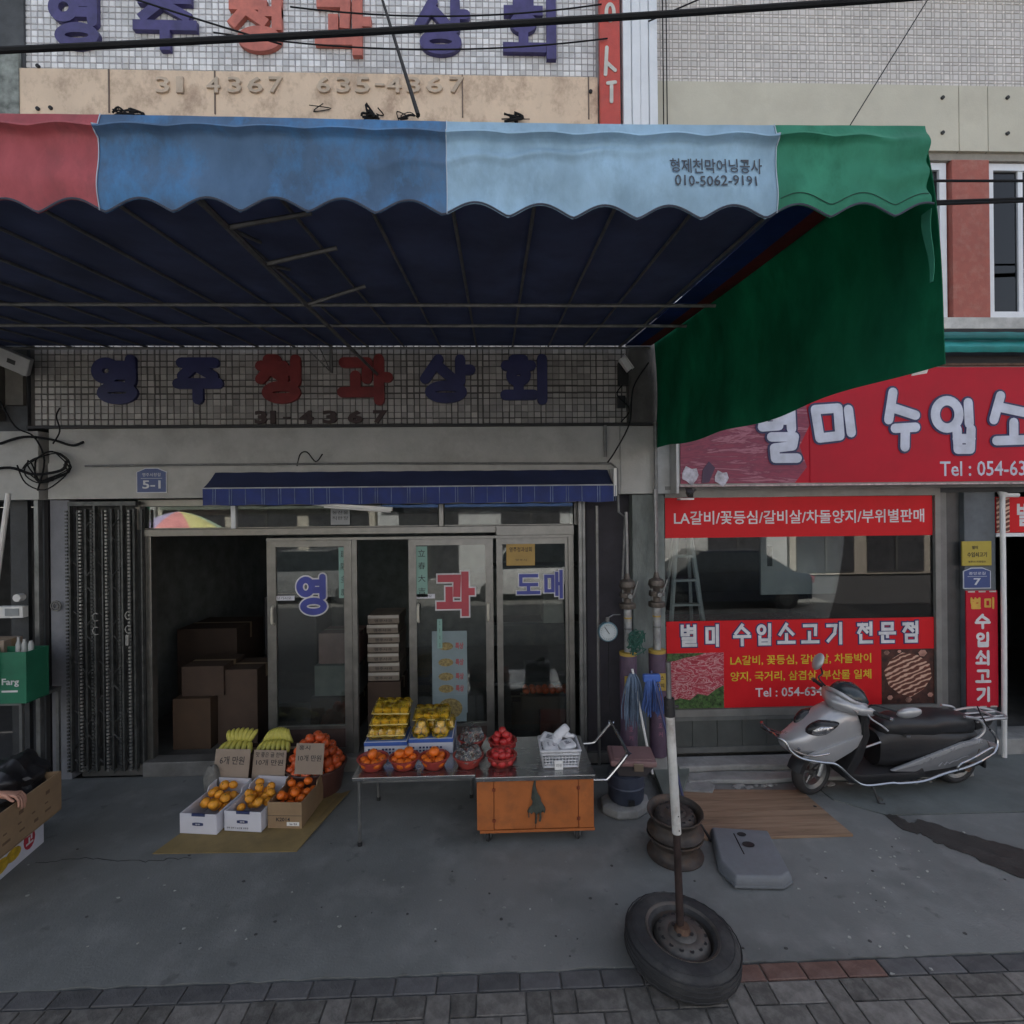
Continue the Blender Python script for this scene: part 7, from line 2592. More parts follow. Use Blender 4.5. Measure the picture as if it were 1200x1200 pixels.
obj('thin_rod', b, BLACKP, t, local=True, smooth=True)
b = B()
q = P1.lerp(P2, 0.04)
cyl(b, q + Vector((0, -0.0262, 0)), q + Vector((0, -0.0235, 0)), 0.004, n=8)
q = P1.lerp(P2, 0.16)
cyl(b, q + Vector((0, -0.0262, 0)), q + Vector((0, -0.0235, 0)), 0.004, n=8)
obj('bolt_hole', b, BLACK, t, local=True)

RIMM2 = mat('dark_rusty_rim', (0.07, 0.06, 0.055), 0.6, 0.4, var=0.35, scale=14, bump=0.2, dirt=(0.11, 0.065, 0.04), dirt_amt=0.7, dscale=6)
rc = gp(791, 1000)
for k, lb in enumerate(('lower rusty steel rim of the stack beside the wooden board', 'upper dark steel rim of the stack, tilted slightly on the lower one')):
    t = thing('scrap_wheel', lb, 'wheel rim', (rc.x + 0.01 * k, rc.y + 0.02 * k, 0.003 + 0.155 * k), 0.4 * k, 'steel rims stacked on the pavement', rot=(R(2 * k), R(-2 * k), 0.4 * k))
    rim_parts(t, 0.186, 0.075, 0.073, 0.128, RIMM2, 14)

# ================================================================ scooter
SILV = mat('silver_scooter_paint', (0.42, 0.425, 0.44), 0.30, 0.35, var=0.05, scale=3, bump=0, coat=0.6)
SILD = mat('dark_silver_paint', (0.25, 0.255, 0.265), 0.32, 0.35, var=0.06, bump=0, coat=0.5)
SEATM = mat('black_seat_vinyl', (0.018, 0.018, 0.02), 0.42, var=0.2, bump=0.15, bscale=120)
sc_ = thing('scooter', 'silver scooter with black seat parked on its side stand before the meat shop', 'scooter', (4.12, 4.53, 0.004), 0, None, rot=(R(-5), 0, R(184.5)))


def ring(s, z0, z1, hw, n=20, p=0.75, l0=0.0):
    zc, hz = (z0 + z1) / 2, (z1 - z0) / 2
    return [(s, l0 + hw * math.copysign(abs(math.cos(2 * PI * k / n)) ** p, math.cos(2 * PI * k / n)),
             zc + hz * math.copysign(abs(math.sin(2 * PI * k / n)) ** p, math.sin(2 * PI * k / n))) for k in range(n)]


def spart(name, b, m, parent=None, sharp=45, bevel=0, **k):
    return obj(name, b, m, parent or sc_, local=True, smooth=True, sharp=sharp, bevel=bevel, **k)


def scooter_wheel(name, s, steer=0.0, r=0.205, w=0.055):
    M = Matrix.Translation((s, 0, r)) @ Matrix.Rotation(steer, 4, 'Z') @ Matrix.Rotation(PI / 2, 4, 'X')
    b = B()
    lathe(b, [(r - 0.065, -w * 0.7)] + [(r - 0.05 + 0.05 * math.cos(a) ** 0.8, w * math.sin(a)) for a in [(-PI / 2 + PI * k / 12) * 0.98 for k in range(13)]] + [(r - 0.065, w * 0.7)], 40, M)
    wl = spart('wheel', b, RUBBER)
    b = B()
    lathe(b, [(r - 0.055, -w * 0.7), (r - 0.08, -w * 0.4), (r - 0.08, w * 0.4), (r - 0.055, w * 0.7), (r - 0.065, w * 0.75), (r - 0.092, w * 0.45), (r - 0.092, -w * 0.45), (r - 0.065, -w * 0.75)], 32, M, close=True)
    lathe(b, [(0, -0.05), (0.035, -0.05), (0.035, 0.05), (0, 0.05)], 14, M)
    for k in range(5):
        a = 2 * PI * k / 5
        cyl(b, M @ Vector((0.03 * math.cos(a), 0.03 * math.sin(a), 0)), M @ Vector(((r - 0.085) * math.cos(a + 0.2), (r - 0.085) * math.sin(a + 0.2), 0)), 0.014, 0.010, 7)
    spart('rim', b, ALUD, wl)
    return wl


ST = R(14)
scooter_wheel('front_wheel', 1.44, ST)
scooter_wheel('rear_wheel', 0.0)
b = B()
MF = Matrix.Translation((1.44, 0, 0.205)) @ Matrix.Rotation(ST, 4, 'Z')
for y in (-0.075, 0.075):
    tube(b, [MF @ Vector((0.0, y, 0.0)), MF @ Vector((-0.06, y, 0.16)), MF @ Vector((-0.13, y * 0.7, 0.35))], 0.017, 8)
spart('fork', b, SILV)
b = B()
rings = []
for k in range(9):
    a = R(15 + k * 16)
    c = Vector((math.cos(a) * 0.235, 0, math.sin(a) * 0.235))
    rings.append([MF @ Vector((c.x * q, y, c.z * q)) for y, q in ((-0.07, 0.80), (-0.065, 0.97), (-0.03, 1.03), (0.03, 1.03), (0.065, 0.97), (0.07, 0.80), (0.055, 0.92), (0, 0.97), (-0.055, 0.92))])
loft(b, rings)
spart('front_fender', b, BLACKP)
# front apron
b = B()
loft(b, [ring(1.745, 0.475, 0.53, 0.04), ring(1.70, 0.43, 0.575, 0.09), ring(1.60, 0.40, 0.635, 0.13), ring(1.48, 0.385, 0.72, 0.152), ring(1.36, 0.385, 0.80, 0.158), ring(1.24, 0.43, 0.85, 0.158),
         ring(1.13, 0.50, 0.83, 0.165), ring(1.07, 0.54, 0.70, 0.15)])
spart('front_apron', b, SILV)
# crease panels on both sides of the apron
for s in (1, -1):
    b = B()
    prism(b, [(1.66, 0.43), (1.48, 0.50), (1.06, 0.63), (1.05, 0.575), (1.20, 0.47), (1.36, 0.385), (1.55, 0.385)], s * 0.138, s * 0.176, 'y')
    spart('apron_wing', b, SILV, bevel=0.012)
    b = B()
    bmesh.ops.create_uvsphere(b, u_segments=20, v_segments=12, radius=1)
    M = Matrix.Translation((1.45, s * (0.122 if s > 0 else 0.090), 0.685)) @ Matrix.Rotation(R(22), 4, 'Y') @ Matrix.Rotation(s * R(-14), 4, 'Z') @ Matrix.Diagonal((0.145, 0.058, 0.066, 1))
    for v in b.verts:
        c = v.co
        v.co = M @ Vector((c.x, c.y, c.z * (1 - 0.7 * max(0, -c.x))))
    h_ = spart('headlight', b, mat('dark_lamp_rim', (0.02, 0.02, 0.022), 0.25, bump=0))
    b = B()
    bmesh.ops.create_uvsphere(b, u_segments=20, v_segments=12, radius=1)
    M2 = M @ Matrix.Translation((0.04, 0.22 * s, 0)) @ Matrix.Diagonal((0.80, 0.90, 0.76, 1))
    for v in b.verts:
        c = v.co
        v.co = M2 @ Vector((c.x, c.y, c.z * (1 - 0.55 * max(0, -c.x))))
    spart('lens', b, mat('lamp_reflector', (0.50, 0.50, 0.52), 0.12, 0.9, var=0.4, scale=25, bump=0.5, bscale=50), h_)
b = B()
cyl(b, (1.66, 0.118, 0.50), (1.665, 0.132, 0.50), 0.012, n=10)
spart('badge', b, CHROME)
# leg shield, floor, tunnel
b = B()
prism(b, [(1.12, 0.84), (1.09, 0.84), (1.04, 0.62), (1.10, 0.40), (1.20, 0.24), (1.27, 0.26), (1.17, 0.46), (1.10, 0.62)], -0.185, 0.185, 'y')
spart('leg_shield', b, BLACKP, bevel=0.012)
b = B()
prism(b, [(1.27, 0.245), (1.20, 0.285), (1.10, 0.255), (0.56, 0.245), (0.50, 0.28), (0.46, 0.20), (0.60, 0.165), (1.10, 0.165), (1.20, 0.19)], -0.18, 0.18, 'y')
spart('floorboard', b, BLACKP, bevel=0.012)
b = B()
loft(b, [ring(0.86, 0.25, 0.56, 0.11), ring(0.78, 0.23, 0.62, 0.13), ring(0.5, 0.25, 0.62, 0.15), ring(0.15, 0.32, 0.57, 0.15), ring(-0.12, 0.40, 0.54, 0.10)])
spart('body_cover', b, BLACKP)
# rear silver side panels; the paler band on top is a highlight put in as colour
for s in (1, -1):
    b = B()
    prism(b, [(0.80, 0.262), (0.50, 0.355), (0.12, 0.47), (-0.10, 0.50), (-0.23, 0.46), (-0.235, 0.38), (-0.10, 0.315), (0.22, 0.255), (0.50, 0.235)], s * 0.135, s * 0.172, 'y')
    sp_ = spart('side_panel', b, SILD, bevel=0.012)
    b = B()
    prism(b, [(0.80, 0.266), (0.50, 0.365), (0.12, 0.485), (-0.08, 0.512), (-0.08, 0.475), (0.15, 0.435), (0.52, 0.315)], s * 0.15, s * 0.178, 'y')
    spart('highlight_band', b, SILV, sp_, bevel=0.006)
    b = B()
    prism(b, [(-0.13, 0.49), (-0.225, 0.455), (-0.23, 0.40), (-0.17, 0.40)], s * 0.14, s * 0.18, 'y')
    spart('tail_lamp', b, mat('smoked_lamp', (0.22, 0.19, 0.19), 0.25, bump=0), sp_, bevel=0.006)
    b = B()
    prism(b, [(0.52, 0.228), (0.20, 0.245), (0.02, 0.28), (-0.16, 0.31), (-0.12, 0.25), (0.10, 0.20), (0.40, 0.165), (0.55, 0.18)], s * 0.12, s * 0.15, 'y')
    spart('lower_cover', b, BLACKP, bevel=0.01)
b = B()
pts = [(0.34, 0.283), (0.31, 0.315), (0.285, 0.29), (0.26, 0.315), (0.235, 0.30), (0.20, 0.32), (0.16, 0.325), (0.12, 0.345), (0.05, 0.36)]
tube(b, [(x, 0.173, z) for x, z in pts], 0.004, 5)
spart('script_mark', b, mat('dull_script', (0.3, 0.3, 0.32), 0.5, bump=0))
# seat
b = B()
loft(b, [ring(0.84, 0.56, 0.62, 0.05), ring(0.80, 0.53, 0.675, 0.10), ring(0.66, 0.52, 0.705, 0.125), ring(0.48, 0.52, 0.70, 0.14), ring(0.36, 0.52, 0.69, 0.145), ring(0.28, 0.53, 0.715, 0.145), ring(0.05, 0.51, 0.70, 0.13),
         ring(-0.08, 0.50, 0.665, 0.10), ring(-0.13, 0.52, 0.61, 0.05)], True)
spart('seat', b, SEATM, sharp=70)
# grab rail and rack
for s in (1, -1):
    b = B()
    tube(b, smooth_path([(0.02, s * 0.14, 0.47), (-0.08, s * 0.15, 0.53), (-0.13, s * 0.14, 0.60), (-0.08, s * 0.12, 0.67), (0.05, s * 0.115, 0.70)], 5), 0.013, 8)
    spart('grab_rail', b, SILV)
b = B()
tube(b, smooth_path([(-0.08, 0.11, 0.64), (-0.25, 0.11, 0.66), (-0.38, 0.10, 0.65), (-0.44, 0.06, 0.645), (-0.455, 0, 0.645), (-0.44, -0.06, 0.645), (-0.38, -0.10, 0.65), (-0.25, -0.11, 0.66), (-0.08, -0.11, 0.64)], 4), 0.012, 8)
for y in (-0.04, 0.04):
    tube(b, [(-0.10, y, 0.64), (-0.44, y, 0.645)], 0.009, 6)
tube(b, [(-0.30, -0.10, 0.655), (-0.30, 0.10, 0.655)], 0.010, 6)
spart('rack', b, SILV)
b = B()
prism(b, [(-0.15, 0.52), (-0.30, 0.56), (-0.34, 0.62), (-0.22, 0.635), (-0.12, 0.62)], -0.05, 0.05, 'y')
spart('rack_bracket', b, BLACKP, bevel=0.008)
b = B()
tube(b, smooth_path([(-0.05, 0.13, 0.80), (-0.09, 0.135, 0.72), (-0.16, 0.125, 0.63), (-0.20, 0.12, 0.58)], 4), 0.006, 5)
spart('strap', b, BLACKP)
# chrome crash bars both sides
for s in (1, -1):
    b = B()
    pts = [(1.84, s * 0.03, 0.60), (1.86, s * 0.12, 0.615), (1.82, s * 0.17, 0.60), (1.80, s * 0.20, 0.54), (1.70, s * 0.215, 0.47), (1.52, s * 0.225, 0.43), (1.38, s * 0.23, 0.40), (1.22, s * 0.235, 0.26), (1.10, s * 0.24, 0.20), (0.86, s * 0.24, 0.205),
           (0.78, s * 0.24, 0.195), (0.55, s * 0.24, 0.20), (0.35, s * 0.235, 0.25), (0.10, s * 0.23, 0.30), (-0.12, s * 0.21, 0.37), (-0.22, s * 0.18, 0.42), (-0.25, s * 0.15, 0.50), (-0.20, s * 0.13, 0.57)]
    tube(b, smooth_path(pts, 4), 0.012, 8)
    spart('crash_bar', b, CHROME)
    b = B()
    tube(b, smooth_path([(0.22, s * 0.235, 0.28), (0.20, s * 0.238, 0.33), (0.08, s * 0.235, 0.375), (-0.10, s * 0.215, 0.44), (-0.18, s * 0.19, 0.44)], 4), 0.010, 8)
    spart('crash_bar', b, CHROME)
    b = B()
    tube(b, smooth_path([(1.80, s * 0.19, 0.555), (1.66, s * 0.20, 0.49), (1.55, s * 0.19, 0.47), (1.42, s * 0.18, 0.475)], 4), 0.008, 8)
    spart('crash_bar', b, CHROME)
# steering head, handlebar cover, dark visor
HM = Matrix.Translation((1.12, 0, 0.86)) @ Matrix.Rotation(ST, 4, 'Z') @ Matrix.Rotation(R(-4), 4, 'X')


def hring(y, cs, cz, rs, rz, n=18):
    return [HM @ Vector((cs + rs * math.cos(2 * PI * k / n), y, cz + rz * math.sin(2 * PI * k / n))) for k in range(n)]


b = B()
loft(b, [hring(-0.235, 0.0, 0.0, 0.030, 0.028), hring(-0.19, 0.03, 0.0, 0.065, 0.045), hring(-0.12, 0.06, 0.01, 0.105, 0.065), hring(-0.04, 0.085, 0.015, 0.135, 0.085), hring(0.04, 0.085, 0.015, 0.135, 0.085),
         hring(0.12, 0.06, 0.01, 0.105, 0.065), hring(0.19, 0.03, 0.0, 0.065, 0.045), hring(0.235, 0.0, 0.0, 0.030, 0.028)])
spart('handlebar_cover', b, SILV, sharp=70)
b = B()
loft(b, [hring(-0.155, 0.0, 0.045, 0.05, 0.03), hring(-0.09, 0.02, 0.085, 0.10, 0.06), hring(0.0, 0.03, 0.10, 0.125, 0.075), hring(0.09, 0.02, 0.085, 0.10, 0.06), hring(0.155, 0.0, 0.045, 0.05, 0.03)])
spart('visor', b, mat('smoked_visor', (0.03, 0.04, 0.045), 0.15, bump=0), sharp=70)
b = B()
tube(b, smooth_path([HM @ Vector(q) for q in ((0.0, -0.165, 0.03), (0.10, -0.13, 0.06), (0.155, -0.05, 0.10), (0.155, 0.05, 0.10), (0.10, 0.13, 0.06), (0.0, 0.165, 0.03))], 4), 0.019, 8)
spart('visor_edge', b, SILV)
b = B()
prism(b, [(0.03, -0.03), (0.11, -0.02), (0.14, 0.01), (0.05, 0.01)], 0.11, 0.18, 'y', HM)
spart('indicator', b, mat('indicator_glass', (0.42, 0.38, 0.36), 0.2, 0.3, bump=0), bevel=0.005)
for s in (1, -1):
    b = B()
    tube(b, [HM @ Vector((-0.005, s * 0.22, 0.0)), HM @ Vector((-0.03, s * 0.36, 0.01))], 0.017, 10)
    g_ = spart('grip', b, RUBBER)
    b = B()
    tube(b, [HM @ Vector((-0.03, s * 0.36, 0.01)), HM @ Vector((-0.034, s * 0.38, 0.011))], 0.021, 10)
    spart('bar_end', b, CHROME, g_)
    b = B()
    tube(b, smooth_path([HM @ Vector(q) for q in ((0.03, s * 0.20, -0.01), (0.055, s * 0.26, -0.03), (0.03, s * 0.34, -0.055), (0.015, s * 0.38, -0.08))], 4), 0.007, 6)
    spart('brake_lever', b, SILV)
# mirrors: far one stands up, near one is folded outward
b = B()
m0 = HM @ Vector((0.03, -0.20, 0.04))
m1 = Vector((1.21, -0.24, 1.07))
tube(b, smooth_path([m0, m0 + Vector((0.05, -0.03, 0.07)), m1 - Vector((0.02, 0, 0.06)), m1], 4), 0.008, 6)
mr_ = spart('mirror', b, BLACKP)
b = B()
M = Matrix.Translation(m1 + Vector((0.03, 0, 0.06))) @ Matrix.Rotation(R(-25), 4, 'Y') @ Matrix.Diagonal((0.028, 0.06, 0.085, 1))
bmesh.ops.create_uvsphere(b, u_segments=16, v_segments=10, radius=1)
for v in b.verts:
    v.co = M @ v.co
spart('mirror_shell', b, SILV, mr_)
b = B()
m0 = HM @ Vector((0.02, 0.20, 0.04))
m1 = HM @ Vector((-0.12, 0.38, 0.06))
tube(b, smooth_path([m0, m0 + Vector((-0.02, 0.05, 0.04)), m1], 4), 0.008, 6)
mr_ = spart('mirror', b, BLACKP)
b = B()
M = Matrix.Translation(m1 + Vector((-0.05, 0.02, 0.01))) @ Matrix.Rotation(R(18), 4, 'Y') @ Matrix.Rotation(R(-20), 4, 'Z') @ Matrix.Diagonal((0.095, 0.035, 0.045, 1))
bmesh.ops.create_uvsphere(b, u_segments=16, v_segments=10, radius=1)
for v in b.verts:
    v.co = M @ v.co
spart('mirror_shell', b, SILV, mr_)
b = B()
bx_ = box(b, 0.62, 0.66, 0.13, 0.155, 0.56, 0.58)
spart('key_latch', b, CHROME, bevel=0.004)
# engine, exhaust, stand, shock absorber
b = B()
loft(b, [ring(0.48, 0.14, 0.24, 0.08), ring(0.30, 0.12, 0.27, 0.11), ring(0.0, 0.13, 0.28, 0.12), ring(-0.12, 0.16, 0.25, 0.07)])
spart('engine', b, mat('engine_metal', (0.05, 0.05, 0.05), 0.5, 0.5, var=0.4, scale=14))
b = B()
tube(b, smooth_path([(0.40, -0.12, 0.13), (0.15, -0.16, 0.11), (-0.05, -0.17, 0.15), (-0.28, -0.17, 0.20)], 4), [0.02] * 6 + [0.045] * 7, 12)
spart('exhaust', b, BLACKP)
b = B()
tube(b, [(0.02, 0.14, 0.20), (-0.06, 0.15, 0.42)], 0.025, 8)
spart('shock_absorber', b, RUST)
b = B()
tube(b, smooth_path([(0.98, 0.13, 0.17), (0.97, 0.19, 0.10), (0.96, 0.235, 0.025), (0.92, 0.25, 0.022)], 4), 0.011, 6)
tube(b, [(0.965, 0.21, 0.07), (0.93, 0.24, 0.05)], 0.009, 6)
spart('side_stand', b, BLACKP)
b = B()
prism(b, [(-0.14, 0.34), (-0.26, 0.30), (-0.27, 0.16), (-0.25, 0.16), (-0.235, 0.28), (-0.12, 0.31)], -0.07, 0.07, 'y')
spart('rear_fender', b, BLACKP, bevel=0.006)
b = B()
tube(b, smooth_path([(1.06, 0.05, 0.46), (1.00, 0.08, 0.45), (0.93, 0.11, 0.49), (0.86, 0.10, 0.50)], 4), 0.009, 6)
spart('bag_hook', b, SILV)


sc_.scale = (0.965, 0.965, 0.965)

# ================================================================ person at the left edge
def skin(name, nodes, edges, m, parent, root=0, sub=2, smooth=True):
    me = bpy.data.meshes.new(name)
    me.from_pydata([n[0] for n in nodes], edges, [])
    o = bpy.data.objects.new(name, me)
    COL.objects.link(o)
    md = o.modifiers.new('s', 'SKIN')
    md.use_smooth_shade = True
    md2 = o.modifiers.new('d', 'SUBSURF')
    md2.levels = md2.render_levels = sub
    for v, n in zip(me.skin_vertices[0].data, nodes):
        r_ = n[1]
        v.radius = (r_, r_) if not isinstance(r_, tuple) else r_
        v.use_root = False
    me.skin_vertices[0].data[root].use_root = True
    dg = bpy.context.evaluated_depsgraph_get()
    dg.update()
    out = bpy.data.meshes.new_from_object(o.evaluated_get(dg))
    bpy.data.objects.remove(o)
    out.materials.clear()
    return link(name, out, m, parent, smooth, sharp=180)


SKIN = mat('skin', (0.50, 0.27, 0.20), 0.5, var=0.08, scale=20, bump=0.05, bscale=120)
CLO = mat('dark_jacket_cloth', (0.022, 0.024, 0.032), 0.85, var=0.3, scale=8, bump=0.3, bscale=25)
TRO = mat('dark_trouser_cloth', (0.03, 0.03, 0.033), 0.85, var=0.2, bump=0.2)
pe = thing('person', 'person in dark jacket at the left edge resting one hand on the brown carton', 'person', (-4.52, 3.45, 0))
V = Vector
W0 = V((-3.452, 3.675, 0.572))               # wrist
hd = (V((-3.357, 3.70, 0.556)) - W0).normalized()
nodes = [(V((-4.55, 3.45, 0.45)), 0.13), (V((-4.54, 3.45, 0.62)), 0.115), (V((-4.50, 3.45, 0.82)), 0.13), (V((-4.46, 3.45, 0.96)), 0.05), (V((-4.45, 3.45, 1.03)), 0.052), (V((-4.435, 3.45, 1.12)), (0.088, 0.078)), (V((-4.44, 3.45, 1.20)), 0.07),
         (V((-4.50, 3.28, 0.88)), 0.055), (V((-4.20, 3.34, 0.66)), 0.043), (V((-4.05, 3.45, 0.63)), 0.040), (W0, 0.026), (W0 + hd * 0.04, (0.034, 0.018)), (W0 + hd * 0.085, (0.036, 0.015)),
         (V((-4.50, 3.62, 0.88)), 0.055), (V((-4.30, 3.72, 0.64)), 0.042), (V((-4.22, 3.55, 0.56)), 0.027), (V((-4.17, 3.48, 0.55)), 0.03),
         (V((-4.50, 3.36, 0.42)), 0.085), (V((-4.16, 3.30, 0.46)), 0.058), (V((-4.22, 3.30, 0.10)), 0.04), (V((-4.12, 3.30, 0.045)), 0.038),
         (V((-4.50, 3.54, 0.42)), 0.085), (V((-4.16, 3.62, 0.46)), 0.058), (V((-4.22, 3.62, 0.10)), 0.04), (V((-4.12, 3.62, 0.045)), 0.038)]
edges = [(0, 1), (1, 2), (2, 3), (3, 4), (4, 5), (5, 6), (2, 7), (7, 8), (8, 9), (9, 10), (10, 11), (11, 12), (2, 13), (13, 14), (14, 15), (15, 16), (0, 17), (17, 18), (18, 19), (19, 20), (0, 21), (21, 22), (22, 23), (23, 24)]
side_ = hd.cross(V((0, 0, 1))).normalized()
for k, (off, ln) in enumerate(((-0.032, 0.088), (-0.011, 0.108), (0.011, 0.102), (0.031, 0.080))):
    n0 = len(nodes)
    base = W0 + hd * 0.088 + side_ * off
    d2 = (hd * 0.62 + V((0, 0, -0.8)) + side_ * off * 3).normalized()
    d3 = (hd * 0.10 + V((0, 0, -1))).normalized()
    nodes += [(base, 0.0098), (base + d2 * ln * 0.42, 0.0088), (base + d2 * ln * 0.42 + d3 * ln * 0.38, 0.008), (base + d2 * ln * 0.42 + d3 * ln * 0.66 - hd * 0.006, 0.0068)]
    edges += [(12, n0), (n0, n0 + 1), (n0 + 1, n0 + 2), (n0 + 2, n0 + 3)]
n0 = len(nodes)
tb = W0 + hd * 0.035 + side_ * 0.03
nodes += [(tb, 0.0125), (tb + side_ * 0.018 + hd * 0.032 - V((0, 0, 0.012)), 0.0105), (tb + side_ * 0.022 + hd * 0.058 - V((0, 0, 0.026)), 0.008)]
edges += [(11, n0), (n0, n0 + 1), (n0 + 1, n0 + 2)]
skin('body', nodes, edges, SKIN, pe)
E1 = W0 - (W0 - V((-4.05, 3.45, 0.63))).normalized() * 0.02
jk = [(V((-4.55, 3.45, 0.42)), 0.165), (V((-4.54, 3.45, 0.62)), 0.155), (V((-4.50, 3.45, 0.84)), 0.155), (V((-4.465, 3.45, 0.955)), 0.075), (V((-4.50, 3.27, 0.88)), 0.082), (V((-4.20, 3.34, 0.665)), 0.066), (V((-4.05, 3.45, 0.635)), 0.06), (E1, 0.044),
      (V((-4.50, 3.63, 0.88)), 0.082), (V((-4.30, 3.73, 0.645)), 0.066), (V((-4.235, 3.58, 0.57)), 0.044)]
skin('jacket', jk, [(0, 1), (1, 2), (2, 3), (2, 4), (4, 5), (5, 6), (6, 7), (2, 8), (8, 9), (9, 10)], CLO, pe)
tk = [(V((-4.56, 3.45, 0.40)), 0.16), (V((-4.48, 3.35, 0.42)), 0.105), (V((-4.15, 3.30, 0.465)), 0.078), (V((-4.22, 3.30, 0.12)), 0.058), (V((-4.48, 3.55, 0.42)), 0.105), (V((-4.15, 3.62, 0.465)), 0.078), (V((-4.22, 3.62, 0.12)), 0.058)]
skin('trousers', tk, [(0, 1), (1, 2), (2, 3), (0, 4), (4, 5), (5, 6)], TRO, pe)
for y in (3.30, 3.62):
    b = B()
    loft(b, [[(-4.28 + 0.26 * u, y + 0.045 * math.cos(a) * w_, 0.002 + (0.035 + 0.03 * math.sin(a)) * h__) for a in [k * PI / 6 for k in range(12)]] for u, w_, h__ in ((0, 0.7, 1.4), (0.2, 0.95, 1.6), (0.55, 1.0, 1.1), (0.85, 0.95, 0.8), (1.0, 0.5, 0.6))])
    obj('shoe', b, BLACKP, pe, smooth=True)
b = B()
bmesh.ops.create_icosphere(b, subdivisions=3, radius=1)
for v in b.verts:
    c = v.co.copy()
    if c.x > 0.35 and c.z < 0.35:
        c = c * 0.82
    v.co = V((-4.452, 3.45, 1.155)) + V((0.098 * c.x, 0.092 * c.y, 0.112 * c.z)) * (1 + 0.03 * math.sin(20 * c.x + 9 * c.y))
obj('hair', b, mat('grey_black_hair', (0.03, 0.028, 0.028), 0.6, var=0.4, scale=50, bump=0.4), pe, smooth=True)
FX = -4.345
b = B()
bmesh.ops.create_icosphere(b, subdivisions=2, radius=1)
for v in b.verts:
    v.co = V((FX - 0.005, 3.45, 1.115)) + V((v.co.x * 0.018, v.co.y * 0.014, v.co.z * 0.028))
obj('nose', b, SKIN, pe, smooth=True)
for y in (3.418, 3.482):
    b = B()
    bmesh.ops.create_icosphere(b, subdivisions=2, radius=0.013)
    for v in b.verts:
        v.co += V((FX - 0.014, y, 1.14))
    obj('eye', b, WHITEP, pe, smooth=True)
b = B()
box(b, FX - 0.016, FX - 0.002, 3.428, 3.472, 1.068, 1.078)
obj('mouth', b, mat('lip', (0.35, 0.13, 0.12), 0.5, bump=0), pe, bevel=0.003)
t = thing('stool', 'low plastic stool under the seated person at the left edge', 'stool', (-4.56, 3.45, 0))
obj('seat', bx(-4.72, -4.42, 3.30, 3.60, 0.265, 0.285), mat('blue_stool', (0.04, 0.09, 0.25), 0.5), t, bevel=0.006)
for x in (-4.70, -4.47):
    for y in (3.32, 3.55):
        obj('leg', bx(x, x + 0.03, y, y + 0.03, 0, 0.264), mat('blue_stool', (0.04, 0.09, 0.25), 0.5), t)

# ================================================================ the other side of the street (seen in the shop glass)
def house(x0, x1, h, m, label, cols, Y=-9.0):
    t = thing('opposite_building', label, 'building', ((x0 + x1) / 2, Y, 0), 0, 'buildings across the street')
    obj('wall', bx(x0, x1, Y - 6, Y, 0, h), m, t)
    obj('roof', bx(x0 - 0.1, x1 + 0.1, Y - 6.1, Y + 0.15, h + 0.001, h + 0.25), CONC, t)
    n = max(2, int((x1 - x0) / 2.6))
    for k in range(n):
        c = x0 + (k + 0.5) * (x1 - x0) / n
        for z in (3.9, 6.6):
            if z + 1.4 > h:
                continue
            f = obj('window', bx(c - 0.75, c + 0.75, Y + 0.002, Y + 0.06, z, z + 1.3), WHITEM, t)
            obj('pane', bx(c - 0.68, c + 0.68, Y + 0.062, Y + 0.07, z + 0.07, z + 1.23), mat('dark_far_glass', (0.03, 0.035, 0.04), 0.1, bump=0), f)
        f = obj('shopfront', bx(c - 1.1, c + 1.1, Y + 0.002, Y + 0.05, 0.1, 2.5), mat('dark_shopfront', (0.05, 0.05, 0.055), 0.3, var=0.4), t)
        obj('mullion', bx(c - 0.04, c + 0.04, Y + 0.052, Y + 0.09, 0.1, 2.5), ALU, f)
    obj('shop_sign', bx(x0 + 0.2, x1 - 0.2, Y + 0.002, Y + 0.25, 2.7, 3.5), cols, t)
    return t


house(-22, -12.5, 7.5, mat('far_grey_render', (0.35, 0.35, 0.34), 0.8), 'grey two-storey building across the street, far left', mat('far_green_sign', (0.04, 0.2, 0.12), 0.5))
house(-12.4, -4.5, 6.2, mat('far_cream_render', (0.50, 0.47, 0.40), 0.8), 'cream two-storey building across the street at left', mat('far_yellow_sign', (0.16, 0.18, 0.15), 0.5))
house(-4.4, 3.2, 8.2, mat('far_white_render', (0.55, 0.56, 0.56), 0.8), 'tall white building across the street opposite the fruit shop', mat('far_blue_sign', (0.06, 0.12, 0.3), 0.5))
house(3.3, 11.0, 6.0, mat('far_pale_render', (0.45, 0.45, 0.44), 0.8), 'low pale building across the street opposite the meat shop', mat('far_white_sign', (0.55, 0.55, 0.52), 0.5))
house(11.1, 22, 7.0, mat('far_beige_render', (0.42, 0.38, 0.32), 0.8), 'beige building across the street, far right', mat('far_red_sign', (0.4, 0.06, 0.05), 0.5))


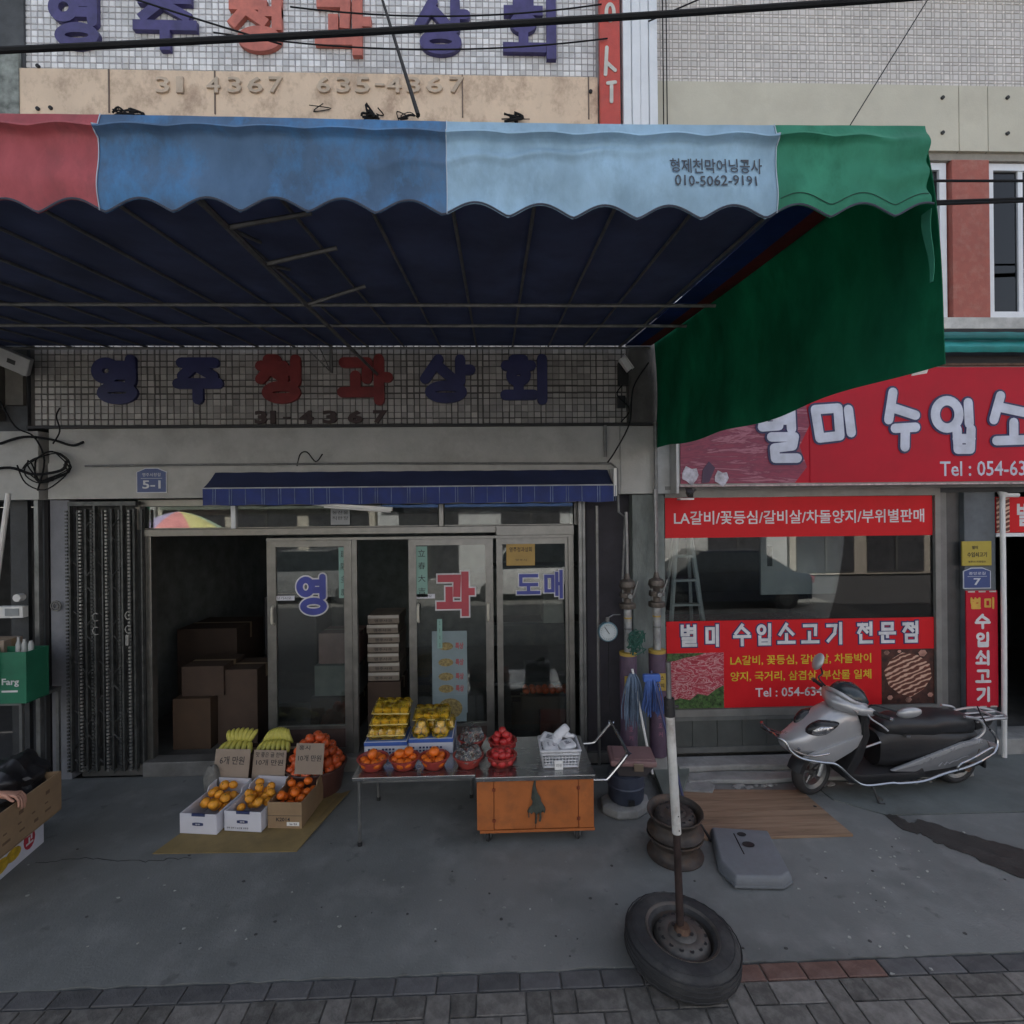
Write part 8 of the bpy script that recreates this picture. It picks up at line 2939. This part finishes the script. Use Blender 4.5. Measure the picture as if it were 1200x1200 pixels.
def car(x, y, L, H, m, label, truck=False):
    t = thing('parked_car', label, 'car' if not truck else 'truck', (x, y, -0.07), 0, 'vehicles parked across the street')
    z0 = 0.0

    def rg(s, zb, zt, w):
        return [(x + s, y - w, zb), (x + s, y - w * 1.0, (zb + zt) / 2), (x + s, y - w * 0.9, zt), (x + s, y + w * 0.9, zt), (x + s, y + w, (zb + zt) / 2), (x + s, y + w, zb)]
    b = B()
    h = L / 2
    loft(b, [rg(-h, 0.35, 0.6, 0.65), rg(-h + 0.1, 0.22, 0.75, 0.8), rg(-h + 1.0, 0.2, 0.88, 0.86), rg(h - 0.9, 0.2, 0.92, 0.86), rg(h - 0.1, 0.22, 0.85, 0.8), rg(h, 0.35, 0.7, 0.68)])
    obj('body', b, m, t, smooth=True, sharp=40)
    b = B()
    loft(b, [rg(-h + 0.85, 0.86, 0.90, 0.78), rg(-h + 1.5, 0.86, H, 0.68), rg(h - 1.3, 0.88, H, 0.68), rg(h - 0.5, 0.88, 0.93, 0.76)])
    obj('cabin', b, mat('car_glass', (0.02, 0.025, 0.03), 0.08, bump=0), t, smooth=True, sharp=40)
    obj('roof', bx(x - h + 1.55, x + h - 1.35, y - 0.62, y + 0.62, H - 0.01, H + 0.03), m, t, bevel=0.01)
    for s in (-h + 0.8, h - 0.8):
        for w in (-0.82, 0.82):
            b = B()
            lathe(b, [(0, -0.09), (0.27, -0.09), (0.32, -0.06), (0.32, 0.06), (0.27, 0.09), (0, 0.09)], 24, Matrix.Translation((x + s, y + w * 0.95, 0.25)) @ Matrix.Rotation(PI / 2, 4, 'X'))
            wl = obj('wheel', b, RUBBER, t, smooth=True, sharp=40)
            b = B()
            lathe(b, [(0, -0.093), (0.19, -0.093), (0.19, 0.093), (0, 0.093)], 16, Matrix.Translation((x + s, y + w * 0.95, 0.25)) @ Matrix.Rotation(PI / 2, 4, 'X'))
            obj('rim', b, ALUD, wl)
    for w in (-0.6, 0.6):
        obj('headlight', bx(x - h - 0.005, x - h + 0.06, y + w - 0.15, y + w + 0.15, 0.55, 0.68), WHITEP, t, bevel=0.01)
        obj('tail_light', bx(x + h - 0.06, x + h + 0.005, y + w - 0.15, y + w + 0.15, 0.62, 0.78), LETR, t, bevel=0.01)


car(5.9, -3.5, 4.4, 1.42, mat('dark_blue_car_paint', (0.02, 0.03, 0.055), 0.2, 0.3, bump=0, coat=1.0), 'dark blue saloon car parked across the street opposite the meat shop')
car(-5.5, -5.0, 4.2, 1.45, mat('silver_car_paint', (0.4, 0.41, 0.42), 0.25, 0.5, bump=0, coat=1.0), 'silver car parked across the street opposite the fruit shop')
car(1.2, -5.0, 4.3, 1.75, mat('white_car_paint', (0.6, 0.6, 0.6), 0.3, 0.1, bump=0, coat=1.0), 'white tall car parked across the street in the middle')
t = thing('market_parasol', 'pink, yellow and pale striped market parasol standing across the street', 'parasol', (-10.2, -6.6, 0))
pc_ = [mat('parasol_yellow', (0.75, 0.7, 0.3), 0.7), mat('parasol_pink', (0.75, 0.3, 0.3), 0.7), mat('parasol_lilac', (0.45, 0.4, 0.6), 0.7), mat('parasol_green', (0.5, 0.65, 0.5), 0.7)]
for k in range(8):
    a0, a1 = k * PI / 4, (k + 1) * PI / 4
    b = B()
    grid(b, 4, 6, lambda u, v: Vector((-10.2 + 1.25 * v * math.cos(a0 + (a1 - a0) * u), -6.6 + 1.25 * v * math.sin(a0 + (a1 - a0) * u), 2.62 - 0.55 * v ** 1.6)), 0.004)
    obj('canopy_panel', b, pc_[k % 4], t)
b = B()
tube(b, [(-10.2, -6.6, -0.07), (-10.2, -6.6, 2.66)], 0.02, 8)
obj('pole', b, WHITEM, t)
b = B()
cyl(b, (-10.2, -6.6, -0.07), (-10.2, -6.6, 0.02), 0.22, 0.2, 16)
obj('base', b, CONC, t)
# unseen end buildings added left and right to keep the sun off the pavement
for x0, x1, lab in ((9.05, 24, 'unseen plain grey building added beyond the meat shop to block the sun'), (-24, -9.05, 'unseen plain grey building added beyond the left edge to block the sun')):
    t = thing('sun_block_building', lab, 'building', ((x0 + x1) / 2, 5.3, 0))
    obj('wall', bx(x0, x1, 5.0, 12, 0, 9.0), mat('sun_block_render', (0.36, 0.35, 0.33), 0.8), t)
    obj('roof', bx(x0, x1, 4.9, 12, 9.001, 9.2), CONC, t)
    for k in range(4):
        c = x0 + (k + 0.5) * (x1 - x0) / 4
        f = obj('window', bx(c - 0.8, c + 0.8, 4.94, 4.998, 4.4, 5.9), WHITEM, t)
        obj('pane', bx(c - 0.73, c + 0.73, 4.93, 4.939, 4.48, 5.82), mat('dark_far_glass', (0.03, 0.035, 0.04), 0.1), f)
        f = obj('shopfront', bx(c - 1.4, c + 1.4, 4.94, 4.998, 0.1, 2.6), mat('dark_shopfront', (0.05, 0.05, 0.055), 0.3), t)
        obj('mullion', bx(c - 0.04, c + 0.04, 4.90, 4.938, 0.1, 2.6), ALU, f)
